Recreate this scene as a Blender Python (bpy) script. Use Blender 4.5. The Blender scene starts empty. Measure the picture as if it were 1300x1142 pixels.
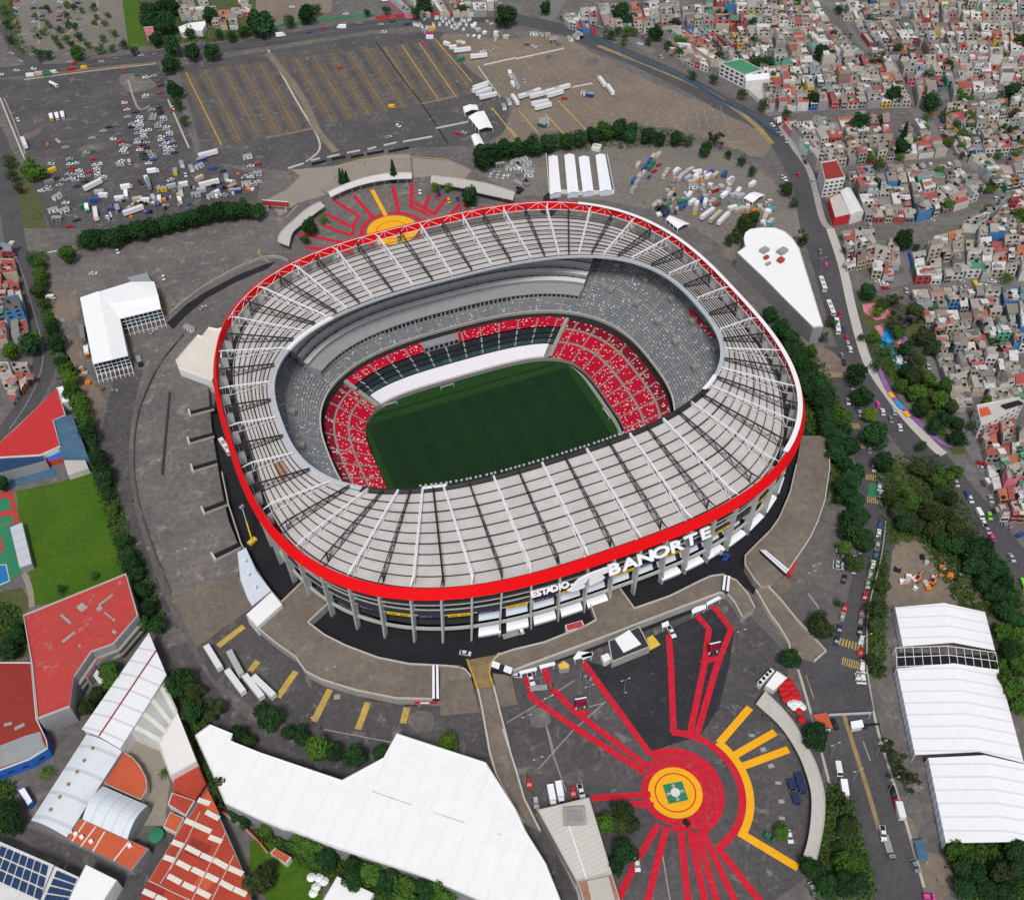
import bpy, math, random
from mathutils import Vector, Matrix
from mathutils.geometry import tessellate_polygon
RND = random.Random(11)
scene = bpy.context.scene
COL = scene.collection
# ------------------------------------------------------------------ camera
F = 1291.45
_d, _r, _y = math.radians(45.93), math.radians(-1.41), math.radians(21.22)
CAM = Vector((-129.04, -345.08, 357.27))
_w = Vector((math.sin(_y)*math.cos(_d), math.cos(_y)*math.cos(_d), -math.sin(_d)))
_rt = Vector((math.cos(_y), -math.sin(_y), 0)); _up = _rt.cross(_w)
CR = _rt*math.cos(_r) + _up*math.sin(_r)
CU = -_rt*math.sin(_r) + _up*math.cos(_r)
cd = bpy.data.cameras.new("camera"); cam = bpy.data.objects.new("camera", cd); COL.objects.link(cam)
cam.matrix_world = Matrix(((CR.x, CU.x, -_w.x, CAM.x), (CR.y, CU.y, -_w.y, CAM.y), (CR.z, CU.z, -_w.z, CAM.z), (0, 0, 0, 1)))
cd.sensor_fit = 'HORIZONTAL'; cd.sensor_width = 36; cd.lens = 36*F/1300
cd.clip_start = 1; cd.clip_end = 20000
scene.camera = cam

def G(px, py, z=0.0):
    """ground point seen at map coordinate (px, py), at height z"""
    D = CR*(px-650) - CU*(py-571) + _w*F
    return CAM + D*((z-CAM.z)/D.z)
def SC(px, py, z=0.0):
    return F/((G(px, py, z)-CAM).dot(_w))
def PX(p):
    q = Vector(p)-CAM; d = q.dot(_w)
    return 650+F*q.dot(CR)/d, 571-F*q.dot(CU)/d
K4 = 1300/330.0
REG = dict(T=(0, 0, 1), A=(0, 0, K4), B=(325, 0, K4), C=(650, 0, K4), D=(970, 0, K4), E=(0, 285, K4), F=(325, 240, K4), G=(650, 240, K4),
           H=(970, 285, K4), I=(0, 570, K4), J=(325, 570, K4), K=(650, 570, K4), L=(970, 570, K4), M=(0, 852, K4), N=(325, 852, K4),
           O=(650, 852, K4), P=(970, 852, K4), Q=(560, 780, 6.49), R=(740, 700, 4.0625), S=(300, 640, 5.0), U=(0, 300, 5.19))
def pts(s):
    """'A 1,2 3,4 B 5,6' -> survey coordinates"""
    out = []; reg = REG['T']
    for t in s.split():
        if t in REG: reg = REG[t]; continue
        v = [float(a) for a in t.split(',')]
        out.append((reg[0]+v[0]/reg[2], reg[1]+v[1]/reg[2]) + tuple(v[2:]))
    return out
def GP(s, z=0.0):
    return [G(p[0], p[1], z) for p in pts(s)]

# ------------------------------------------------------------------ mesh builder
class MB:
    def __init__(self): self.v = []; self.f = []; self.m = []; self.mats = []
    def slot(self, mat):
        if mat not in self.mats: self.mats.append(mat)
        return self.mats.index(mat)
    def face(self, ps, mat):
        i = len(self.v); self.v.extend([tuple(p) for p in ps]); self.f.append(tuple(range(i, i+len(ps)))); self.m.append(self.slot(mat))
    def prism(self, poly, z0, z1, mat, top=None, bottom=False):
        poly = [(p[0], p[1]) for p in poly]
        a = sum(poly[i][0]*poly[(i+1) % len(poly)][1]-poly[(i+1) % len(poly)][0]*poly[i][1] for i in range(len(poly)))
        if a < 0: poly = poly[::-1]
        n = len(poly); i = len(self.v)
        self.v.extend([(x, y, z0) for x, y in poly]); self.v.extend([(x, y, z1) for x, y in poly])
        s = self.slot(mat); t = self.slot(top) if top else s
        for k in range(n):
            j = (k+1) % n; self.f.append((i+k, i+j, i+n+j, i+n+k)); self.m.append(s)
        if n > 5:
            for tr in tessellate_polygon([[Vector((x, y, 0)) for x, y in poly]]):
                a, b, c = [poly[k] for k in tr]
                if (b[0]-a[0])*(c[1]-a[1])-(b[1]-a[1])*(c[0]-a[0]) < 0: tr = tr[::-1]
                self.f.append(tuple(i+n+k for k in tr)); self.m.append(t)
        else: self.f.append(tuple(range(i+n, i+2*n))); self.m.append(t)
        if bottom: self.f.append(tuple(range(i+n-1, i-1, -1))); self.m.append(s)
    def box(self, c, size, mat, rz=0.0, top=None):
        """c = centre of the base; size = (x, y, z)"""
        cs, sn = math.cos(rz), math.sin(rz); hx, hy = size[0]/2, size[1]/2
        poly = [(c[0]+x*cs-y*sn, c[1]+x*sn+y*cs) for x, y in ((-hx, -hy), (hx, -hy), (hx, hy), (-hx, hy))]
        self.prism(poly, c[2], c[2]+size[2], mat, top, True)
    def bar(self, a, b, r, mat, n=4):
        a = Vector(a); b = Vector(b); d = b-a
        if d.length < 1e-6: return
        d.normalize(); s = d.cross(Vector((0, 0, 1)))
        if s.length < 1e-3: s = Vector((1, 0, 0))
        s.normalize(); t = s.cross(d); i = len(self.v); sl = self.slot(mat)
        ph = math.pi/4 if n == 4 else 0
        for p in (a, b):
            for k in range(n):
                w = 2*math.pi*k/n+ph; self.v.append(tuple(p+s*(r*math.cos(w))+t*(r*math.sin(w))))
        for k in range(n):
            j = (k+1) % n; self.f.append((i+k, i+n+k, i+n+j, i+j)); self.m.append(sl)
        self.f.append(tuple(i+k for k in range(n))); self.m.append(sl)
        self.f.append(tuple(i+n+k for k in range(n-1, -1, -1))); self.m.append(sl)
    def taper(self, a, b, r0, r1, mat, n=6):
        a = Vector(a); b = Vector(b); d = (b-a).normalized(); s = d.cross(Vector((.01, 1, 0))).normalized(); t = s.cross(d)
        i = len(self.v); sl = self.slot(mat)
        for p, r in ((a, r0), (b, r1)):
            for k in range(n):
                w = 2*math.pi*k/n; self.v.append(tuple(p+s*(r*math.cos(w))+t*(r*math.sin(w))))
        for k in range(n):
            j = (k+1) % n; self.f.append((i+k, i+n+k, i+n+j, i+j)); self.m.append(sl)
        self.f.append(tuple(i+n+k for k in range(n-1, -1, -1))); self.m.append(sl)
    def mesh(self, name, smooth=False):
        me = bpy.data.meshes.new(name); me.from_pydata(self.v, [], self.f)
        for m in self.mats: me.materials.append(m)
        me.polygons.foreach_set("material_index", self.m)
        if smooth: me.polygons.foreach_set("use_smooth", [True]*len(self.f))
        me.update(); return me
    def obj(self, name, parent=None, smooth=False, loc=None):
        o = bpy.data.objects.new(name, self.mesh(name, smooth)); COL.objects.link(o)
        if parent: o.parent = parent
        if loc is not None: o.location = loc
        return o

def tag(o, label=None, cat=None, group=None, kind=None):
    if label: o["label"] = label
    if cat: o["category"] = cat
    if group: o["group"] = group
    if kind: o["kind"] = kind
    return o
def empty(name, loc=(0, 0, 0), rz=0.0):
    o = bpy.data.objects.new(name, None); COL.objects.link(o); o.location = loc; o.rotation_euler = (0, 0, rz); o.empty_display_size = .5
    return o
def link(name, mesh, parent=None, loc=None, rz=0.0, color=None, scale=None):
    o = bpy.data.objects.new(name, mesh); COL.objects.link(o)
    if parent: o.parent = parent
    if loc is not None: o.location = loc
    if rz: o.rotation_euler = (0, 0, rz)
    if color: o.color = (*color, 1)
    if scale: o.scale = scale
    return o
# automatic finishing of labels: same base label -> counted from the left of the picture
PENDING = []
ORD = ("first second third fourth fifth sixth seventh eighth ninth tenth eleventh twelfth thirteenth fourteenth fifteenth sixteenth seventeenth eighteenth nineteenth "
       "twentieth").split()
def ordinal(n):
    if n <= 20: return ORD[n-1]
    t = ("", "", "twenty", "thirty", "forty", "fifty", "sixty", "seventy", "eighty", "ninety")[n//10]
    return (t+"-"+ORD[n % 10-1]) if n % 10 else t[:-1]+"ieth"
def later(o, base, cat, px, group=None):
    o["category"] = cat
    if group: o["group"] = group
    PENDING.append((o, base, px))
def finish_labels():
    by = {}
    for o, b, px in PENDING: by.setdefault(b, []).append((px, o))
    for b, l in by.items():
        l.sort(key=lambda t: t[0])
        n = len(l)
        for i, (px, o) in enumerate(l):
            if n == 1: o["label"] = b
            elif n == 2: o["label"] = b+(", the left one" if i == 0 else ", the right one")
            elif i == 0: o["label"] = b+", leftmost of these"
            elif i == n-1: o["label"] = b+", rightmost of these"
            elif i < n/2: o["label"] = b+", %s from left" % ordinal(i+1)
            else: o["label"] = b+", %s from right" % ordinal(n-i)

# ------------------------------------------------------------------ materials
def mat(name, col, rough=.85, var=.18, scale=.35, col2=None, amt=.5, sc2=.05, spec=.3, bump=0, objcol=False, rand=0, fine=None, spot=None):
    """noise-weathered paint: col varied by a fine noise, and patches of col2 from a broad noise"""
    m = bpy.data.materials.new(name); m.use_nodes = True; nt = m.node_tree; N = nt.nodes; L = nt.links
    b = N["Principled BSDF"]; b.inputs["Roughness"].default_value = rough
    b.inputs["Specular IOR Level"].default_value = spec
    geo = N.new("ShaderNodeNewGeometry")
    n1 = N.new("ShaderNodeTexNoise"); n1.inputs["Scale"].default_value = scale; n1.inputs["Detail"].default_value = 6; n1.inputs["Roughness"].default_value = .7
    L.new(geo.outputs["Position"], n1.inputs["Vector"])
    if objcol:
        oi = N.new("ShaderNodeObjectInfo"); src = oi.outputs["Color"]
    else:
        rgb = N.new("ShaderNodeRGB"); rgb.outputs[0].default_value = (*col, 1); src = rgb.outputs[0]
    if col2:
        n2 = N.new("ShaderNodeTexNoise"); n2.inputs["Scale"].default_value = sc2; n2.inputs["Detail"].default_value = 7; n2.inputs["Roughness"].default_value = .65
        L.new(geo.outputs["Position"], n2.inputs["Vector"])
        mr = N.new("ShaderNodeMapRange"); mr.inputs["From Min"].default_value = .5-.18; mr.inputs["From Max"].default_value = .5+.2
        mr.inputs["To Max"].default_value = 1; L.new(n2.outputs["Fac"], mr.inputs["Value"])
        mu = N.new("ShaderNodeMath"); mu.operation = 'MULTIPLY'; mu.inputs[1].default_value = amt; L.new(mr.outputs[0], mu.inputs[0])
        mx = N.new("ShaderNodeMix"); mx.data_type = 'RGBA'; L.new(mu.outputs[0], mx.inputs["Factor"]); L.new(src, mx.inputs["A"]); mx.inputs["B"].default_value = (*col2, 1)
        src = mx.outputs["Result"]
    if spot:   # (colour, scale, threshold, amount): worn stains with an edge of their own
        n4 = N.new("ShaderNodeTexNoise"); n4.inputs["Scale"].default_value = spot[1]; n4.inputs["Detail"].default_value = 9; n4.inputs["Roughness"].default_value = .75; n4.inputs["Distortion"].default_value = .6
        L.new(geo.outputs["Position"], n4.inputs["Vector"])
        m5 = N.new("ShaderNodeMapRange"); m5.inputs["From Min"].default_value = spot[2]; m5.inputs["From Max"].default_value = spot[2]+.07; m5.inputs["To Max"].default_value = spot[3]; L.new(n4.outputs["Fac"], m5.inputs["Value"])
        mx4 = N.new("ShaderNodeMix"); mx4.data_type = 'RGBA'; L.new(m5.outputs[0], mx4.inputs["Factor"]); L.new(src, mx4.inputs["A"]); mx4.inputs["B"].default_value = (*spot[0], 1); src = mx4.outputs["Result"]
    if fine:
        n3 = N.new("ShaderNodeTexWhiteNoise"); n3.noise_dimensions = '3D'
        vm = N.new("ShaderNodeVectorMath"); vm.operation = 'SNAP'; vm.inputs[1].default_value = (fine[0],)*3; L.new(geo.outputs["Position"], vm.inputs[0]); L.new(vm.outputs[0], n3.inputs["Vector"])
        cmpn = N.new("ShaderNodeMath"); cmpn.operation = 'GREATER_THAN'; cmpn.inputs[1].default_value = fine[1]; L.new(n3.outputs["Value"], cmpn.inputs[0])
        mx2 = N.new("ShaderNodeMix"); mx2.data_type = 'RGBA'; L.new(cmpn.outputs[0], mx2.inputs["Factor"]); L.new(src, mx2.inputs["A"]); mx2.inputs["B"].default_value = (*fine[2], 1)
        src = mx2.outputs["Result"]
    mr1 = N.new("ShaderNodeMapRange"); mr1.inputs["From Min"].default_value = .25; mr1.inputs["From Max"].default_value = .75
    mr1.inputs["To Min"].default_value = 1-var; mr1.inputs["To Max"].default_value = 1+var; L.new(n1.outputs["Fac"], mr1.inputs["Value"])
    val = mr1.outputs[0]
    if rand:
        oi2 = N.new("ShaderNodeObjectInfo"); m3 = N.new("ShaderNodeMapRange"); m3.inputs["To Min"].default_value = 1-rand; m3.inputs["To Max"].default_value = 1+rand
        L.new(oi2.outputs["Random"], m3.inputs["Value"]); m4 = N.new("ShaderNodeMath"); m4.operation = 'MULTIPLY'; L.new(val, m4.inputs[0]); L.new(m3.outputs[0], m4.inputs[1]); val = m4.outputs[0]
    vs = N.new("ShaderNodeVectorMath"); vs.operation = 'SCALE'; L.new(src, vs.inputs[0]); L.new(val, vs.inputs["Scale"])
    L.new(vs.outputs[0], b.inputs["Base Color"])
    if bump:
        bp = N.new("ShaderNodeBump"); bp.inputs["Strength"].default_value = bump; bp.inputs["Distance"].default_value = .3; L.new(n1.outputs["Fac"], bp.inputs["Height"]); L.new(bp.outputs[0], b.inputs["Normal"])
    return m
def ribbed(name, col, ang, pitch, depth=.25, rough=.6, col2=None, amt=.3, var=.06):
    """sheet roof with ribs or seams running across direction ang (pitch in metres)"""
    m = mat(name, col, rough, var, .5, col2, amt, .12)
    nt = m.node_tree; N = nt.nodes; L = nt.links; b = N["Principled BSDF"]
    geo = N.new("ShaderNodeNewGeometry"); dt = N.new("ShaderNodeVectorMath"); dt.operation = 'DOT_PRODUCT'
    dt.inputs[1].default_value = (math.cos(ang)/pitch, math.sin(ang)/pitch, 0); L.new(geo.outputs["Position"], dt.inputs[0])
    fr = N.new("ShaderNodeMath"); fr.operation = 'FRACT'; L.new(dt.outputs["Value"], fr.inputs[0])
    lt = N.new("ShaderNodeMath"); lt.operation = 'LESS_THAN'; lt.inputs[1].default_value = .14; L.new(fr.outputs[0], lt.inputs[0])
    ml = N.new("ShaderNodeMath"); ml.operation = 'MULTIPLY'; ml.inputs[1].default_value = depth; L.new(lt.outputs[0], ml.inputs[0])
    src = b.inputs["Base Color"].links[0].from_socket
    mx = N.new("ShaderNodeMix"); mx.data_type = 'RGBA'; L.new(ml.outputs[0], mx.inputs["Factor"]); L.new(src, mx.inputs["A"]); mx.inputs["B"].default_value = (col[0]*.35, col[1]*.35, col[2]*.37, 1)
    L.new(mx.outputs["Result"], b.inputs["Base Color"])
    return m
M = {}
def defm(k, *a, **kw): M[k] = mat(k, *a, **kw)
defm('land', (.108, .101, .1), .95, .35, .25, (.185, .166, .15), .7, .03, spot=((.25, .23, .21), .11, .56, .5))
defm('asphalt', (.066, .062, .067), .92, .38, .45, (.13, .117, .11), .7, .035, spot=((.27, .25, .235), .13, .56, .5))
defm('asphalt_light', (.112, .102, .1), .92, .36, .4, (.2, .177, .157), .75, .03, spot=((.33, .3, .27), .12, .555, .5))
defm('yard', (.165, .15, .135), .92, .3, .4, (.24, .21, .175), .7, .03, spot=((.1, .092, .088), .12, .58, .6))
defm('street', (.155, .15, .148), .92, .25, .4, (.21, .2, .19), .6, .05, spot=((.28, .27, .25), .2, .62, .4))
defm('asphalt_dark', (.012, .013, .018), .85, .45, .8, (.035, .034, .037), .4, .06)
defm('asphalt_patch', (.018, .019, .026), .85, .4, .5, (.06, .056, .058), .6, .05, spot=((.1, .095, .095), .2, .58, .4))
defm('road', (.064, .063, .069), .9, .28, .5, (.125, .115, .11), .5, .05, spot=((.2, .19, .18), .2, .63, .4))
defm('dirt', (.235, .185, .14), .97, .25, .3, (.145, .12, .102), .85, .03, spot=((.32, .27, .2), .1, .58, .5))
defm('deck', (.155, .128, .105), .92, .28, .35, (.235, .195, .155), .7, .06, spot=((.3, .26, .21), .2, .57, .45))
defm('concrete', (.36, .345, .315), .85, .16, .5, (.22, .205, .185), .4, .1)
defm('concrete_pale', (.52, .49, .45), .85, .1, .6, (.4, .37, .33), .4, .1)
defm('column', (.46, .47, .45), .8, .12, .6, (.3, .31, .29), .4, .15)
defm('curb', (.45, .42, .36), .85, .2, .5)
defm('paving', (.3, .26, .215), .9, .18, .6, (.22, .19, .16), .5, .08)
defm('grass', (.042, .11, .004), .95, .3, .5, (.085, .15, .01), .6, .06, spot=((.2, .2, .06), .12, .66, .5))
defm('rough_grass', (.06, .085, .025), .95, .35, .4, (.14, .11, .06), .6, .06)
defm('pitch_dark', (.004, .024, .006), .95, .25, .3, (.007, .032, .007), .6, .05)
defm('pitch_band', (.005, .028, .007), .95, .25, .3, (.008, .037, .008), .6, .05)
defm('pitch_light', (.01, .05, .008), .95, .25, .5, (.018, .06, .01), .5, .08)
defm('red_paint', (.6, .006, .026), .85, .22, .5, (.38, .03, .045), .4, .1, spot=((.2, .1, .1), .5, .57, .55))
defm('yellow_paint', (.88, .42, .006), .8, .12, .5, (.68, .33, .02), .35, .12, spot=((.42, .26, .08), .5, .58, .45))
defm('faded_yellow', (.36, .25, .1), .9, .35, .3, (.16, .13, .1), .75, .06)
defm('stall_band', (.125, .102, .08), .95, .3, .3, (.085, .075, .07), .7, .05)
defm('cross_yellow', (.5, .34, .1), .9, .3, .5, (.2, .17, .12), .5, .2)
defm('faded_stall', (.36, .24, .11), .9, .35, .3, (.16, .125, .1), .6, .06)
defm('kerb_yellow', (.6, .4, .06), .9, .3, .5, (.25, .2, .12), .6, .1)
defm('white_paint', (.7, .69, .66), .85, .15, .5, (.4, .38, .35), .4, .15)
defm('faded_white', (.3, .285, .265), .9, .3, .5)
defm('court_blue', (.02, .16, .42), .8, .1, .5); defm('court_green', (.03, .2, .1), .85, .15, .5); defm('court_red', (.42, .05, .04), .85, .15, .5)
defm('play_blue', (.02, .25, .6), .7, .35, .25, (.03, .45, .7), .7, .2); defm('play_pink', (.6, .22, .26), .8, .25, .4); defm('play_purple', (.25, .12, .33), .8, .3, .3)
defm('band_red', (.76, .002, .005), .5, .03, .5, spec=.2)
defm('roof_fabric', (.575, .55, .53), .75, .14, 1.6, (.43, .4, .375), .65, .12, spot=((.27, .25, .24), .5, .66, .45))
defm('steel_white', (.8, .8, .8), .5, .05, .5)
defm('steel_dark', (.022, .02, .02), .6, .2, .5)
defm('rim_grey', (.44, .46, .48), .6, .1, .5)
defm('seat_grey', (.17, .185, .2), .8, .2, 1.5, (.3, .3, .29), .45, .07, fine=(.62, .967, (.75, .76, .78)))
defm('seat_red', (.5, .003, .032), .7, .12, 1.5, fine=(.62, .935, (.8, .74, .6)))
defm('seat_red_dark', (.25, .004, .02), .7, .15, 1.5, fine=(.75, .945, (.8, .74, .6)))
defm('stand_concrete', (.26, .255, .24), .9, .2, .7, (.36, .34, .29), .4, .15)
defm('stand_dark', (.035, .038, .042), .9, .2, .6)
defm('gallery', (.3, .32, .32), .8, .1, .6, (.23, .24, .25), .5, .1)
defm('tarp', (.76, .73, .78), .7, .05, .8)
defm('glass', (.02, .026, .03), .4, .3, .6, spec=.3)
defm('teal_glass', (.035, .075, .09), .4, .4, .35, (.012, .02, .025), .6, .12, spec=.4)
defm('win', (.02, .024, .03), .2, .2, .6, spec=.5)
defm('yellow_banner', (.8, .52, .02), .6, .1, .5); defm('purple_banner', (.035, .03, .09), .6, .3, .3, (.12, .02, .12), .5, .2)
defm('letter_white', (.86, .86, .88), .5, .03, .5)
defm('awning', (.62, .68, .75), .6, .06, .5)
defm('sheet_white', (.85, .85, .88), .6, .06, .6)
defm('white_roof', (.86, .86, .86), .7, .04, .3, (.76, .755, .74), .4, .25, spot=((.6, .585, .55), .16, .68, .5))
defm('cream_roof', (.72, .66, .58), .8, .08, .5, (.6, .55, .48), .4, .15)
defm('white_wall', (.68, .67, .65), .8, .1, .5, (.5, .48, .46), .4, .15)
defm('grey_wall', (.27, .27, .28), .85, .12, .5, (.18, .18, .19), .4, .15)
defm('red_roof', (.5, .045, .042), .85, .18, .4, (.33, .075, .06), .6, .09, spot=((.36, .27, .23), .13, .585, .6))
defm('tile_red', (.45, .06, .028), .85, .16, .9, (.28, .04, .028), .6, .1)
defm('tile_dark', (.3, .03, .022), .85, .2, .7, (.2, .035, .025), .5, .12)
defm('tile_orange', (.56, .11, .045), .85, .15, .8, (.42, .08, .04), .5, .1)
defm('solar', (.015, .045, .12), .25, .15, .6, spec=.6)
defm('blue_sheet', (.05, .12, .2), .7, .25, .3, (.1, .17, .23), .5, .1)
defm('bright_blue', (.02, .13, .5), .6, .1, .5)
defm('green_roof', (.06, .26, .12), .8, .12, .5, (.04, .18, .09), .5, .1)
defm('trunk', (.09, .065, .045), .95, .25, 1.5)
defm('black', (.012, .012, .013), .7, .2, .6); defm('orange', (.8, .2, .02), .6, .1, .5); defm('blue', (.02, .06, .3), .6, .15, .5)
defm('skylight', (.7, .67, .58), .5, .1, .6)
defm('screen_red', (.35, .01, .05), .35, .5, .4, (.02, .02, .08), .7, .5)
defm('hazard', (.75, .5, .05), .8, .2, .5)
defm('rust', (.3, .13, .07), .9, .3, .7, (.42, .36, .3), .5, .3)
defm('tyre', (.012, .012, .012), .9, .1, 1)
defm('paint', (1, 1, 1), .4, .04, 1, objcol=True, spec=.5)
defm('cloth', (1, 1, 1), .8, .08, .8, objcol=True)
defm('wallc', (1, 1, 1), .9, .14, .6, (.22, .2, .18), .35, .25, objcol=True)
defm('roofc', (1, 1, 1), .9, .2, .8, (.2, .175, .155), .6, .3, objcol=True)

# ------------------------------------------------------------------ light
w = bpy.data.worlds.new("World"); scene.world = w; w.use_nodes = True
SUN_EL, SUN_AZ = 58.0, 205.0
nt = w.node_tree; bg = nt.nodes["Background"]; sky = nt.nodes.new("ShaderNodeTexSky"); sky.sky_type = 'NISHITA'; sky.sun_disc = False
sky.sun_elevation = math.radians(SUN_EL); sky.sun_rotation = math.radians(SUN_AZ); sky.air_density = .7; sky.dust_density = 3.0; sky.ozone_density = .6; sky.altitude = 2200
hs = nt.nodes.new("ShaderNodeHueSaturation"); hs.inputs["Saturation"].default_value = .35; nt.links.new(sky.outputs[0], hs.inputs["Color"]); nt.links.new(hs.outputs[0], bg.inputs[0]); bg.inputs[1].default_value = .12
sd = bpy.data.lights.new("sun", 'SUN'); sd.energy = 1.5; sd.angle = math.radians(12); sd.color = (1, .955, .9)
so = bpy.data.objects.new("sun", sd); COL.objects.link(so)
_e, _a = math.radians(SUN_EL), math.radians(SUN_AZ)
_sd = Vector((math.sin(_a)*math.cos(_e), math.cos(_a)*math.cos(_e), math.sin(_e)))
so.rotation_euler = _sd.to_track_quat('Z', 'Y').to_euler()
scene.view_settings.view_transform = 'Standard'; scene.view_settings.look = 'None'; scene.view_settings.exposure = .7; scene.view_settings.gamma = 1
scene.view_settings.use_curve_mapping = False
scene.cycles.max_bounces = 5; scene.cycles.diffuse_bounces = 3
# ------------------------------------------------------------------ the stadium
class Oval:
    def __init__(s, a, b, n, ox=0.0, oy=0.0):
        s.ox, s.oy = ox, oy; N = 2880; P = []
        for i in range(N+1):
            t = 2*math.pi*i/N; c, q = math.cos(t), math.sin(t)
            r = (abs(c/a)**n+abs(q/b)**n)**(-1/n); P.append((r*c, r*q))
        L = [0.0]
        for i in range(N): L.append(L[-1]+math.hypot(P[i+1][0]-P[i][0], P[i+1][1]-P[i][1]))
        s.per = L[-1]; s.tab = []; j = 0; K = 4000
        for k in range(K):
            x = L[-1]*k/K
            while L[j+1] < x: j += 1
            f = (x-L[j])/(L[j+1]-L[j]); s.tab.append((P[j][0]+(P[j+1][0]-P[j][0])*f, P[j][1]+(P[j+1][1]-P[j][1])*f))
        s.K = K
    def __call__(s, u, z=0.0, k=1.0):
        x = (u % 1.0)*s.K; i = int(x); f = x-i; a = s.tab[i % s.K]; b = s.tab[(i+1) % s.K]
        return Vector((s.ox+(a[0]+(b[0]-a[0])*f)*k, s.oy+(a[1]+(b[1]-a[1])*f)*k, z))
    def tan(s, u):
        d = s(u+.002)-s(u-.002); return d.normalized()
OUT = Oval(130, 125.2, 2.85); INN = Oval(105.8, 69.6, 2.73)
FIELD = Oval(62.5, 45.5, 4, -4, 0.5); FRONT = Oval(86, 67.5, 2.7, -2, 1); BACK = Oval(121, 114, 2.85)
REDTOP = Oval(85, 66, 2.75, -2, 1)
WU = [.3671, .3986, .4297, .4621, .4938, .5264, .5588, .5893, .6209, .6512, .6794, .7073, .7358, .7636, .7916, .8201, .8528, .8851, .9129, .9431, .9736,
      1.0063, 1.0378, 1.0684, 1.0988, 1.1303, 1.1601, 1.1899, 1.2187, 1.2485, 1.2790, 1.3087, 1.3384]
WI = [.3644, .3890, .4140, .4551, .4967, .5391, .5814, .6090, .6304, .6475, .6620, .6982, .7350, .7701, .8059, .8360, .8650, .8900, .9130, .9370, .9610,
      1.0046, 1.0453, 1.0843, 1.1092, 1.1312, 1.1493, 1.1745, 1.2107, 1.2473, 1.2835, 1.3205, 1.3458]
WU2 = [(WU[i]+(WU[i+1] if i < 32 else WU[0]+1))/2 for i in range(33)]; WI2 = [(WI[i]+(WI[i+1] if i < 32 else WI[0]+1))/2 for i in range(33)]
stad = empty("football_stadium"); tag(stad, "huge oval football stadium with red band, white sign and pale panelled roof ring", "stadium")
stad.empty_display_size = 5
def strip(mb, fa, fb, us, m, closed=False):
    n = len(us)
    for i in range(n if closed else n-1):
        a, b = us[i], us[(i+1) % n] if i+1 < n else us[0]+1
        mb.face([fa(a), fa(b), fb(b), fb(a)], m)
def lerp(a, b, t): return a+(b-a)*t
U132 = [i/264 for i in range(264)]
# roof membrane
ZRO, ZRI = 34.2, 38.4
def edge_k(u):
    u %= 1.0; a = min(1, max(0, (u-.52)/.06))*min(1, max(0, (.90-u)/.06)); return .945+.032*a
def roofpt(uo, ui, t, dz=0.0): return OUT(uo, ZRO, edge_k(uo))*(1-t)+INN(ui, ZRI, 1.015)*t+Vector((0, 0, dz))
allu = sorted([(u % 1, v % 1) for u, v in list(zip(WU, WI))+list(zip(WU2, WI2))])
dense = []
for i in range(66):
    a, b = allu[i], allu[(i+1) % 66]
    bu, bv = (b[0]+1 if b[0] < a[0] else b[0]), (b[1]+1 if b[1] < a[1]-.3 else b[1])
    if bv < a[1]: bv = a[1]
    for k in range(4): dense.append((lerp(a[0], bu, k/4), lerp(a[1], bv, k/4)))
mb = MB(); ND = len(dense)
for i in range(ND):
    a = dense[i]; b = dense[(i+1) % ND]
    for k in range(8):
        t0, t1 = k/8, (k+1)/8
        mb.face([roofpt(*a, t0), roofpt(*b, t0), roofpt(*b, t1), roofpt(*a, t1)], M['roof_fabric'])
        mb.face([roofpt(*a, t1, -.3), roofpt(*b, t1, -.3), roofpt(*b, t0, -.3), roofpt(*a, t0, -.3)], M['roof_fabric'])
mb.obj("roof_membrane", stad)
# purlin rings: dark pipes that sag a little between trusses
for k in range(10):
    t = .03+k*.105; mb = MB()
    for i in range(ND):
        a, b = dense[i], dense[(i+1) % ND]
        mb.bar(roofpt(*a, t, .38), roofpt(*b, t, .38), .24, M['steel_dark'])
        if k in (0, 4, 7): mb.bar(roofpt(*a, t-.02, 1.6), roofpt(*b, t-.02, 1.6), .13, M['steel_dark'])
    mb.obj("purlin_ring", stad)
# radial lattice trusses
def truss(uo, ui, m, name, r):
    mb = MB(); n = 10
    side = OUT.tan(uo)*.5
    tops = []; bots = []
    for k in range(n+1):
        t = k/n; p = OUT(uo, 0, .958)*(1-t)+INN(ui, 0, 1.02)*t
        zt = 40.2+.3*t; zb = lerp(ZRO+.7, ZRI+.6, t)
        tops.append(Vector((p.x, p.y, zt))); bots.append(Vector((p.x, p.y, zb)))
    for s in (-1, 1):
        for k in range(n): mb.bar(tops[k]+side*s*.55, tops[k+1]+side*s*.55, r, m)
    for k in range(n):
        mb.bar(bots[k], bots[k+1], r, m)
        for s in (-1, 1): mb.bar(bots[k+1] if k % 2 else bots[k], (tops[k] if k % 2 else tops[k+1])+side*s*.55, r*.55, m)
        mb.bar(tops[k]-side*.55, tops[k]+side*.55, r*.6, m)
    o = OUT(uo, 34.5, 1.0)
    for s in (-1, 1): mb.bar(tops[0]+side*s*.55, bots[0]+side*s*.3, r, m); mb.bar(tops[0]+side*s*.55, OUT(uo, 39.6, .99), r, m)
    mb.bar(bots[0], o, r, m)
    mb.obj(name, stad)
for u, v in zip(WU, WI): truss(u, v, M['steel_white'], "white_truss", .24 if .6 < u < .85 else (.15 if .37 < u < .6 or .85 <= u < 1.05 else .2))
for u, v in zip(WU2, WI2): truss(u, v, M['steel_dark'], "dark_truss", .19)
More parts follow.
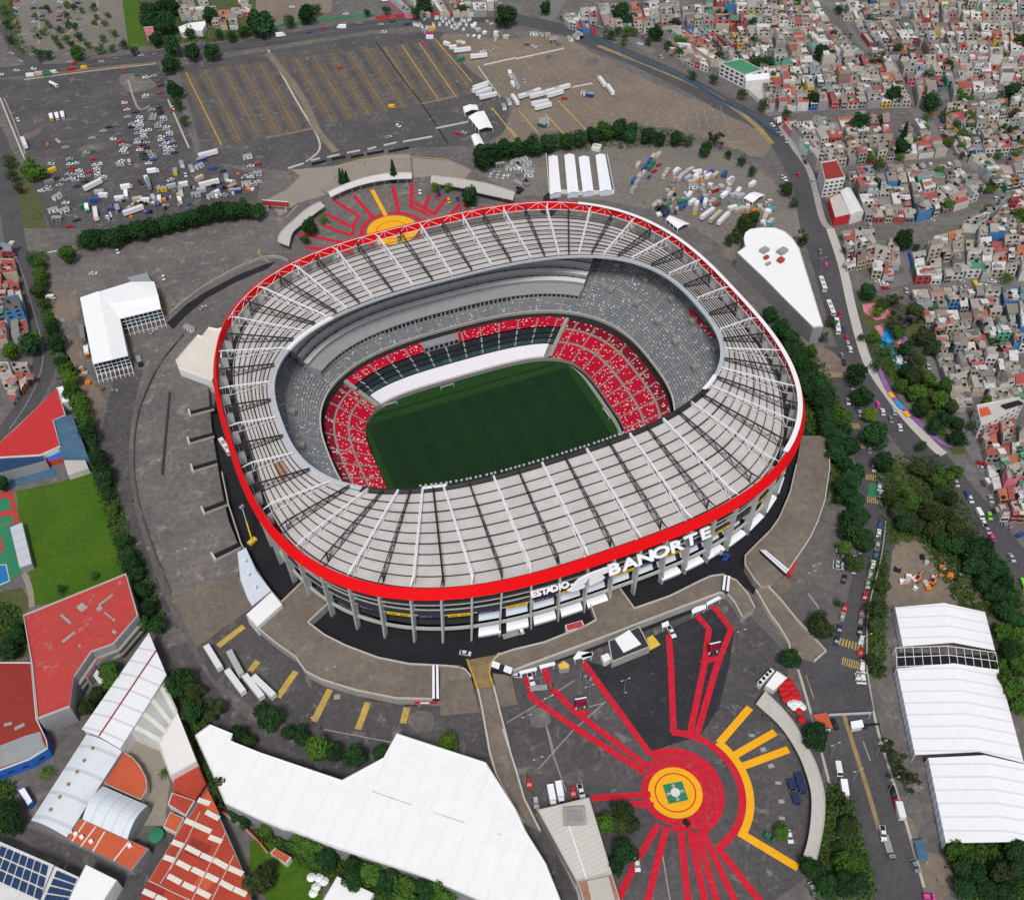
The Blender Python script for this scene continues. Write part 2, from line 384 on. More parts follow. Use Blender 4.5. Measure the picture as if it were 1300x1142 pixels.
# red fascia band and its white ring truss
us = [i/396 for i in range(396)]
mb = MB()
strip(mb, lambda u: OUT(u, 35.2, 1.013), lambda u: OUT(u, 40.1, 1.0), us, M['band_red'], True)
strip(mb, lambda u: OUT(u, 40.1, 1.0), lambda u: OUT(u, 40.1, .9955), us, M['band_red'], True)
strip(mb, lambda u: OUT(u, 40.1, .9955), lambda u: OUT(u, 35.6, .991), us, M['band_red'], True)
strip(mb, lambda u: OUT(u, 35.6, .991), lambda u: OUT(u, 35.2, 1.008), us, M['band_red'], True)
strip(mb, lambda u: OUT(u, 35.2, 1.008), lambda u: OUT(u, 35.2, 1.013), us, M['band_red'], True)
mb.obj("red_fascia", stad)
mb = MB(); Wt = M['steel_white']
for i in range(132):
    a, b = i/132, (i+1)/132
    if .40 < a < .855: continue
    mb.bar(OUT(a, 40.0, .991), OUT(b, 40.0, .991), .17, Wt); mb.bar(OUT(a, 35.8, .984), OUT(b, 35.8, .984), .17, Wt)
    mb.bar(OUT(a, 35.8 if i % 2 else 40.0, .984 if i % 2 else .991), OUT(b, 40.0 if i % 2 else 35.8, .991 if i % 2 else .984), .12, Wt)
    if i % 2 == 0: mb.bar(OUT(a, 35.8, .984), OUT(a, 40, .991), .1, Wt)
mb.obj("ring_truss", stad)
# right-hand stretch of the top of the ring is sheeted white
mb = MB(); ur = [.86+.28*i/60 for i in range(61)]
strip(mb, lambda u: OUT(u, 40.35, .9985), lambda u: OUT(u, 40.35, .983), ur, M['steel_white']); strip(mb, lambda u: OUT(u, 40.33, .983), lambda u: OUT(u, 40.33, .9985), ur, M['steel_white'])
mb.obj("ring_walkway", stad)
# inner rim
mb = MB()
for i in range(330):
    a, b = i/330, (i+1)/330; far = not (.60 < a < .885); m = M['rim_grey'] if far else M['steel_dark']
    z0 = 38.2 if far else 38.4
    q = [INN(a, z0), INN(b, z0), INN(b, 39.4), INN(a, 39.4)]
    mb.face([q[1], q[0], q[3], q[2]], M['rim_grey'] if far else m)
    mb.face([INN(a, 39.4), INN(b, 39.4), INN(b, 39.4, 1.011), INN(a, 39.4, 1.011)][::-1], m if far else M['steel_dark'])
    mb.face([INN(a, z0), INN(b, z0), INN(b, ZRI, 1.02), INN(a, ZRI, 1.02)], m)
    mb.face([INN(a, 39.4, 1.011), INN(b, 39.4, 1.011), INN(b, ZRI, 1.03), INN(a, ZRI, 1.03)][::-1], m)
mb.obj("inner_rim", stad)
for (a, b) in ((.646, .664), (.885, .905), (.362, .415)):
    mb = MB(); uu = [lerp(a, b, i/8) for i in range(9)]
    strip(mb, lambda u: INN(u, 39.75, 1.018), lambda u: INN(u, 39.75, .997), uu, M['steel_white']); strip(mb, lambda u: INN(u, 39.75, .997), lambda u: INN(u, 38.6, .996), uu, M['steel_white'])
    mb.obj("rim_cover", stad)
fl = MB(); fl.bar((0, 0, 0), (0, 0, 1.3), .1, M['steel_dark']); fl.box((0, 0, 1.1), (.95, .5, .75), M['rim_grey']); fl.box((0, -.28, 1.15), (.85, .06, .65), M['glass'])
flm = fl.mesh("floodlight")
for i in range(46):
    u = .645+.165*i/45+RND.uniform(-.0007, .0007); p = INN(u, 39.4, 1.004); t = INN.tan(u)
    link("floodlight", flm, stad, p, math.atan2(t.y, t.x)+math.pi)
# ---- bowl
def ang(u): p = FIELD(u); return math.degrees(math.atan2(p.y, p.x+4)) % 360
NBK = 46
def segs():
    out = []
    for b in range(NBK):
        w0 = b/NBK; wd = 1/NBK; a = .085
        out.append((w0, w0+wd*a, True))
        for k in range(3): out.append((w0+wd*(a+(1-a)*k/3), w0+wd*(a+(1-a)*(k+1)/3), False))
    return out
SG = segs()
def tier(mb, ca, za, cb, zb, rows, m, t0=0, t1=1, pick=None, walk=(), alt=None):
    for r in range(rows):
        ta, tb = t0+(t1-t0)*r/rows, t0+(t1-t0)*(r+1)/rows
        z0 = lerp(za, zb, ta); z1 = lerp(za, zb, tb)
        for (a, b, aisle) in SG:
            if pick and not pick(ang((a+b)/2)): continue
            mm = M['stand_concrete'] if (aisle or r in walk) else (alt if alt and r >= alt[0] else None)
            mm = mm if isinstance(mm, bpy.types.Material) else (alt[1] if mm else m)
            P = lambda u, t, z: Vector((*(ca(u)*(1-t)+cb(u)*t).xy, z))
            if r in walk: mb.face([P(a, ta, z0), P(b, ta, z0), P(b, tb, z0), P(a, tb, z0)][::-1], M['stand_concrete'])
            else: mb.face([P(a, ta, z0), P(b, ta, z0), P(b, tb, z0), P(a, tb, z0)][::-1], mm)
            mb.face([P(a, tb, z0), P(b, tb, z0), P(b, tb, z1), P(a, tb, z1)][::-1], mm)
WEST = lambda a: 41 < a < 140.5
mb = MB()
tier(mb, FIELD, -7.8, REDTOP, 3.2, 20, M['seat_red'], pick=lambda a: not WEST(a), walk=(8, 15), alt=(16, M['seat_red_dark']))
strip(mb, lambda u: FIELD(u, -7.8), lambda u: FIELD(u, -10.2), U132, M['stand_concrete'], True)
mb.obj("lower_seating", stad)
mb = MB()
tier(mb, FIELD, -7.8, REDTOP, 3.2, 8, M['stand_concrete'], 0, .345, WEST)
mb.obj("west_lower_seating", stad)
mb = MB()   # glazed boxes in two steps, then a red row
for (ta, tb, zz, m, hh) in ((.36, .48, -2.6, 'teal_glass', 2.0), (.48, .60, -1.0, 'glass', 2.0), (.60, .76, .8, 'glass', 2.0)):
    for (a, b, ai) in SG:
        if not WEST(ang((a+b)/2)): continue
        P = lambda u, t, z: Vector((*(FIELD(u)*(1-t)+REDTOP(u)*t).xy, z))
        mb.face([P(b, ta, zz-1.6), P(a, ta, zz-1.6), P(a, ta, zz), P(b, ta, zz)], M[m])
        mb.face([P(b, ta, zz), P(a, ta, zz), P(a, tb, zz+.5), P(b, tb, zz+.5)], M['gallery'] if ai else M[m])
mb.obj("hospitality_boxes", stad)
mb = MB(); tier(mb, FIELD, -7.0, REDTOP, 5.0, 4, M['seat_red'], .76, 1.0, lambda a: 41 < a < 88); mb.obj("west_red_seating", stad)
mb = MB(); tier(mb, FIELD, -7.0, REDTOP, 5.0, 4, M['seat_red'], .76, 1.0, lambda a: 107 < a < 140.5); mb.obj("west_red_seating", stad)
mb = MB(); cu2 = [i/400 for i in range(400) if 87 < ang(i/400) < 108]; PQ = lambda u, t, z: Vector((*(FIELD(u)*(1-t)+REDTOP(u)*t).xy, z))
strip(mb, lambda u: PQ(u, .78, 4.3), lambda u: PQ(u, .77, 1.0), cu2, M['gallery']); strip(mb, lambda u: PQ(u, 1, 4.8), lambda u: PQ(u, .78, 4.3), cu2, M['grey_wall']); pb = mb.obj("private_boxes", stad)
for i in range(7):
    u0 = lerp(cu2[0], cu2[-1], (i+.15)/7); u1 = lerp(cu2[0], cu2[-1], (i+.85)/7); mb = MB(); mb.face([PQ(u1, .768, 1.7), PQ(u0, .768, 1.7), PQ(u0, .772, 3.8), PQ(u1, .772, 3.8)], M['glass']); mb.obj("window", pb)
for aa in (41, 140.5):   # end walls of the west lower stand
    mb = MB(); u = min(U132, key=lambda q: abs(ang(q)-aa)); P = lambda t, z: Vector((*(FIELD(u)*(1-t)+REDTOP(u)*t).xy, z)); tn = FIELD.tan(u)*1.1
    for s in (-1,):
        mb.face([P(0, -10)-tn, P(0, -6.6)-tn, P(.42, -1.8)-tn, P(1, 5)-tn, P(1, -10)-tn], M['stand_concrete'])
        mb.face([P(0, -10)+tn, P(0, -6.6)+tn, P(.42, -1.8)+tn, P(1, 5)+tn, P(1, -10)+tn][::-1], M['stand_concrete'])
        for (t0, z0, t1, z1) in ((0, -6.6, .36, -2.4), (.36, -2.4, 1, 5)):
            mb.face([P(t0, z0)-tn, P(t0, z0)+tn, P(t1, z1)+tn, P(t1, z1)-tn], M['stand_concrete'])
    mb.obj("stand_end_wall", stad)
# upper grey tier
ZF, ZB = 7.2, 31.0
GAL = lambda a: 38 < a < 146
mb = MB()
tier(mb, FRONT, ZF, BACK, ZB, 30, M['seat_grey'], pick=lambda a: not GAL(a), walk=(12, 21))
tier(mb, FRONT, ZF, BACK, ZB, 5, M['seat_grey'], 0, .15, GAL)
tier(mb, FRONT, ZF-.4, BACK, ZB-.4, 12, M['seat_grey'], .15, 1, GAL)
mb.obj("upper_seating", stad)
mb = MB()
strip(mb, lambda u: FRONT(u, ZF+.9), lambda u: FRONT(u, ZF-.9), U132, M['concrete'], True)
strip(mb, lambda u: FRONT(u, ZF+.9, 1.01), lambda u: FRONT(u, ZF+.9), U132, M['concrete_pale'], True)
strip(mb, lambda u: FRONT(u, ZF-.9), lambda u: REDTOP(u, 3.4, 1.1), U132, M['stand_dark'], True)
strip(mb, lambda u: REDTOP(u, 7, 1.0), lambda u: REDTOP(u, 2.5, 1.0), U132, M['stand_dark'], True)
mb.obj("tier_parapet", stad)
PF = lambda u, t, z: Vector((*(FRONT(u)*(1-t)+BACK(u)*t).xy, z))
gu = [u for u in [i/400 for i in range(400)] if GAL(ang(u))]
zg = lerp(ZF, ZB, .15)
mb = MB()
strip(mb, lambda u: PF(u, .15, zg+4.6), lambda u: PF(u, .15, zg-.5), gu, M['gallery'])
strip(mb, lambda u: PF(u, .30, zg+5.6), lambda u: PF(u, .135, zg+4.6), gu, M['gallery'])
strip(mb, lambda u: PF(u, .135, zg+4.6), lambda u: PF(u, .135, zg+4.0), gu, M['concrete'])
for u in (gu[0], gu[-1]):
    mb.face([PF(u, .15, zg-.5), PF(u, .15, zg+4.6), PF(u, .30, zg+5.6), PF(u, .30, zg-.5)], M['gallery'])
gal = mb.obj("press_gallery", stad)
nw = 62
for i in range(nw):
    ua = lerp(gu[0], gu[-1], (i+.5)/nw); wd = (gu[-1]-gu[0])/nw*(.36 if i % 3 else .30)
    mb = MB(); dz = .9 if 14 < i < 44 else 1.8
    q = [PF(ua-wd, .1485, zg+dz), PF(ua+wd, .1485, zg+dz), PF(ua+wd, .1485, zg+3.9), PF(ua-wd, .1485, zg+3.9)]
    mb.face(q[::-1], M['glass']); mb.obj("window", gal)
mb = MB()
for k in range(5):
    ta, tb = .30+k*.075, .30+(k+1)*.075; z0 = zg+5.8+k*2.9
    strip(mb, lambda u: PF(u, ta, z0+1.7), lambda u: PF(u, ta, z0-.4), gu, M['grey_wall'])
    strip(mb, lambda u: PF(u, tb-.012, z0+2.3), lambda u: PF(u, ta, z0+1.7), gu, M['white_wall'])
    for u in (gu[0], gu[-1]): mb.face([PF(u, ta, z0-2.5), PF(u, ta, z0+1.7), PF(u, tb-.012, z0+2.3), PF(u, tb-.012, z0-2.5)], M['gallery'])
    for i in range(0, len(gu), 5):
        u = gu[i]; mb.bar(PF(u, ta, z0), PF(u, tb, z0+2.4), .45, M['stand_dark'])
mb.obj("upper_boxes", stad)
# entrances in the upper tier
for u in (.455, .495, .54, .03, .0605, .965, .935, .09, 1.0):
    for t in (.38, .68):
        if t == .68 and u < .9 and u > .1: continue
        mb = MB(); p = PF(u+.006*(t > .5), t, lerp(ZF, ZB, t)-.3); tn = FRONT.tan(u)
        mb.box(p, (3.0, 4.2, 2.2), M['stand_concrete'], math.atan2(tn.y, tn.x)); mb.obj("vomitory", stad)
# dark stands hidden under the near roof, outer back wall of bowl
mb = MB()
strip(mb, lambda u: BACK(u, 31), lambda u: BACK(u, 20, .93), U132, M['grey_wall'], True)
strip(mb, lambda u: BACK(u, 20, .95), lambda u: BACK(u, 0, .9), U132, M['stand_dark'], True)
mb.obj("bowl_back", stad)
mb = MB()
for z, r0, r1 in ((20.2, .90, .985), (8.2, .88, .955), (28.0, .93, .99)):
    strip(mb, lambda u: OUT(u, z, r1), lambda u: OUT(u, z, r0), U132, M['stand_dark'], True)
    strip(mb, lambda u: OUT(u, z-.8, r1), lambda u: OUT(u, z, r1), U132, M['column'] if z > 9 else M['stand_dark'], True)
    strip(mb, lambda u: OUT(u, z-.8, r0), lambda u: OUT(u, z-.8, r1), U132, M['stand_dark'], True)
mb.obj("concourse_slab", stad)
# columns
for u in sorted([x % 1 for x in WU+WU2]):
    mb = MB(); t = OUT.tan(u)*.4; dn = -2.0 if .55 < u < .7 else (2.0 if .77 < u < .93 else 0)
    ub = u+dn/OUT.per
    tb = OUT.tan(ub)*.4
    A = [OUT(ub, -.2, .986)+tb, OUT(ub, -.2, .986)-tb, OUT(ub, -.2, .968)-tb, OUT(ub, -.2, .968)+tb]
    B = [OUT(u, 35.2, 1.0)+t, OUT(u, 35.2, 1.0)-t, OUT(u, 35.2, .965)-t, OUT(u, 35.2, .965)+t]
    for k in range(4): mb.face([A[k], A[(k+1) % 4], B[(k+1) % 4], B[k]][::-1], M['column'])
    mb.bar(OUT(u, 20, .975), OUT(u, 7.5, .90), .5, M['column'])
    mb.obj("support_column", stad)
for z, k, r, m in ((8.4, .974, .75, 'column'), (22.4, .979, .3, 'column'), (29.6, .98, .3, 'stand_concrete')):
    mb = MB()
    for i in range(264): mb.bar(OUT(i/264, z, k), OUT((i+1)/264, z, k), r, M[m])
    mb.obj("tie_beam", stad)
cu = sorted([x % 1 for x in WU+WU2])
for i in range(66):
    a, b = cu[i], cu[(i+1) % 66]
    if not (.62 < a < .895): continue
    g = (b-a)*.12; odd = i % 2
    mb = MB(); q = [OUT(a+g, 18.9, .988), OUT(b-g, 18.9, .988), OUT(b-g, 20.9, .9885), OUT(a+g, 20.9, .9885)]
    mb.face(q, M['yellow_banner' if odd else 'purple_banner'])
    for k in range(9):
        x0 = lerp(a+g*1.6, b-g*1.6, k/9+.02); x1 = lerp(a+g*1.6, b-g*1.6, k/9+.075)
        if k in (4,) or (odd == 0 and k > 5): continue
        mb.face([OUT(x0, 19.5, .9888), OUT(x1, 19.5, .9888), OUT(x1, 20.3, .9888), OUT(x0, 20.3, .9888)], M['black'] if odd else M['faded_white'])
    mb.obj("banner", stad)
    if a > .675:
        mb = MB(); g2 = (b-a)*.1
        mb.face([OUT(a+g2, 9.2, .962), OUT(b-g2, 9.2, .962), OUT(b-g2, 18, .925), OUT(a+g2, 18, .925)], M['awning'])
        mb.face([OUT(b-g2, 9.2, .961), OUT(a+g2, 9.2, .961), OUT(a+g2, 18, .924), OUT(b-g2, 18, .924)], M['awning']); mb.obj("awning_panel", stad)
        if abs(a-.757) > .012:
            mb = MB(); m = M['sheet_white']
            for (z0, r0, z1, r1) in ((2.0, .987, 4.2, .992), (4.2, .992, 5.3, .982), (5.3, .982, 5.6, .962)):
                mb.face([OUT(a+g2, z0, r0), OUT(b-g2, z0, r0), OUT(b-g2, z1, r1), OUT(a+g2, z1, r1)], m)
            mb.obj("white_sheeting", stad)
# sign
def text_mesh(s, size, depth, m, bold=.03):
    cu_ = bpy.data.curves.new("lettering", 'FONT'); cu_.body = s; cu_.size = size; cu_.extrude = depth; cu_.align_x = 'CENTER'; cu_.align_y = 'CENTER'; cu_.offset = bold*size; cu_.resolution_u = 3
    o = bpy.data.objects.new("lettering", cu_); COL.objects.link(o); bpy.context.view_layer.update()
    me = bpy.data.meshes.new_from_object(o.evaluated_get(bpy.context.evaluated_depsgraph_get())); bpy.data.objects.remove(o)
    me.materials.clear(); me.materials.append(m); return me
def uof(px, py, z, k=1.0):
    p = G(px, py, z); best = min(range(2000), key=lambda i: (OUT(i/2000, z, k)-p).length_squared); return best/2000
def sign(chars, u0, u1, size, z, name, lean=24, k=1.008, wx=1.0, m=None):
    for i, c in enumerate(chars):
        u = lerp(u0, u1, i/(len(chars)-1) if len(chars) > 1 else 0); t = OUT.tan(u); n = Vector((t.y, -t.x, 0))
        me = text_mesh(c, size, .45, m or M['letter_white'])
        o = link(name, me, stad, OUT(u, z, k)); up = Vector((0, 0, 1)); X = t; Z = (n*math.cos(math.radians(lean))+up*math.sin(math.radians(lean))).normalized(); Y = Z.cross(X).normalized()
        mw = Matrix(((X.x*wx, Y.x, Z.x, 0), (X.y*wx, Y.y, Z.y, 0), (X.z, Y.z, Z.z, 0), (0, 0, 0, 1))); o.matrix_world = Matrix.Translation(o.location) @ mw
uS0, uS1 = uof(674, 750, 26), uof(714, 740, 26); uB0, uB1 = uof(776, 720, 26.5), uof(893, 679, 26.5)
sign("ESTADIO", uS0, uS1, 3.9, 28.4, "sign_letter", wx=1.15)
sign("BANORTE", uB0, uB1, 6.8, 28.2, "sign_letter", wx=1.5)
# emblem: two swept white shapes with dark slots
uL = uof(744, 732, 26.5); t = OUT.tan(uL); n = Vector((t.y, -t.x, 0)); o0 = OUT(uL, 27.6, 1.012)
mb = MB()
def emb(poly):
    f = [o0+t*x+Vector((0, 0, y*.9)) + n*.5 for x, y in poly]; b = [p-n*.9 for p in f]
    mb.face(f, M['letter_white']); mb.face(b[::-1], M['letter_white'])
    for k in range(len(f)): mb.face([f[k], b[k], b[(k+1) % len(f)], f[(k+1) % len(f)]], M['letter_white'])
emb([(-9, -2.6), (-6.5, -4.6), (-1.6, -4.2), (-1.2, -2.8), (-4.4, -2.0), (-1, -.6), (-.4, .6), (-5.4, .6), (-7.6, .2), (-6, -1.2)])
emb([(-5.8, 1.1), (-4.4, 2.9), (.2, 4.4), (7.4, 4.8), (9.4, 4.2), (9.0, 1.6), (5.4, 1.0), (.4, 1.3)])
emb([(.6, -4.2), (6.2, -3.2), (7.4, -1.6), (5.6, -.6), (6.4, .6), (.9, .7), (.3, -1.2)])
mb.obj("sign_emblem", stad)
# red seat strip below the rim on the right, red stains on roof panels
mb = MB()
strip(mb, lambda u: PF(u, .74, lerp(ZF, ZB, .74)+1.2), lambda u: PF(u, .695, lerp(ZF, ZB, .695)+1.0), [.982+.034*i/8 for i in range(9)], M['seat_red'])
mb.obj("red_seat_cover", stad)
for a, b, t0, t1 in ((1.003, 1.019, .50, .68), (.531, .546, .45, .66)):
    mb = MB(); ii = [lerp(a, b, k/4) for k in range(5)]
    strip(mb, lambda u: roofpt(u, u+.002, t0, .07), lambda u: roofpt(u, u+.002, t1, .07), ii, M['rust']); mb.obj("roof_stain", stad)
# tarpaulin on the west lower stand
mb = MB(); wu = [i/300 for i in range(300) if 42.5 < ang(i/300) < 139]
PT = lambda u, t, z: Vector((*(FIELD(u)*(1-t)+REDTOP(u)*t).xy, z))
for k in range(6):
    ta, tb = .02+.32*k/6, .02+.32*(k+1)/6
    strip(mb, lambda u: PT(u, tb, lerp(-7.8, 3.2, tb)+.75), lambda u: PT(u, ta, lerp(-7.8, 3.2, ta)+.75), wu, M['tarp'])
strip(mb, lambda u: PT(u, .02, -6.8), lambda u: PT(u, .015, -8.4), wu, M['tarp'])
tag(mb.obj("seat_tarpaulin"), "long white tarpaulin covering the lower stand seats behind the far touchline", "tarpaulin")
# ---- field
mb = MB(); mb.face([FIELD(u, -10.1, .985) for u in [i/200 for i in range(200)]], M['stand_concrete']); tag(mb.obj("field_surround"), kind="structure")
GF = Oval(60.5, 43.5, 4.6, -5, 2.0)
mb = MB(); mb.face([GF(i/200, -10.05) for i in range(200)], M['pitch_light']); tag(mb.obj("pitch_apron"), kind="structure")
PXA, PXB, PYA, PYB = -62.5, 50.5, -37, 32.5
mb = MB(); nst = 16
for i in range(nst):
    x0, x1 = lerp(PXA, PXB, i/nst), lerp(PXA, PXB, (i+1)/nst)
    mb.face([(x0, PYA, -10.0), (x1, PYA, -10.0), (x1, PYB, -10.0), (x0, PYB, -10.0)], M['pitch_dark' if i % 2 else 'pitch_band'])
tag(mb.obj("pitch"), kind="structure")
mb = MB(); mb.face([(PXA-1, 37.2, -9.98), (PXB-4, 37.2, -9.98), (PXB-4, 38.4, -9.98), (PXA-1, 38.4, -9.98)], M['pitch_dark']); tag(mb.obj("painted_shadow_line"), kind="structure")  # dark line beyond the far touchline: a shadow put into the grass colour
def goal(loc, rz, w, lab):
    r = empty("goal", loc, rz); tag(r, lab, "goal")
    mb = MB(); m = M['steel_white']
    for a, b in (((-w/2, 0, 0), (-w/2, 0, 2.4)), ((w/2, 0, 0), (w/2, 0, 2.4)), ((-w/2, 0, 2.4), (w/2, 0, 2.4))): mb.bar(a, b, .12, m)
    mb.obj("goal_frame", r); mb = MB()
    for i in range(13):
        x = -w/2+w*i/12; mb.bar((x, 0, 2.4), (x, 1.6, 0), .025, m)
    for k in range(5): mb.bar((-w/2, 1.6*k/4, 2.4-2.4*k/4), (w/2, 1.6*k/4, 2.4-2.4*k/4), .025, m)
    mb.obj("net", r)
p = G(496, 516, -10); goal(p, 0, 7.3, "white portable goal by the far touchline, nearer the left stand")
p = G(568, 493, -10); goal(p, 0, 7.3, "white portable goal midway along the far touchline")
p = G(769, 527, -10); goal(p, -math.pi/2, 7.3, "white goal at the right-hand end of the pitch")
# ------------------------------------------------------------------ the ground: one sheet with a hole for the sunken bowl, then surfaces
mb = MB(); NA = 192; rings = [(lambda t: OUT(t, 0, .93)), (lambda t: OUT(t, 0, 1.25)), (lambda t: OUT(t, 0, 3)), (lambda t: OUT(t, 0, 70))]
for k in range(3):
    for i in range(NA):
        a, b = i/NA, (i+1)/NA; mb.face([rings[k](a), rings[k+1](a), rings[k+1](b), rings[k](b)], M['land'])
tag(mb.obj("ground"), kind="structure")
ZC = [0]
SOFT = ('bare_soil', 'worn_patch', 'woodland_floor', 'camp_ground', 'dirt_lot', 'service_yard', 'forecourt', 'dark_bay_paving')
def sheet(name, m, z, s, label=None):
    ZC[0] += 1; z += .0002*ZC[0]
    P = [Vector((p.x, p.y, z)) for p in (GP(s) if isinstance(s, str) else s)]
    if name in SOFT:   # loose ground has no straight edges
        n = len(P); Q = []; big = max((p-q).length for p in P for q in P)
        for i in range(n):
            p0, p1, p2, p3 = P[i-1], P[i], P[(i+1) % n], P[(i+2) % n]
            for k in range(8):
                t = k/8; v = .5*((2*p1)+(p2-p0)*t+(2*p0-5*p1+4*p2-p3)*t*t+(3*p1-p0-3*p2+p3)*t*t*t); j = min(1.6, big*.03)
                Q.append(Vector((v.x+RND.uniform(-j, j), v.y+RND.uniform(-j, j), z)))
        P = Q
    a = sum(P[i].x*P[(i+1) % len(P)].y-P[(i+1) % len(P)].x*P[i].y for i in range(len(P)))
    mb = MB(); mb.face(P if a > 0 else P[::-1], M[m]); return tag(mb.obj(name), kind="structure")
def smooth_line(P, n=6):
    out = []
    for i in range(len(P)-1):
        p0, p1, p2, p3 = P[max(i-1, 0)], P[i], P[i+1], P[min(i+2, len(P)-1)]
        for k in range(n):
            t = k/n; out.append(.5*((2*p1)+(p2-p0)*t+(2*p0-5*p1+4*p2-p3)*t*t+(3*p1-p0-3*p2+p3)*t*t*t))
    out.append(P[-1]); return out
def ribbon_pts(P, wd):
    L = []; R = []
    for i, p in enumerate(P):
        d = (P[min(i+1, len(P)-1)]-P[max(i-1, 0)]); d.z = 0; d.normalize(); n = Vector((-d.y, d.x, 0))*wd/2
        L.append(p+n); R.append(p-n)
    return L, R
def ribbon(mb, P, wd, z, m):
    L, R = ribbon_pts(P, wd)
    for i in range(len(P)-1):
        q = [Vector((v.x, v.y, z)) for v in (R[i], R[i+1], L[i+1], L[i])]; mb.face(q, m)
def path(name, m, z, s, wd, smooth=True):
    ZC[0] += 1; z += .0002*ZC[0]
    P = GP(s); P = smooth_line(P) if smooth and len(P) > 2 else P
    mb = MB(); ribbon(mb, P, wd, z, M[m]); return tag(mb.obj(name), kind="structure")
def wallrun(name, s, zb, h, th, m, label, cat="wall", smooth=True, group=None, top=None):
    P = GP(s, zb) if isinstance(s, str) else s
    P = smooth_line(P, 4) if smooth and len(P) > 2 else P
    L, R = ribbon_pts(P, th); mb = MB()
    for i in range(len(P)-1): mb.prism([R[i], R[i+1], L[i+1], L[i]], zb-.3, zb+h, M[m], M[top] if top else None)
    return tag(mb.obj(name), label, cat, group)
# broad surfaces
sheet("parking_lot", 'asphalt', .02, "A 0,400 130,395 440,352 780,316 860,420 930,620 990,790 1240,860 1300,900 1290,1000 900,1080 560,1142 250,1142 0,500")
sheet("parking_lot", 'asphalt', .03, "T 226,84 345,64 470,44 560,40 640,58 655,90 640,170 605,185 470,190 400,222 260,205")
sheet("dirt_lot", 'dirt', .05, "T 560,45 640,50 706,44 745,62 800,92 860,118 920,142 965,168 978,182 965,200 925,186 870,168 800,158 730,168 655,180 625,186 650,140 610,100")
sheet("forecourt", 'asphalt_light', .02, "T 70,335 170,312 340,276 352,300 300,345 262,368 228,395 200,440 178,500 168,560 168,640 190,700 215,755 240,820 190,800 150,700 130,600 118,560 100,500 75,410")
sheet("service_yard", 'yard', .02, "T 600,215 680,188 760,178 870,180 960,215 1000,255 1030,300 1000,300 950,285 930,330 900,300 820,265 700,248 610,255")
sheet("north_plaza", 'asphalt_light', .03, "T 335,300 372,240 420,215 520,196 600,215 650,245 640,270 500,300 400,330 345,330")
sheet("plaza", 'asphalt', .02, "T 620,845 740,815 920,750 960,790 1000,830 1000,860 1045,960 1040,1100 960,1160 700,1160 655,1000")
sheet("dark_paving", 'asphalt_patch', .05, "T 743,838 770,846 790,826 850,798 905,772 932,800 925,850 912,900 888,935 850,945 826,955 800,915")
sheet("bus_yard", 'asphalt', .02, "T 247,819 318,770 345,812 420,862 505,888 610,905 640,960 540,975 430,945 330,905 270,860")
for s_ in ("E 320,560 400,560 420,700 480,800 520,900 440,960 400,900 350,700 310,640", "E 250,330 330,340 380,360 395,440 330,520 270,450", "E 800,390 860,370 850,420 815,440", "P 640,760 800,745 880,900 940,1000 900,1142 800,1142 760,950"): sheet("bare_soil", 'dirt', .055, s_)
# moat road around the stadium foot
mb = MB(); uu = [i/200 for i in range(201)]
strip(mb, lambda u: OUT(u, .06, .94), lambda u: OUT(u, .06, 1.075 if .96 < u % 1 or u % 1 < .5 else 1.13), uu, M['asphalt_dark'])
tag(mb.obj("moat_road"), kind="structure")
sheet("moat_branch", 'asphalt_dark', .065, "T 915,735 942,700 960,690 968,745 958,756 945,745")
sheet("moat_branch", 'asphalt_dark', .065, "T 212,410 236,387 262,370 300,350 332,337 350,332 340,341 300,358 262,379 235,402 220,418")
sheet("moat_branch", 'asphalt_dark', .07, "T 690,250 700,240 712,262 700,275 686,270")
# roads
R1 = "T -40,98 25,90 76,88 109,83 178,74 254,64 330,54 401,43 477,32 528,27 579,24 640,23 690,32 734,44 764,58 815,79 878,109 937,142 980,162 1008,203 1026,241 1036,290 1050,330 1065,380 1082,430 1100,468 1122,513 1163,562 1219,631 1244,660 1270,695 1310,745"
path("ring_road", 'road', .08, R1, 19)
path("road_line", 'faded_white', .11, "T 25,90 76,88 109,83 178,74 254,64 330,54 401,43 477,32 528,27 579,24", .25)
path("inner_road", 'road', .09, "T 1064,440 1074,496 1090,540 1104,580 1111,640 1110,700 1100,760 1090,800 1074,850", 15)
sheet("avenue", 'road', .095, "T 1058,790 1100,800 1099,852 1122,941 1148,1040 1180,1160 1110,1160 1054,997 1030,905 1013,852 1020,830")
path("west_road", 'road', .08, "T -20,150 0,185 12,260 18,300 27,340 38,375 48,410 55,440 56,465 48,490 30,520 0,558 -20,575", 12)
path("road_line", 'faded_white', .11, "T 22,330 30,352 44,400 54,440 52,470 38,505 12,545", .35)
path("west_track", 'asphalt', .07, "T 165,470 152,520 145,580 150,640 165,700 190,770 220,830 250,880 300,930 380,960 470,985", 14)
path("access_road", 'asphalt', .075, "T 0,15 12,50 30,72 60,92", 9)
for s, wd in (("D 270,-20 420,100 470,180 520,240 560,270", 9), ("D 0,565 300,535 640,520 900,480 1320,430", 11), ("D 755,545 870,680 960,780 1080,850 1150,900 1210,990", 10),
              ("D 420,800 660,790 960,770 1010,760", 9), ("D 620,1095 1000,1100 1200,1000 1320,980", 8), ("H 470,320 730,260 700,180 690,100", 9),
              ("H 740,280 960,290 1230,290 1320,270", 9), ("H 760,560 830,620 900,780 960,930 1060,1130", 9), ("L 1030,-10 1130,120 1010,90", 6), ("C 560,130 620,210 700,260", 9),
              ("C 240,-10 200,60 150,130", 12), ("D 640,250 680,330 720,430", 6)):
    path("street", 'street', .06, s, wd, len(s.split()) > 4)
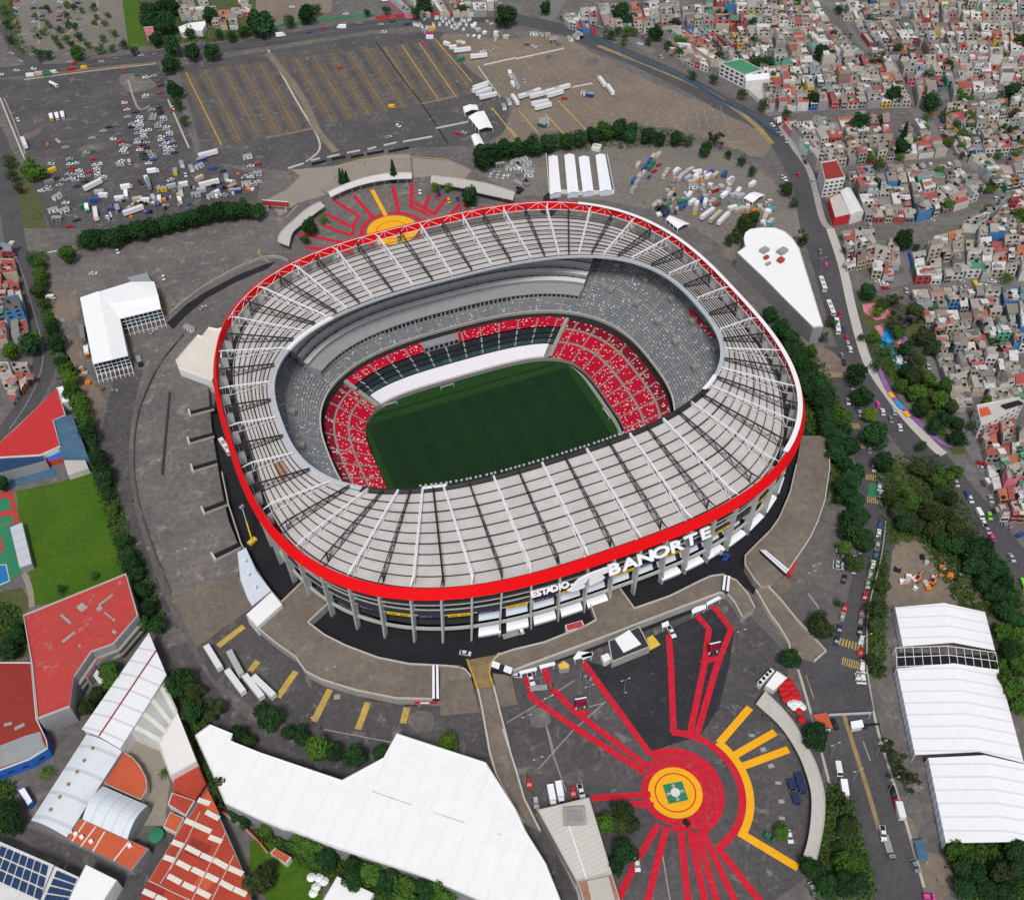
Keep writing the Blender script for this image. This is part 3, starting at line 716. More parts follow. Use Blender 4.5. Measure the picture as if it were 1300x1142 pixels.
path("pavement", 'concrete_pale', .12, "H 330,20 390,200 440,420 500,640 560,760 700,950 850,1110 900,1150", 5)
path("pavement", 'concrete', .12, "D 60,590 150,740 230,860 290,1090 H 330,20", 4)
path("pavement", 'concrete', .12, "A 120,400 440,358 780,320", 2)
path("pavement", 'dirt', .1, "T 985,420 1020,445 1045,455 1062,478", 16)
# north-west car park and green strips
sheet("grass_strip", 'rough_grass', .04, "A 0,0 66,0 70,240 150,285 120,300 60,262 30,200 0,60")
sheet("grass_strip", 'grass', .04, "A 610,-10 705,-10 722,232 642,240")
sheet("car_park", 'yard', .05, "A 65,-10 610,-10 640,218 350,250 150,280 62,240")
path("winding_path", 'paving', .09, "A 340,-10 352,30 330,70 350,110 368,140 335,175 345,200 375,225", 3.2)
path("winding_path", 'paving', .085, "A 190,60 195,140 192,220", 2.2)
path("winding_path", 'paving', .085, "A 488,-10 490,60 495,130", 2.2)
sheet("grass_strip", 'rough_grass', .04, "A 690,-10 1320,-10 1320,130 1100,190 760,235 720,225")
sheet("roadside_soil", 'rough_grass', .04, "A -10,720 40,720 130,860 200,1000 240,1142 60,1142 -10,900")
sheet("roadside_soil", 'dirt', .04, "B 0,-10 380,-10 380,60 0,150")
sheet("roadside_soil", 'rough_grass', .045, "H 470,320 760,420 860,640 960,900 1060,1150 950,1150 700,860 560,700 480,480")
sheet("woodland_floor", 'rough_grass', .045, "L 540,100 700,60 1000,160 1300,700 1300,1142 1100,1142 1060,760 860,520 620,480 560,300")
sheet("woodland_floor", 'rough_grass', .045, "T 975,395 1010,430 1062,500 1075,560 1066,640 1050,600 1052,556 1020,552 1015,470")
sheet("woodland_floor", 'rough_grass', .045, "P 900,860 1320,830 1320,1150 1010,1150 930,950")
sheet("camp_ground", 'dirt', .06, "L 620,540 720,460 880,500 1000,600 1100,760 900,780 660,790 580,720")
sheet("tent_ground", 'asphalt_light', .05, "T 1112,760 1180,745 1290,800 1300,1100 1200,1085 1170,1080 1140,960 1110,860")
path("kerb", 'curb', .14, "P 170,-10 240,230 330,570", 1.0)
path("kerb", 'curb', .14, "P 512,-10 560,260 640,530 720,790 800,1080", 1.0)
path("road_line", 'faded_yellow', .12, "P 400,220 450,380 520,600 575,790", 1.6)
path("road_line", 'faded_white', .12, "P 495,350 530,445", .5)
for s in ("L 510,137 598,155", "L 515,250 595,265", "L 375,960 500,998", "L 390,1058 480,1085", "H 330,752 400,752", "H 400,1010 480,1006", "H 440,1105 510,1108"):
    a, b = GP(s); mb = MB(); d = (b-a); n = max(8, int(d.length/1.25)); dn = Vector((-d.y, d.x, 0)).normalized()*1.9
    for i in range(n):
        p = a+d*(i/n); q = a+d*((i+.55)/n); mb.face([v+Vector((0, 0, .13)) for v in (p-dn, q-dn, q+dn, p+dn)], M['cross_yellow'])
    tag(mb.obj("crossing"), kind="structure")
sheet("painted_court", 'court_green', .12, "L 525,170 575,170 580,245 520,240")
# parking rows of the north lot: one set of stall marks for each row
top0, top1 = GP("T 234,88 552,49"); bot0, bot1 = GP("T 284,190 604,124")
for i in range(15):
    t = i/14; a = top0.lerp(top1, t); b = bot0.lerp(bot1, t); a = a.lerp(b, .04); b = b.lerp(a, .05)
    d = (b-a); n = int(d.length/2.6); dn = Vector((-d.y, d.x, 0)).normalized()*5.2; e = d.normalized()*.14
    bn = Vector((-d.y, d.x, 0)).normalized()*3.9; mb = MB(); mb.face([Vector((v.x, v.y, .058)) for v in (a-bn, b-bn, b+bn, a+bn)], M['stall_band']); tag(mb.obj("stall_band"), kind="structure")
    mb = MB()
    for k in range(n):
        p = a+d*(k/n); p.z = .07
        if RND.random() < .1: continue
        mb.face([p-dn-e, p-dn+e, p+dn+e, p+dn-e][::-1], M['faded_stall'])
    q = Vector((-d.y, d.x, 0)).normalized()*(.32 if i in (0, 11, 12, 13) else .18)
    mb.face([Vector((v.x, v.y, .075)) for v in (a-q, b-q, b+q, a+q)], M['kerb_yellow' if i in (0, 12, 13) else ('faded_white' if i == 5 else 'faded_yellow')])
    tag(mb.obj("stall_markings"), kind="structure")
for s, wd, m in (("B 60,250 200,500 320,720 250,810", 1.4, 'curb'), ("B 600,210 700,350 830,520 960,720", 1.0, 'asphalt_dark'), ("B 50,690 300,640", 3, 'dirt'), ("B 830,520 1010,480", 3, 'dirt'),
                 ("B 60,265 220,470 300,640 400,760", 5, 'dirt'), ("C -60,160 145,410", .8, 'faded_yellow'), ("C 130,270 240,400", .6, 'faded_yellow'), ("C 35,555 130,665", .8, 'kerb_yellow'), ("C 165,570 270,680", .8, 'kerb_yellow'),
                 ("C 230,505 370,650", .8, 'kerb_yellow'), ("C 310,460 400,550", .6, 'faded_yellow'), ("C -10,640 40,700", .8, 'kerb_yellow'), ("C 590,520 660,580", .5, 'faded_yellow'), ("C 720,520 810,610", .5, 'faded_yellow'), ("C 820,630 900,690", .9, 'faded_yellow'),
                 ("B 890,190 1080,410", .7, 'kerb_yellow'), ("B 1180,260 1300,400", .5, 'faded_yellow'), ("B 1180,540 1300,690", .9, 'kerb_yellow'),
                 ("A 0,490 60,640 125,800", 1.2, 'curb'), ("A 20,490 70,610 128,770", 1.0, 'paving'), ("E 215,145 285,132", 1, 'white_paint'),
                 ("A 640,400 690,540 750,530", 1.5, 'faded_white'), ("A 840,500 945,740", 1.2, 'curb'), ("C 1000,520 860,580 880,640 1000,670 1110,610", .35, 'faded_white'), ("C 920,560 940,640", .35, 'faded_white'), ("C 960,548 985,640", .35, 'faded_white'), ("C 1000,540 1035,630", .35, 'faded_white'), ("C 1040,530 1075,620", .35, 'faded_white'),
                 ("C 430,230 760,360 1000,470 1200,610 1300,720", 4, 'faded_yellow'), ("E 230,230 235,260", .8, 'kerb_yellow'),
                 ("E 850,840 830,1000 820,1142 I 805,130", .9, 'asphalt_patch'), ("P 210,20 250,140", .5, 'faded_yellow')):
    (path("marking", m, .1, s, wd, True) if m != 'asphalt_patch' else None)
for s in ("B 160,845 240,820", "B 275,805 320,795", "B 355,790 420,775", "B 455,768 520,755", "B 558,750 602,738", "B 640,730 702,715", "B 735,712 882,686", "B 900,645 1060,612", "C 20,298 260,245", "C 300,440 400,420", "B 1110,335 1220,490", "B 1140,328 1300,292"):
    wallrun("barrier", s, .1, .9, .5, 'white_paint', None, "barrier"); later(COL.objects[-1], "low white barrier on the north parking lot", "barrier", pts(s)[0][0], "low white barriers on the north lot")
for s in ("B 280,825 350,808", "B 380,800 448,788", "B 475,790 540,778", "B 555,775 640,760", "B 665,762 765,742"):
    wallrun("barrier", s, .1, 1.2, 1.2, 'black', None, "barrier"); later(COL.objects[-1], "long black barrier beside the curved north walkway", "barrier", pts(s)[0][0], "black barriers by the north walkway")
sheet("walkway", 'paving', .06, "B 175,850 400,830 640,775 770,770 780,880 560,900 360,970")
sheet("walkway", 'paving', .06, "B 50,1000 155,950 240,860 350,975 200,1020 120,1080")
sheet("walkway", 'paving', .06, "B 780,790 975,805 1080,850 1040,900 880,880 790,890")
path("kerb", 'kerb_yellow', .12, "B 390,840 520,800 640,790 770,785 970,800", .7)
# ---- painted sun on the south plaza
HC = G(857.4, 1005.6); HR = 9.9
def disc(name, c, r0, r1, z, m, a0=0, a1=360, n=96):
    mb = MB()
    for i in range(n):
        a, b = math.radians(a0+(a1-a0)*i/n), math.radians(a0+(a1-a0)*(i+1)/n)
        P = lambda r, t: (c.x+r*math.cos(t), c.y+r*math.sin(t), z)
        mb.face([P(r0, a), P(r1, a), P(r1, b), P(r0, b)] if r0 > 0 else [P(0, a), P(r1, a), P(r1, b)], M[m])
    return tag(mb.obj(name), kind="structure")
def adeg(s, c=None): p = GP(s)[0]-(c or HC); return math.degrees(math.atan2(p.y, p.x))
disc("painted_disc", HC, 0, HR, .16, 'yellow_paint'); disc("painted_ring", HC, 7.15, 7.6, .18, 'red_paint')
disc("painted_ring", HC, HR+.1, 12.5, .13, 'red_paint'); a0, a1 = adeg("O 960,830"), adeg("O 690,410")
disc("painted_ring", HC, 12.8, 14.6, .13, 'red_paint', a0-40, a1+12); disc("painted_ring", HC, 14.9, 17.9, .13, 'red_paint', a0, a1)
b0, b1 = adeg("O 1030,880"), adeg("O 800,310"); rr = (GP("O 1150,600")[0]-HC).length
disc("painted_arc", HC, rr-1.5, rr+1.2, .13, 'red_paint', b0, b1)
c0, c1 = adeg("O 1130,810"), adeg("O 1030,350"); disc("painted_arc", HC, rr+1.25, rr+4.1, .13, 'yellow_paint', c0, c1)
rt = math.radians(12)+math.atan2((G(870, 1005)-G(857, 1005)).y, (G(870, 1005)-G(857, 1005)).x)
mb = MB(); s4 = 3.75; cs, sn = math.cos(rt), math.sin(rt)
def hp(x, y, z): return (HC.x+x*cs-y*sn, HC.y+x*sn+y*cs, z)
mb.face([hp(-s4, -s4, .2), hp(s4, -s4, .2), hp(s4, s4, .2), hp(-s4, s4, .2)], M['court_green']); tag(mb.obj("painted_square"), kind="structure")
disc("painted_spot", HC, 0, 1.75, .22, 'white_paint', n=40)
for k in range(4):
    mb = MB(); a = k*math.pi/2
    def rp(x, y): return hp(x*math.cos(a)-y*math.sin(a), x*math.sin(a)+y*math.cos(a), .22)
    mb.face([rp(1.7, -.2), rp(3.1, -.2), rp(3.1, .2), rp(1.7, .2)], M['white_paint']); mb.face([rp(2.5, -.7), rp(3.3, -.25), rp(3.3, .25), rp(2.5, .7)], M['white_paint']); tag(mb.obj("painted_arrow"), kind="structure")
for s in ("T 668,858 675.6,886 740,930 818,980", "T 691,849 699,872 731,904 775,937 824,974", "T 741,841 826,958", "T 849,806 852,848 855,930", "T 885,781 900,798.5 894,845 876,930", "T 905,769 928,798.5 910,845 884,935",
          "T 751,1013 826,1008", "T 800,1020 830,1022", "T 836,1046 812,1086 785,1140", "T 846,1050 820,1150", "T 864,1053 874,1150", "T 876,1055 896,1150", "T 884,1055 912,1150", "T 891,1054 936,1150", "T 910,1074 970,1150", "O 330,210 380,205"):
    path("painted_stripe", 'red_paint', .15, s, 2.5, False)
for s in ("T 913,943 952,898", "T 930,960 984,929", "T 944,972 1001,951", "T 938,1056 1013,1101"): path("painted_stripe", 'yellow_paint', .15, s, 2.9, False)
path("painted_stripe", 'red_paint', .15, "R 610,575 690,548", 2.4, False)
for s in ("Q 540,890 760,760 1100,540", "Q 870,930 900,1010 930,1142", "O 170,270 200,400 270,600", "O 130,490 300,300 470,150", "L 220,720 275,790", "N 340,290 680,355", "O 750,900 790,1142", "R 1160,215 1220,300", "R 30,800 110,780"):
    path("slab_joint", 'faded_white', .1, s, .45, False)
for s in ("N 200,0 110,130", "N 370,90 290,250", "N 560,155 510,290", "N 755,180 735,260", "I 1220,885 1090,985", "I 1290,1060 1250,1110"): path("bay_line", 'kerb_yellow', .1, s, 2.6, False)
for s in ("O 400,1010 410,1020", "P 70,550 72,565", "P 85,640 88,660", "P 88,725 90,742", "R 925,1010 935,1030", "R 870,940 872,955", "R 965,1095 975,1115", "A 280,695 300,715", "E 300,475 318,480", "N 390,130 420,125"):
    path("concrete_patch", 'concrete', .09, s, 2.2, False)
for s in ("I 830,900 900,905 930,960 850,990 820,1020", "A 600,380 700,370 780,420 740,450 640,460", "A 400,740 530,710 520,750 410,760", "N 760,220 870,200 890,290 800,300", "R 1160,80 1210,60 1230,110 1150,180 1100,170", "O 80,200 160,180 190,260 110,280",
          "A 110,680 210,640 180,680 110,700", "C 340,310 420,290 430,320 360,330"):
    sheet("worn_patch", 'asphalt_light', .06, s)
sheet("dark_bay_paving", 'asphalt_patch', .062, "N 530,108 660,132 800,150 800,172 660,155 535,130")  # strip of dark bluish asphalt along the foot of the promenade wall
sheet("hatched_bay", 'hazard', .12, "R 330,445 360,430 400,480 345,510")
# ---- painted sun on the north plaza
SN = G(498.4, 292); SR = 32.5/SC(498, 292)
disc("painted_disc", SN, 0, SR, .12, 'yellow_paint'); disc("painted_ring", SN, SR*.6, SR*.63, .14, 'red_paint'); disc("painted_ring", SN, SR*1.1, SR*1.28, .1, 'red_paint')
for s in ("B 385,1000 515,1080 480,1142", "B 490,980 590,1095", "B 685,935 715,1070", "B 780,920 775,1035 870,1080", "B 865,975 840,1060", "B 955,990 890,1070", "B 1025,1015 960,1090",
          "F 350,125 490,195 480,230", "F 330,180 480,235", "F 215,222 400,262 470,270", "F 250,292 400,305 500,320", "F 780,60 900,130"):
    path("painted_stripe", 'red_paint', .1, s, 2.6, False)
path("painted_stripe", 'yellow_paint', .11, "B 580,950 650,1080", 2.6, False)
for s in ("F 110,90 180,65 205,85 150,145", "F 20,300 10,320 60,365", "A 1000,0 1001,1"):
    path("marking", 'kerb_yellow', .1, s, .6, False)
# ------------------------------------------------------------------ raised decks
def deck(name, s, z, m, wall='concrete', kind="structure", label=None, cat=None):
    P = GP(s, z); mb = MB(); mb.prism(P, 0.03, z, M[wall], M[m]); o = mb.obj(name)
    return tag(o, label, cat, None, kind)
DZ = 4.3
deck("west_terrace", "T 233.6,424.6 203,462.7 177.7,518.6 170,575 175,633 193,692 217,753 302,732 306,700 290,660 282,625 275,585 268,540 264,490 262,450 258,432", DZ, 'asphalt_light')
deck("promenade_deck", "S 445,470 600,615 455,750 560,830 700,900 900,975 1100,1015 1240,1022 J 960,1085 1030,1092 Q 130,420 200,455 245,510 N 960,30 915,140 700,135 500,95 330,42 250,2 J 200,1040 100,970 40,920 S 130,775", DZ, 'deck')
deck("promenade_deck", "Q 430,380 480,330 600,290 850,230 1180,100 R 70,355 20,225 190,190 265,295 450,230 600,155 660,128 720,120 790,150 850,220 885,290 820,335 780,260 740,212 700,215 500,290 290,370 150,425 0,480 Q 700,420 590,465", DZ, 'deck')
deck("promenade_deck", "T 1018,553 1051,553 1053,594 1047,635 1038,662 1028,683 1000.5,724 980,742 965,744.5 957,735.4 945.8,717 945.8,706 959.5,692 977.7,674 989,658 1002.7,626 1011,590", DZ, 'deck')
def stairs(name, top, bot, z0, z1, n, m):
    a, b = [Vector(p) for p in top], [Vector(p) for p in bot]; mb = MB()
    for k in range(n):
        t0, t1 = k/n, (k+1)/n; z = lerp(z1, z0, k/n)
        q = [a[0].lerp(b[0], t0), a[1].lerp(b[1], t0), a[1].lerp(b[1], t1), a[0].lerp(b[0], t1)]
        mb.prism([(p.x, p.y) for p in q], .03, max(z-.02, .1), M[m])
    return mb.obj(name)
tag(stairs("grand_staircase", GP("T 217,753 303,732", DZ), GP("T 249,822 322,770", 0), 0, DZ, 22, 'deck'), "broad grey staircase descending from the western terrace to the bus yard", "staircase")
tag(stairs("staircase", GP("T 558,850 598,860", DZ), GP("T 559,908 609,904", 0), 0, DZ, 18, 'deck'), "wide brown staircase beside the orange ramp, left of it", "staircase")
tag(stairs("staircase", GP("Q 425,480 580,500", DZ), GP("Q 480,760 630,740", 0), 0, DZ, 16, 'deck'), "brown staircase beside the orange ramp, right of it", "staircase")
tag(stairs("staircase", GP("T 980,742 996,731", DZ), GP("T 985,761 1009,743", 0), 0, DZ, 12, 'deck'), "short staircase at the foot of the eastern promenade", "staircase")
# parapets: along every free edge of the decks
for s, lab in (("S 455,750 560,830 700,900 900,975 1100,1015 1240,1022 J 960,1085 1030,1092 Q 130,420 200,455 245,510", "pale parapet on inner edge of the south-west promenade"),
               ("S 130,775 J 40,920 100,970 200,1040 N 250,2 330,42 500,95 700,135 915,140", "pale parapet on outer edge of the south-west promenade"),
               ("Q 430,380 480,330 600,290 850,230 1180,100 R 65,355", "pale parapet from orange ramp to the south bridge"), ("R 265,295 450,230 600,155 660,128 720,120 790,150 850,220 885,290", "pale parapet from the south bridge to the curved corner"),
               ("R 820,335 780,260 740,212 700,215 500,290 290,370 150,425 0,480 Q 700,420 590,465", "long pale parapet above the red stripes of the plaza"),
               ("T 1051,553 1053,594 1047,635 1038,662 1028,683 1000.5,724", "pale parapet on outer edge of the eastern promenade"), ("T 965,744.5 957,735.4 945.8,717 945.8,706 959.5,692 977.7,674 989,658 1002.7,626 1011,590", "yellowed parapet on inner edge of the eastern promenade"),
               ("R 20,225 70,355", "low parapet on left side of the south bridge"), ("R 190,190 265,295", "low parapet on right side of the south bridge"), ("S 445,470 130,775", "parapet on left side of the south-west bridge"), ("S 600,615 455,750", "parapet on right side of the south-west bridge"),
               ("T 282,600 290,640 306,690 320,715 342,748 357,765", "brown wall along the western edge of the moat")):
    wallrun("parapet", s, DZ, .75, .5, 'curb' if 'yellowed' in lab or 'brown' in lab else 'concrete_pale', lab, "parapet", smooth=False)
wallrun("terrace_wall", "T 233.6,424.6 203,462.7 177.7,518.6 170,575 175,633 193,692 217,753", DZ, .8, .6, 'asphalt', "low curved wall on outer edge of the western terrace", "wall")
wallrun("terrace_wall", "E 850,840 835,1000 822,1142 I 812,130", DZ, .6, 1.0, 'stand_dark', "straight dark gutter wall across the western terrace", "wall", smooth=False)
for i, s in enumerate(("E 955,945 1070,915", "E 950,1085 1070,1050", "I 968,100 1085,65", "I 1022,310 1140,265", "I 1075,540 1200,480")):
    a, b = GP(s, DZ); d = (b-a).normalized(); n = Vector((-d.y, d.x, 0))*1.9
    r = empty("stairwell", (a.x, a.y, DZ)); later(r, "dark stairwell slot with concrete end wall on the western terrace", "stairwell", -i, "stairwell slots on the western terrace")
    inv = Vector((-a.x, -a.y, -DZ)); mb = MB()
    mb.face([v+inv+Vector((0, 0, .05)) for v in (a-n, b-n, b+n, a+n)], M['black']); mb.obj("opening", r)
    mb = MB(); mb.prism([v+inv for v in (a-n*1.3-d, a+n*1.3-d, a+n*1.3, a-n*1.3)], 0, 1.5, M['concrete_pale']); mb.obj("end_wall", r)
    mb = MB(); mb.prism([v+inv for v in (a-n*1.25, b-n*1.25, b-n, a-n)], 0, 1.1, M['concrete']); mb.obj("side_wall", r)
# ramps with side walls
def ramp(s_left, s_right, z0, z1, m, lab, wallm='concrete_pale'):
    A, B = GP(s_left), GP(s_right); n = len(A); c = A[0]
    r = empty("access_ramp", (c.x, c.y, 0)); tag(r, lab, "ramp"); inv = Vector((-c.x, -c.y, 0))
    mb = MB(); Z = [lerp(z0, z1, i/(n-1)) for i in range(n)]
    for i in range(n-1):
        q = [A[i]+inv+Vector((0, 0, Z[i])), B[i]+inv+Vector((0, 0, Z[i])), B[i+1]+inv+Vector((0, 0, Z[i+1])), A[i+1]+inv+Vector((0, 0, Z[i+1]))]
        mb.face(q if (q[1]-q[0]).cross(q[2]-q[0]).z > 0 else q[::-1], M[m])
        for s in (A, B):
            mb.face([s[i]+inv, s[i+1]+inv, s[i+1]+inv+Vector((0, 0, Z[i+1])), s[i]+inv+Vector((0, 0, Z[i]))], M['concrete'])
    mb.obj("roadway", r)
    for s in (A, B):
        mb = MB(); L, R = ribbon_pts(s, .7); up = lambda v, i: v+inv+Vector((0, 0, Z[i]+1.0))
        b0 = len(mb.v); sl = mb.slot(M[wallm])
        for i in range(n): mb.v += [tuple(L[i]+inv), tuple(up(L[i], i)), tuple(up(R[i], i)), tuple(R[i]+inv)]
        for i in range(n-1):
            for k in range(3): mb.f.append((b0+i*4+k, b0+i*4+k+1, b0+i*4+k+5, b0+i*4+k+4)); mb.m.append(sl)
        for i in (0, n-1): mb.f.append(tuple(b0+i*4+k for k in range(4))); mb.m.append(sl)
        mb.obj("side_wall", r)
ramp("Q 215,375 235,440 270,530 300,630", "Q 480,325 405,420 400,510 432,610", .15, 1.5, 'faded_yellow', "short orange-painted ramp between two promenade ends", 'kerb_yellow')
ramp("Q 305,640 340,800 400,1142 N 1200,520 1270,650 1310,720 O 60,760", "Q 435,620 480,800 570,1142 N 1235,300 1300,500 O 60,640 140,800", 2.2, .1, 'deck', "long narrow ramp running down past the big white roof")
ramp("R 885,222 925,285 960,340 1010,400 1060,480 1070,540", "R 925,180 1010,265 1100,370 1180,450 1250,520 1190,570", 3.0, .12, 'deck', "brown ramp descending to the avenue from the eastern promenade", 'curb')
wallrun("retaining_wall", "T 216,400 238,382 262,364 300,343 334,329 354,328 366,333", 0.1, 1.8, .8, 'concrete', "pale curved retaining wall beside the sunken ramp, north-west of stadium", "wall")
# ------------------------------------------------------------------ large buildings, tents and canopies
class Thing:
    def __init__(s, name, label, cat, c, group=None):
        s.c = Vector((c[0], c[1], c[2] if len(c) > 2 else 0)); s.o = empty(name, s.c); tag(s.o, label, cat, group)
    def part(s, name, mb, parent=None, m=None):
        o = mb.obj(name, parent or s.o)
        if parent is None: o.location = -s.c
        return o
def cen(P): return sum((Vector((p.x, p.y, 0)) for p in P), Vector())/len(P)
def inset(P, d):
    c = cen(P); return [Vector((p.x, p.y, p.z))+(Vector((c.x-p.x, c.y-p.y, 0)).normalized()*d) for p in P]
def facing(a, b, c):
    """true if the wall a-b faces the camera (c: a point inside)"""
    n = Vector((b.y-a.y, a.x-b.x, 0)); m = (a+b)/2
    if n.dot(m-c) < 0: n = -n
    return n.normalized(), n.dot(CAM-m) > 0
def windows(t, parent, P, z0, z1, floors, step, wmat='win', size=(1.5, 1.4), vis=True, frac=1.0):
    c = cen(P); n = len(P)
    for i in range(n):
        a, b = P[i], P[(i+1) % n]; nn, f = facing(a, b, c)
        if vis and not f: continue
        L = (b-a).xy.length; k = int(L/step)
        if k < 1: continue
        d = Vector((b.x-a.x, b.y-a.y, 0))/L
        for fl in range(floors):
            z = z0+(z1-z0)*(fl+.35)/floors
            for j in range(k):
                if RND.random() > frac: continue
                p = Vector((a.x, a.y, 0))+d*(L*(j+.5)/k); mb = MB(); w2 = min(size[0], L/k*.8)/2
                q = [p-d*w2+nn*.06, p+d*w2+nn*.06]
                vs = [Vector((q[0].x, q[0].y, z)), Vector((q[1].x, q[1].y, z)), Vector((q[1].x, q[1].y, z+size[1])), Vector((q[0].x, q[0].y, z+size[1]))]
                if (vs[1]-vs[0]).cross(vs[2]-vs[0]).dot(nn) < 0: vs = vs[::-1]
                mb.face(vs, M[wmat]); o = mb.obj("window", parent)
def block(name, label, cat, s, h, wall, roof, parapet=.7, group=None, win=None, z0=0.0, pcol=None):
    P = GP(s, h) if isinstance(s, str) else s
    t = Thing(name, label, cat, cen(P), group)
    mb = MB(); mb.prism(P, z0, h-.25, M[wall]); w_ = t.part("wall", mb)
    Q = inset(P, .45); mb = MB(); mb.prism(Q, h-.25, h-.05, M[roof]); t.roof = t.part("roof", mb); t.P = P
    if parapet:
        mb = MB(); n = len(P)
        for i in range(n):
            a, b, c2, d2 = P[i], P[(i+1) % n], Q[(i+1) % n], Q[i]; mb.prism([a, b, c2, d2], h-.25, h+parapet-.25, M[pcol or wall])
        t.part("parapet", mb)
    if win: windows(t, w_, P, z0+.3, h-.6, *win)
    t.wall = w_
    return t
def gable(t, A, B, C, D, ze, zr, m, wallm=None, overhang=0.0, z0=0.0, name="roof", ridge=None):
    """A-B and C-D are the gable ends (A,D one eave; B,C the other)"""
    r0, r1 = ridge or ((A+B)/2, (C+D)/2); Z = lambda p, z: Vector((p.x, p.y, z))
    mb = MB(); up = lambda q: q if (q[1]-q[0]).cross(q[2]-q[0]).z > 0 else q[::-1]
    for q in ([Z(A, ze), Z(r0, zr), Z(r1, zr), Z(D, ze)], [Z(r0, zr), Z(B, ze), Z(C, ze), Z(r1, zr)]):
        q = up(q); mb.face(q, m)
        mb.face([v-Vector((0, 0, .25)) for v in q][::-1], m)
        for i in range(4): a, b = q[i], q[(i+1) % 4]; mb.face([a, a-Vector((0, 0, .25)), b-Vector((0, 0, .25)), b], m)
    o = t.part(name, mb)
    if wallm:
        mb = MB(); W = [A, B, C, D]; c = cen(W); W = [Z(p+(c-Z(p, 0)).normalized()*.4, 0) for p in W]; i0 = (W[0]+W[1])/2; i1 = (W[2]+W[3])/2
        dd = ze-.3; zz = zr-.35
        mb.face([Z(W[0], z0), Z(W[1], z0), Z(W[1], dd), Z(i0, zz), Z(W[0], dd)], wallm); mb.face([Z(W[2], z0), Z(W[3], z0), Z(W[3], dd), Z(i1, zz), Z(W[2], dd)], wallm)
        mb.face([Z(W[1], z0), Z(W[2], z0), Z(W[2], dd), Z(W[1], dd)], wallm); mb.face([Z(W[3], z0), Z(W[0], z0), Z(W[0], dd), Z(W[3], dd)], wallm)
        t.part("wall", mb)
    return o
def barrel(t, A, B, C, D, ze, rise, m, wallm, z0=0.0, n=10, name="roof"):
    """arched roof; the arch spans from edge A-D to edge B-C"""
    mb = MB(); Z = lambda p, z: Vector((p.x, p.y, z)); E = []
    for k in range(n+1):
        f = k/n; z = ze+rise*math.sin(math.pi*f); E.append((Z(A.lerp(B, f), z), Z(D.lerp(C, f), z)))
    for k in range(n):
        q = [E[k][0], E[k+1][0], E[k+1][1], E[k][1]]
        mb.face(q if (q[1]-q[0]).cross(q[2]-q[0]).z > 0 else q[::-1], m)
    o = t.part(name, mb); mb = MB()
    for j in (0, 1):
        mb.face([Z(E[0][j], z0)]+[e[j]-Vector((0, 0, .1)) for e in E]+[Z(E[-1][j], z0)], wallm)
    mb.face([Z(E[0][0], z0), Z(E[0][1], z0), E[0][1]-Vector((0, 0, .1)), E[0][0]-Vector((0, 0, .1))], wallm); mb.face([Z(E[-1][0], z0), Z(E[-1][1], z0), E[-1][1]-Vector((0, 0, .1)), E[-1][0]-Vector((0, 0, .1))], wallm)
    t.part("wall", mb); return o
def roof_box(t, s, z, size, m, name="roof_unit", rz=None):
    p = GP(s, z)[0]; mb = MB(); mb.box((p.x, p.y, z), size, M[m], rz if rz is not None else .3); return t.part(name, mb)
def edge_ang(a, b): return math.atan2(b.y-a.y, b.x-a.x)

# the big white roof at the bottom
h = 10
M['hall_roof'] = ribbed('hall_roof', (.86, .86, .86), edge_ang(*GP("N 0,400 430,543", 10)), 7.5, .05, .65, (.78, .775, .76), .5)
t = block("warehouse", "huge angular white-roofed hall at the bottom of the picture", "warehouse",
          "M 975,320 1050,265 1160,310 1150,345 1300,405 N 430,543 640,430 705,310 1150,455 1300,690 O 70,800 170,960 250,1160 N 1160,1165 860,1035 400,885 180,800 130,790 0,735 M 1125,660 1070,530", h, 'grey_wall', 'hall_roof', .5, pcol='white_wall')
for s in ("N 580,598 780,668", "N 890,705 1040,755", "N 1205,810 1225,818"):
    a, b = GP(s, h); mb = MB(); mb.bar((a.x, a.y, h+.02), (b.x, b.y, h+.02), .1, M['faded_white']); t.part("roof_seam", mb)
# red flat roof, lower left
h = 11
t = block("school_building", "large flat red-roofed building beside the green field, lower left", "building", "I 118,832 632,624 692,832 572,972 462,1012 370,1142 M 350,178 190,238 160,-30", h, 'grey_wall', 'red_roof', .9, pcol='concrete_pale')
P = t.P
mb = MB()
for z in (3.2, 6.6):
    for i in (2, 3, 4): a, b = P[i], P[i+1]; mb.bar((a.x+.5, a.y-.6, z), (b.x+.5, b.y-.6, z), .8, M['concrete'])
t.part("balcony_slab", mb)
for s, sz in (("I 500,800", (2.2, 2.2, .8)), ("I 570,855", (1.2, 1.2, .5)), ("I 573,915", (1.2, 2, .5)), ("I 330,850", (1.1, 7, .35)), ("I 345,940", (6, 1.2, .35)), ("I 530,755", (7, .9, .35)), ("I 540,830", (.6, 5, .25)), ("I 410,790", (3, 4, .1)), ("I 400,985", (1, 1, .5))):
    roof_box(t, s, h-.05, sz, 'concrete', "roof_unit", .5)
block("school_wing", "small red-roofed wing tucked below the big flat red roof", "building", "I 372,1142 470,1015 575,980 575,1010 480,1075 440,1142", 6.5, 'grey_wall', 'red_roof', .5)
t = block("school_hall", "flat dark-red roof with grey patches at the left edge, blue wall below", "building", "M -60,-45 155,-45 185,235 235,345 240,385 150,440 0,495 -60,515", 6, 'bright_blue', 'tile_dark', .6, pcol='white_wall', win=(1, 4, 'win', (2.2, 1.1), True))
for s in ("M 0,370 130,320 200,300 215,350 235,390 150,430 0,480", "M 20,260 60,250 60,265 20,275", "M 70,280 120,255 125,270 75,295"):
    P = GP(s, 6.0); mb = MB(); mb.prism(P, 5.96, 6.03, M['gallery']); t.part("roof_patch", mb)
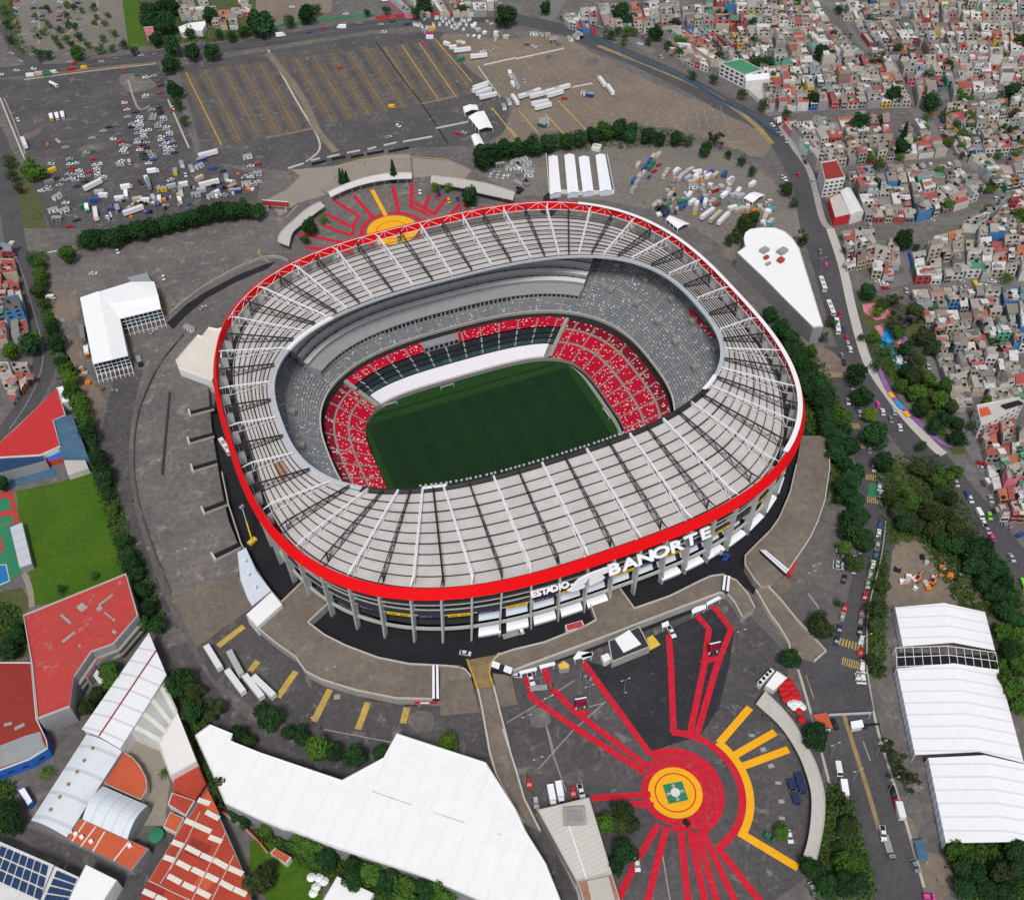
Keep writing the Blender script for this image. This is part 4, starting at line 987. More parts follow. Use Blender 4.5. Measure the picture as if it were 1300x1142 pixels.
# white complex
rib = lambda k, col, a, b, **kw: M.setdefault(k, ribbed(k, col, edge_ang(a, b), **kw))
def ribm(key, col, s, pitch, depth=.25, h=8, **kw):
    a, b = GP(s, h); return rib(key, col, a, b, pitch=pitch, depth=depth, **kw)
A, B, C, D = GP("M 405,282 597,380 830,12 742,-200", 9)
t = Thing("factory_hall", "long white gabled hall with dark red ridge line beside the red-roofed building", "hall", cen([A, B, C, D])); m = ribm('hall_sheet', (.78, .78, .8), "M 405,282 742,-200", 6.2, .35)
gable(t, A, B, C, D, 8.2, 10.2, m, M['white_wall'])
mb = MB(); mb.bar(((A+B)/2).to_2d().to_3d()+Vector((0, 0, 10.25)), ((C+D)/2).to_2d().to_3d()+Vector((0, 0, 10.25)), .35, M['tile_dark']); t.part("ridge_cap", mb)
A, B, C, D = GP("M 428,308 606,392 328,822 150,738", 7)
t = Thing("factory_hall", "white arched hall roof with a row of small brown vents", "hall", cen([A, B, C, D])); m = ribm('arch_sheet', (.66, .69, .72), "M 428,308 150,738", 9.5, .3)
barrel(t, A, B, C, D, 6, 2.6, m, M['grey_wall'])
for s in ("M 465,385", "M 422,447", "M 386,503", "M 343,565", "M 299,629", "M 254,692"): p = GP(s, 8.5)[0]; mb = MB(); mb.taper((p.x, p.y, 8.3), (p.x, p.y, 9.4), .7, .5, M['rust']); t.part("roof_vent", mb)
A, B, C, D = GP("M 405,728 508,562 732,660 630,830", 7)
t = Thing("factory_hall", "short silver arched roof beside the round red terrace", "hall", cen([A, B, C, D])); m = ribm('arch_sheet2', (.62, .66, .7), "M 405,728 630,830", 4.5, .25)
barrel(t, A, B, C, D, 5.5, 2.6, m, M['grey_wall'])
block("round_terrace", "rounded bright red roof terrace between white arched roofs", "terrace", "M 610,400 660,425 700,470 732,530 737,590 705,642 520,560", 4, 'curb', 'tile_orange', .5)
m = ribm('corrugated', (.4, .42, .42), "M 640,300 820,50", .9, .4, 7, col2=(.62, .6, .52), amt=.6)
A, B, C, D = GP("M 640,302 785,362 886,190 822,50", 7); t = Thing("factory_shed", "grey corrugated shed with rusty skylight strips", "shed", cen([A, B, C, D])); gable(t, A, B, C, D, 6.4, 7.4, m, M['white_wall'])
for f in (.12, .38, .64, .9):
    mb = MB(); a, b = A.lerp(D, f), B.lerp(C, f); d = (D-A).normalized()*.9; i0 = (a+b)/2
    for u, v, zu, zv in ((a, i0, 6.5, 7.5), (i0, b, 7.5, 6.5)): q = [Vector((p.x, p.y, z)) for p, z in ((u-d, zu), (v-d, zv), (v+d, zv), (u+d, zu))]; mb.face(q if (q[1]-q[0]).cross(q[2]-q[0]).z > 0 else q[::-1], M['skylight'])
    t.part("skylight", mb)
m = rib('white_ribs', (.78, .75, .7), *GP("M 850,525 885,200", 8), pitch=1.2, depth=.12)
t = block("factory_shed", "cream flat roof with low parapet on the sloping yard edge", "shed", "M 886,200 985,452 850,527 790,365", 8, 'white_wall', 'white_ribs', .7)
block("red_roof_house", "dark red roof wedge below the cream flat roof", "house", "M 870,530 990,465 1030,560 975,640 865,590", 5, 'tile_red', 'tile_red', 0)
block("red_roof_house", "small red roof with white gutter beside the courtyard", "house", "M 860,605 975,645 930,720 838,662", 4.4, 'white_wall', 'tile_red', .25, pcol='white_wall')
block("red_roof_house", "low orange-red lean-to by the courtyard", "house", "M 850,700 920,730 880,805 815,775", 3.6, 'white_wall', 'tile_orange', 0)
t = block("tiled_hall", "broad red-tiled factory roof with rows of pale skylights, bottom left", "hall", "M 1035,575 1062,645 1130,800 1175,900 1215,1000 1262,1160 690,1160 742,1042 905,770 960,700", 6.5, 'concrete', 'tile_red', 0)
for s in ("M 1030,700 1095,735", "M 925,742 1055,800", "M 1045,825 1110,850", "M 862,850 920,872", "M 930,875 1000,912", "M 1005,915 1065,942", "M 1070,940 1135,978", "M 1145,980 1215,1012", "M 820,925 875,945", "M 885,950 950,985", "M 960,985 1020,1015", "M 1030,1015 1090,1045", "M 1100,1050 1165,1085", "M 1170,1085 1232,1115", "M 840,1020 905,1055", "M 915,1060 975,1088", "M 985,1092 1050,1125", "M 715,1095 775,1122", "M 990,640 1050,660", "M 780,1125 830,1148"):
    a, b = GP(s, 6.6); d = (b-a).normalized(); n = Vector((-d.y, d.x, 0))*.9; mb = MB(); mb.prism([a-n, b-n, b+n, a+n], 6.4, 6.62, M['skylight']); t.part("skylight", mb)
for s in ("M 905,880 840,1000 800,1060", "M 1000,700 940,830 850,990", "M 1130,800 1050,960 960,1142", "M 1170,915 1060,1142", "M 745,1045 880,1110 950,1142"):
    mb = MB(); P = GP(s, 6.6)
    for a, b in zip(P, P[1:]): mb.bar((a.x, a.y, 6.5), (b.x, b.y, 6.5), .2, M['concrete_pale'])
    t.part("gutter", mb)
for i, s in enumerate(("M 1040,590 1100,715 1000,665", "M 960,830 1060,870 1020,950 920,905", "M 1010,1000 1080,1040 1020,1110 960,1075", "M 740,1050 830,1090 800,1142 700,1142")):
    P = GP(s, 6.5); mb = MB(); mb.prism(P, 6.3, 6.5, M['tile_orange' if i % 2 == 0 else 'tile_dark']); t.part("roof_panel", mb)
t = block("tiled_hall", "long red-orange roof strip with white vents below the silver arch", "hall", "M 400,735 745,885 660,992 328,830", 5, 'grey_wall', 'tile_orange', .25)
for s in ("M 432,745 360,850", "M 480,775 405,875", "M 525,800 465,900", "M 645,850 570,945"):
    a, b = GP(s, 5); mb = MB(); mb.bar((a.x, a.y, 5), (b.x, b.y, 5), .35, M['skylight']); t.part("skylight", mb)
for s in ("M 352,803", "M 380,815", "M 410,830", "M 457,852", "M 650,872"): roof_box(t, s, 5, (1.3, 1.3, .9), 'sheet_white', "roof_vent")
def solar_roof(s, label, nu, nv, s2):
    t = block("solar_hall", label, "hall", s, 8, 'white_wall', 'white_wall', .4)
    P = GP(s2, 8.2)
    for i in range(nu):
        for j in range(nv):
            f = lambda u, v: P[0].lerp(P[1], u).lerp(P[3].lerp(P[2], u), v); u0, u1 = i/nu+.012, (i+1)/nu-.012; v0, v1 = j/nv+.03, (j+1)/nv-.03
            q = [f(u0, v0), f(u1, v0), f(u1, v1), f(u0, v1)]; mb = MB(); mb.prism(q, 8.1, 8.35, M['solar']); o = t.part("solar_panel", mb)
solar_roof("M -80,830 0,850 270,967 190,1160 -80,1160", "white roof covered in rows of dark blue solar panels, bottom left corner", 8, 3, "M -30,852 245,968 205,1150 -100,1010")
solar_roof("M 275,972 395,1028 330,1160 195,1160", "narrow roof with a single field of solar panels", 4, 4, "M 285,990 388,1035 335,1160 215,1150")
block("white_shed", "plain white metal roof beside the narrow solar roof", "shed", "M 430,965 585,1042 510,1160 330,1160", 7.5, 'white_wall', 'white_roof', .3)
sheet("courtyard", 'paving', .06, "M 600,380 660,340 800,380 850,560 830,700 830,770 720,770 740,600 700,470")
sheet("courtyard", 'asphalt', .055, "M 90,760 340,870 420,850 700,1000 760,780 900,800 700,1150 200,1150 300,950 80,800")
t = Thing("parasol", "green round parasol in the factory courtyard", "parasol", GP("M 788,830")[0]); p = t.c
mb = MB(); mb.bar(p, p+Vector((0, 0, 2.2)), .06, M['steel_white']); t.part("pole", mb); mb = MB(); mb.taper(p+Vector((0, 0, 2.1)), p+Vector((0, 0, 2.9)), 2.8, .1, M['court_green'], 14); t.part("canopy", mb)
block("white_shed", "white shed with blue rim beside the leafy yard", "shed", "M 88,590 120,575 165,650 140,672", 3, 'bright_blue', 'sheet_white', .2)
# courts, sheds and red roof at the left edge
sheet("sports_field", 'grass', .06, "I 80,210 300,165 460,95 510,200 545,330 600,450 640,625 300,770 165,780 150,620 100,380")
sheet("garden", 'rough_grass', .05, "I -20,720 110,690 160,780 120,830 140,1030 0,1080 -20,1080")
sheet("sports_court", 'court_red', .08, "I -20,220 60,205 100,365 -20,390"); sheet("court_line", 'court_green', .09, "I -20,250 42,245 60,300 -20,320"); sheet("court_line", 'court_green', .09, "I -20,345 62,332 70,365 -20,385")
sheet("sports_court", 'court_green', .08, "I -20,385 50,375 110,610 -20,715"); sheet("court_line", 'court_red', .09, "I -20,440 5,435 18,510 -20,525"); sheet("court_line", 'white_paint', .095, "I -20,580 32,575 50,660 -20,690"); sheet("court_line", 'court_blue', .1, "I -20,583 29,579 46,657 -20,685")
path("garden_path", 'paving', .09, "I 120,620 150,700 160,790", 2.4)
m = ribm('shed_sheet', (.5, .53, .57), "I 78,385 130,590", 5.5, .25, 4)
t = block("stand_roof", "long pale metal shelter roof beside the tennis courts", "shelter", "I 48,388 110,363 160,572 98,594", 4, 'grey_wall', 'shed_sheet', 0)
block("red_roof_hall", "bright red triangular roof at the left edge above the blue court", "hall", "E 80,1012 285,815 325,945 265,972 300,1105 200,1150 I -30,40 E -30,1110", 7, 'white_wall', 'tile_orange', 0)
M['red_sheet'] = mat('red_sheet', (.5, .03, .03), .7, .1, .5); 
for o in COL.objects[-3:]:
    if o.type == 'MESH' and o.name.startswith('roof'): o.data.materials[0] = M['red_sheet']
block("white_shed", "small white roof box beside the bright red triangular roof", "shed", "E 280,815 318,805 345,880 310,892", 6, 'white_wall', 'white_roof', .2)
t = block("blue_roof_hall", "dark blue metal roof next to the bright red triangular roof", "hall", "E 265,972 360,948 440,1160 305,1160", 6, 'blue_sheet', 'blue_sheet', .2)
t = block("solar_shed", "black panelled roof at the left edge under the red triangle", "shed", "E -30,1135 190,1085 230,1180 -30,1250", 6, 'grey_wall', 'solar', .15)
sheet("sports_court", 'blue_sheet', .08, "I -20,110 220,40 300,130 60,190 -20,200")
block("blue_shed", "bright blue roofed kiosk beside the beige roof", "shed", "I 215,10 300,-10 318,40 235,60", 3.5, 'tile_red', 'bright_blue', .2)
block("beige_shed", "small beige flat roof at the corner of the green field", "shed", "I 318,55 415,27 442,95 340,130", 3.5, 'concrete_pale', 'concrete_pale', .2)
# white angular building by the west stand
t = block("ticket_hall", "cream flat-roofed hall with white parapet jutting out of the stadium's left side", "hall", "E 880,682 990,555 1010,562 1045,517 1085,525 1110,520 1110,700 1060,782 895,722", 9, 'white_wall', 'cream_roof', 1.0, z0=0, pcol='white_roof')
windows(t, t.wall, GP("E 895,722 1060,782 1100,700", 9), 1, 6, 1, 4, 'win', (.8, .8))
t = block("canopy_hall", "pale blue curved roof with three vents above the moat's left bank", "hall", "S 5,300 60,272 130,420 225,550 100,650 70,600 20,480", 6.5, 'grey_wall', 'awning', .3)
for s in ("S 55,360", "S 75,445", "S 120,528"): roof_box(t, s, 8, (1, 1, 1), 'steel_white', "roof_vent")
block("canopy_hall", "white flat roof at the head of the south-west bridge", "hall", "S 225,552 292,635 130,780 62,700", 6.5, 'white_wall', 'white_roof', .3)
# white wedge-shaped building on the right
t = block("wedge_building", "white wedge-shaped roof with rounded end right of the stadium", "building", "T 935.6,321 945.8,314 944,303 946,296 952,291.5 967,289.5 985,290 997,295 1006,303 1014.4,315.5 1030,366 1044.9,414.5 1032,415.7 1000,384 970,353.5", 11, 'grey_wall', 'white_roof', .8, pcol='white_wall')
for s, sz, m in (("H 0,135", (5, 3.5, 2), 'gallery'), ("H 90,140", (6, 4, 2), 'gallery'), ("H 82,185", (3.5, 3, 2.2), 'tile_red'), ("H 10,170", (3, 2, 1.6), 'tile_red'), ("H 20,200", (3.4, 1.6, 1.2), 'gallery')): roof_box(t, s, 11, sz, m)
# big tents lower right (gabled)
def tent(label, s, ze, zr, key, legs=8, wallm=None, group="white event tents", pitch=5.0):
    A, B, C, D, r0, r1 = GP(s, ze)[:4]+GP(s, zr)[4:6]
    t = Thing("event_tent", label, "tent", cen([A, B, C, D]), group)
    m = M.setdefault(key, ribbed(key, (.84, .84, .85), edge_ang(A, D), pitch, .28, .6))
    gable(t, A, B, C, D, ze, zr, m, None, ridge=(r0, r1))
    for i in range(legs+1):
        for a, b in ((A, D), (B, C)):
            p = a.lerp(b, i/legs); mb = MB(); mb.bar((p.x, p.y, 0), (p.x, p.y, ze-.2), .16, M['steel_white']); t.part("leg", mb)
    if wallm:
        for a, b in ((A, D), (B, C)): mb = MB(); mb.face([Vector((a.x, a.y, .2)), Vector((b.x, b.y, .2)), Vector((b.x, b.y, ze-.3)), Vector((a.x, a.y, ze-.3))], M[wallm]); t.part("side_wall", mb)
    return t, (A, B, C, D, r0, r1)
tent("large white gabled tent at the back of the row of three, below the dirt clearing", "T 1136.3,770.5 1250.5,776.5 1263.2,825 1146.4,820 1198.5,765 1210,815", 5, 8.5, 'tent_sheet', 8, 'awning')
tent("large white gabled tent in the middle of the row of three", "T 1138.8,848 1268,850 1300,968 1161.7,957.5 1210.5,841.5 1243,953.5", 5, 8.8, 'tent_sheet', 12, 'awning')
tent("large white gabled tent at the front of the row of three, by the trees", "T 1178.3,961.5 1320,974 1334,1064 1201,1069.5 1250.5,958 1278.5,1068", 5, 8.8, 'tent_sheet', 10, 'awning')
t = Thing("tent_frame", "bare white tent frame without roof between the two upper tents", "frame", G(1200, 830)); A, B, C, D = GP("T 1137,822 1264,828 1268,850 1138.8,846", 5)
for k in range(13):
    mb = MB(); a, b = A.lerp(B, k/12), D.lerp(C, k/12); z = 5+3*(1-abs(k/6-1)); mb.bar((a.x, a.y, z), (b.x, b.y, z), .13, M['steel_white']); t.part("rafter", mb)
for a, b in ((A, B), (D, C), (A.lerp(D, .5), B.lerp(C, .5))):
    mb = MB(); c = (a+b)/2; mb.bar((a.x, a.y, 5), (c.x, c.y, 8), .15, M['steel_white']); mb.bar((c.x, c.y, 8), (b.x, b.y, 5), .15, M['steel_white']); t.part("beam", mb)
for p in (A, B, C, D): mb = MB(); mb.bar((p.x, p.y, 0), (p.x, p.y, 5), .16, M['steel_white']); t.part("leg", mb)
sheet("tent_floor", 'asphalt_dark', .14, "T 1140,828 1264,832 1268,852 1140,850")
# L-shaped tent upper left with scaffold sides
h = 9
P = GP("E 400,365 490,337 565,331 655,291 770,285 805,420 600,470 640,655 465,697", h)
t = Thing("scaffold_tent", "white L-shaped event tent on scaffold frames, left of the stadium", "tent", cen(P))
mb = MB(); Z = lambda p, z: Vector((p.x, p.y, z))
ra, rb, rc = GP("E 490,330 545,460 560,672", h+2.5); r2 = GP("E 790,350", h+2.5)[0]
for q in ([Z(P[0], h), Z(rc.lerp(ra, 1), h+2), Z(rc, h+2), Z(P[8], h)], [Z(ra, h+2), Z(P[6].lerp(P[3], .4), h), Z(P[6], h), Z(P[7], h), Z(rc, h+2)], [Z(P[1], h), Z(P[3], h+.6), Z(r2, h+2), Z(P[6].lerp(ra, .5), h+1.4)], [Z(P[3], h+.6), Z(P[4], h), Z(r2, h+2)], [Z(P[6], h), Z(P[6].lerp(ra, .5), h+1.4), Z(r2, h+2), Z(P[5], h)]):
    n = (q[1]-q[0]).cross(q[2]-q[0]); mb.face(q if n.z > 0 else q[::-1], M['white_roof'])
mb.prism(P, h-.5, h-.1, M['white_roof']); t.part("roof", mb)
for a, b, k in ((P[5], P[6], 9), (P[6], P[7], 8), (P[7], P[8], 8)):
    mb = MB()
    for i in range(k+1): p = a.lerp(b, i/k); mb.bar((p.x, p.y, 0), (p.x, p.y, h), .15, M['steel_white'])
    for z in (2, 4.2, 6.4): mb.bar((a.x, a.y, z), (b.x, b.y, z), .15, M['steel_white'])
    d = (b-a).normalized(); n = Vector((d.y, -d.x, 0)); c = cen(P); n = n if n.dot((a+b)/2-c) > 0 else -n
    if a is not P[6]:
        for i in range(k+1): p = a.lerp(b, i/k); mb.bar((p.x, p.y, 5), p.to_2d().to_3d()+n*6, .13, M['steel_white']); mb.bar((p.x, p.y, 2.5), p.to_2d().to_3d()+n*6+Vector((0, 0, .2)), .1, M['steel_white'])
        for f in (.4, .8): mb.bar(a.to_2d().to_3d()+n*6*f+Vector((0, 0, 5*(1-f))), b.to_2d().to_3d()+n*6*f+Vector((0, 0, 5*(1-f))), .12, M['steel_white'])
    t.part("scaffold_frame", mb)
mb = MB(); Q = inset(P, 1.2); mb.prism(Q, .2, 6.5, M['teal_glass']); t.part("stage_interior", mb)
for s in ("E 640,262 735,238 758,285 660,292",):
    P = GP(s, 4); t2 = Thing("scaffold_platform", "small scaffold platform behind the L-shaped tent", "platform", cen(P)); mb = MB(); mb.prism(P, 3.4, 3.7, M['gallery']); t2.part("deck", mb)
    for p in P: mb = MB(); mb.bar((p.x, p.y, 0), (p.x, p.y, 5), .12, M['steel_white']); t2.part("post", mb)
# curved gate canopies
def canopy(label, outer, inner, z, n, group="curved gate canopies", m='white_wall', name="gate_canopy"):
    A = smooth_line(GP(outer, z), 5); B = smooth_line(GP(inner, z), 5); k = len(A)
    t = Thing(name, label, "canopy", cen(A), group); mb = MB()
    for i in range(k-1):
        j0, j1 = int(i*(len(B)-1)/(k-1)), int((i+1)*(len(B)-1)/(k-1)); q = [A[i], A[i+1], B[j1], B[j0]] if j1 > j0 else [A[i], A[i+1], B[j0]]
        mb.prism([(p.x, p.y) for p in q], z-.5, z, M[m], None, True)
    t.part("roof_slab", mb)
    mb = MB()
    for i in range(k-1): mb.bar(A[i]+Vector((0, 0, .25)), A[i+1]+Vector((0, 0, .25)), .2, M['concrete_pale'])
    t.part("roof_edge", mb)
    for i in range(n):
        f = (i+.5)/n; p = A[int(f*(k-1))].lerp(B[int(f*(len(B)-1))], .5); mb = MB(); mb.box((p.x, p.y, 0), (.7, .7, z-.45), M['concrete_pale']); t.part("pillar", mb)
    return t
canopy("white curved canopy with two cypresses behind it on the north plaza", "B 362,960 450,920 560,885 680,865 778,865", "B 372,985 460,945 570,912 690,895 780,892", 5, 8)
canopy("long pale curved canopy right of the north plaza", "B 876,880 960,888 1080,905 1180,925 1295,962", "B 872,915 950,925 1060,945 1100,960 1285,1000", 5, 8, m='concrete_pale')
canopy("pale curved canopy sweeping down the left of the north plaza", "B 322,1008 260,1040 200,1090 F 125,215 108,262", "B 345,1030 290,1070 245,1110 F 185,215 165,285", 4.5, 7, m='concrete_pale')
canopy("long white curved canopy around the yellow rays of the south plaza", "P 5,100 45,140 90,185 150,260 212,370 258,460 290,560 303,640 300,740 285,840 262,942", "P -40,160 5,200 60,250 110,310 160,390 195,465 228,570 238,650 232,760 215,860 190,935", 4, 12, m='concrete_pale')
# turnstile roofs along the plaza wall
for i, s in enumerate(("Q 640,465 785,430 792,455 650,490", "Q 808,415 935,385 942,410 815,445", "Q 1090,350 1130,300 1250,310 1250,335 1095,370", "R 560,300 580,285 635,270 635,292 565,320", "R 636,262 700,228 715,240 640,278", "R 405,370 440,355 445,378 410,392", "R -10,535 45,515 50,535 0,555")):
    P = GP(s, 3.6); t = Thing("turnstile_shelter", "", "shelter", cen(P), "turnstile shelters below the promenade"); later(t.o, "small white turnstile shelter against the promenade wall", "shelter", pts(s)[0][0], "turnstile shelters below the promenade")
    mb = MB(); mb.prism(P, 3.3, 3.6, M['sheet_white'], None, True); t.part("roof", mb)
    for p in inset(P, .6): mb = MB(); mb.bar((p.x, p.y, 0), (p.x, p.y, 3.3), .12, M['steel_white']); t.part("post", mb)
# white escalator sheds that cross the promenade
for s, lab in (("J 882,1080 912,1078 917,1140 N 915,135 882,135", "straight white walkway cover across the promenade left of the orange ramp"), ("Q 425,380 590,440 575,488 412,425", "white walkway cover right of the orange ramp"),
               ("R 727,122 760,128 752,205 718,195", "short white walkway cover near the right end of the south promenade"), ("R 915,-8 940,-8 1062,95 1048,112", "long white walkway cover on the eastern promenade")):
    P = GP(s, DZ+2.2); t = Thing("walkway_cover", lab, "cover", cen(P)); mb = MB(); mb.prism(P, DZ+.1, DZ+2, M['glass']); t.part("side_glazing", mb)
    mb = MB(); a, b, c, d = P[0], P[1], P[-2], P[-1]
    for u, v, x, y in ((a, a.lerp(b, .38), d.lerp(c, .38), d), (a.lerp(b, .62), b, c, d.lerp(c, .62))): mb.prism([u, v, x, y], DZ+2, DZ+2.5, M['sheet_white'])
    t.part("roof", mb)
p = GP("R 1075,85", 2)[0]; t = Thing("gate_booth", "red gate booth at the end of the eastern walkway cover", "booth", p); mb = MB(); mb.box((p.x, p.y, 0), (9, 2.2, 3), M['red_roof'], .75); t.part("wall", mb); mb = MB(); mb.box((p.x, p.y, 3.0), (9.4, 2.6, .3), M['red_sheet'], .75); t.part("roof", mb)
p = GP("N 850,158", 1)[0]; t = Thing("gate_sign", "long red sign board at the foot of the south-west promenade wall", "sign", p); mb = MB(); a, b = GP("N 795,155 910,155", 1); mb.bar((a.x, a.y, 2), (b.x, b.y, 2), 1.1, M['red_sheet']); t.part("board", mb)
mb = MB(); dd = (b-a).normalized(); nn = Vector((dd.y, -dd.x, 0))*.95; c0, c1 = a.lerp(b, .25)+nn, a.lerp(b, .65)+nn; mb.bar((c0.x, c0.y, 2.3), (c1.x, c1.y, 2.3), .3, M['letter_white']); t.part("lettering", mb)
# pump house on the plaza, kiosks
t = block("ticket_building", "concrete ticket building with white roof beside the dark plaza paving", "building", "R 130,462 290,385 345,490 150,568", 4.5, 'concrete', 'stand_dark', .6, pcol='concrete_pale')
P = GP("R 165,450 238,402 300,475 210,518", 5); mb = MB(); mb.prism(P, 4.4, 5.0, M['white_roof']); t.part("upper_roof", mb)
block("kiosk", "small white kiosk left of the concrete ticket building", "kiosk", "R 92,535 130,520 148,552 108,572", 3, 'white_wall', 'white_roof', .2)
block("kiosk", "yellow-roofed kiosk near the red stripes, beside the promenade wall", "kiosk", "Q 960,410 1010,375 1060,410 1055,440 975,450", 3, 'concrete', 'hazard', .2)
block("kiosk", "red-roofed white kiosk standing in the moat beside the promenade", "kiosk", "Q 1020,85 1160,45 1185,95 1035,135", 5, 'white_wall', 'red_roof', .3)
# long building beside the ramp, bottom
M['ribs_w'] = ribbed('ribs_w', (.58, .55, .5), edge_ang(*GP("O 130,690 320,1045", 7)), 1.6, .3)
t = block("office_building", "long cream ribbed roof with grey air unit beside the red plaza", "building", "O 128,692 385,630 500,1010 322,1048", 7, 'concrete', 'ribs_w', .5, pcol='concrete_pale')
roof_box(t, "O 312,730", 7, (8, 6, 2.2), 'concrete', "air_unit", -.35); roof_box(t, "O 312,722", 9.2, (5.5, 3.6, .5), 'grey_wall', "air_unit", -.35)
a, b = GP("O 285,770 372,1035", 7); mb = MB(); mb.bar((a.x, a.y, 7.1), (b.x, b.y, 7.1), .3, M['steel_white']); t.part("roof_ridge", mb)
t = block("office_building", "weathered concrete yard roof at the bottom edge below the ribbed roof", "building", "O 325,1050 500,1012 545,1160 360,1160", 5, 'concrete', 'rust', .5, pcol='concrete_pale')
P = GP("O 375,1045 480,1020 520,1160 400,1160", 5); mb = MB(); mb.prism(P, 4.8, 5.05, M['concrete_pale']); t.part("roof_slab", mb)
wallrun("side_wall", "O 130,695 230,900 330,1100 345,1160", 0, 2.5, 1.6, 'concrete', "grey boundary wall between the ramp and the ribbed roof", "wall", smooth=False)
block("white_shed", "white and silver shed roofs below the clipped tree row, bottom edge", "shed", "N 405,1022 590,1108 560,1170 330,1150", 4, 'white_wall', 'white_roof', .2)
block("orange_kiosk", "orange-tiled kiosk beside the tree row under the big white roof", "kiosk", "N 70,905 95,880 175,925 150,960", 3.5, 'white_wall', 'tile_orange', 0)
sheet("lawn", 'grass', .07, "N -30,850 180,830 350,960 330,1150 60,1150 -30,1000")
wallrun("garden_wall", "M 1100,700 1210,770 1300,860 N 60,910", 0, 2.2, .5, 'white_wall', "white and orange garden wall beside the big white roof", "wall", smooth=False, top='tile_orange')
# green-roofed school, upper right
t = block("green_roof_building", "white building with green roof and rows of windows, upper right of the dirt lot", "building", "C 1043,315 1148,296 1252,350 1165,376", 10, 'white_wall', 'green_roof', .5, win=(3, 4.5, 'win', (3.0, 1.5), True))
block("white_annex", "white annex with a black frame mural beside the green roof", "building", "C 1165,376 1285,366 1290,395 1170,408", 9, 'white_wall', 'white_roof', .4)
block("white_annex", "low white patio roofs below the green-roofed building", "building", "C 1170,438 1290,425 1300,500 1255,510", 3, 'white_wall', 'concrete_pale', .3)
t = block("corner_building", "four-storey white corner building with dark red roof beside the avenue", "building", "D 283,815 362,802 405,890 305,905", 12, 'white_wall', 'tile_dark', .9, win=(4, 3.4, 'win', (2, 1.2), True))
A, B, C, D = GP("D 382,955 435,938 500,1055 435,1075", 7); t = Thing("market_building", "white arched market roof with red awning beside the avenue", "building", cen([A, B, C, D])); m = rib('arch_sheet3', (.7, .7, .68), A, D, pitch=5, depth=.2); barrel(t, A, B, C, D, 6.5, 1.6, m, M['white_wall'])
block("market_building", "cream flat roof with a red front next to the arched market roof", "building", "D 325,990 380,965 435,1072 355,1090", 6, 'red_sheet', 'concrete_pale', .4)
t = block("apartment_block", "large cream apartment block with orange roof patch at the right edge", "building", "H 1062,905 1270,865 1300,890 1150,975 1085,1000", 10, 'white_wall', 'concrete_pale', .8, win=(3, 4, 'win', (1.6, 1.2), True))
P = GP("H 1070,920 1120,908 1138,945 1085,960", 10.4); mb = MB(); mb.prism(P, 9.9, 10.3, M['tile_orange']); t.part("roof_patch", mb)
for i in range(8): roof_box(t, "H %d,%d" % (1200+i*11, 915-i*3), 10, (1.2, 3, 1), 'black', "roof_vent")
for s in ("A 890,135 945,115 955,150 905,165", "A 945,115 1025,105 1030,120 1010,155 955,152"):
    block("market_hall", "bright white flat roof among the trees, "+("left" if '890' in s else "right")+" of a pair at the top left", "hall", s, 5, 'white_wall', 'white_roof', .2)
# four long white tents, north-east yard
for i, s in enumerate(("C 182,778 228,774 246,955 190,968", "C 262,770 312,767 334,955 278,962", "C 333,780 385,777 408,950 355,957", "C 418,770 466,767 500,946 440,952")):
    A, B, C, D = GP(s, 4.5); t = Thing("long_tent", "", "tent", cen([A, B, C, D]), "long narrow tents behind the stadium"); later(t.o, "long narrow white tent in the yard behind the stadium", "tent", i, "long narrow tents behind the stadium")
    gable(t, A, B, C, D, 3.6, 4.6, M['sheet_white'], M['awning'])
wallrun("yard_fence", "C 170,785 185,965 345,975 510,970 475,790", 0, 3, .3, 'steel_white', "white lattice fence around the long narrow tents", "fence", smooth=False)
# white trailers / tents on the north lot
for s, lab, z in (("B 1035,530 1105,522 1112,545 1045,560", "small white peaked tent on the north lot, behind a larger one", 4), ("B 1062,580 1140,550 1185,635 1115,645", "white open-sided tent with arched legs on the north lot", 4.5), ("B 1075,675 1115,668 1140,715 1095,725", "small square white tent in front of the open-sided tent", 3.5),
                  ("C 1160,985 1215,955 1265,970 1205,1010", "white market tent at the right end of the depot yard", 3.5), ("C 770,1090 800,1075 890,1115 830,1140", "white flat tent beside the depot yard, next to the stadium", 3.5)):
    A, B, C, D = GP(s, z); t = Thing("event_tent", lab, "tent", cen([A, B, C, D])); gable(t, A, B, C, D, z-.6, z+.6, M['white_roof'])
    for a, b in ((A, D), (B, C)):
        for f in (.03, .35, .65, .97): p = a.lerp(b, f); mb = MB(); mb.bar((p.x, p.y, 0), (p.x, p.y, z-.6), .2, M['steel_white']); t.part("leg", mb)
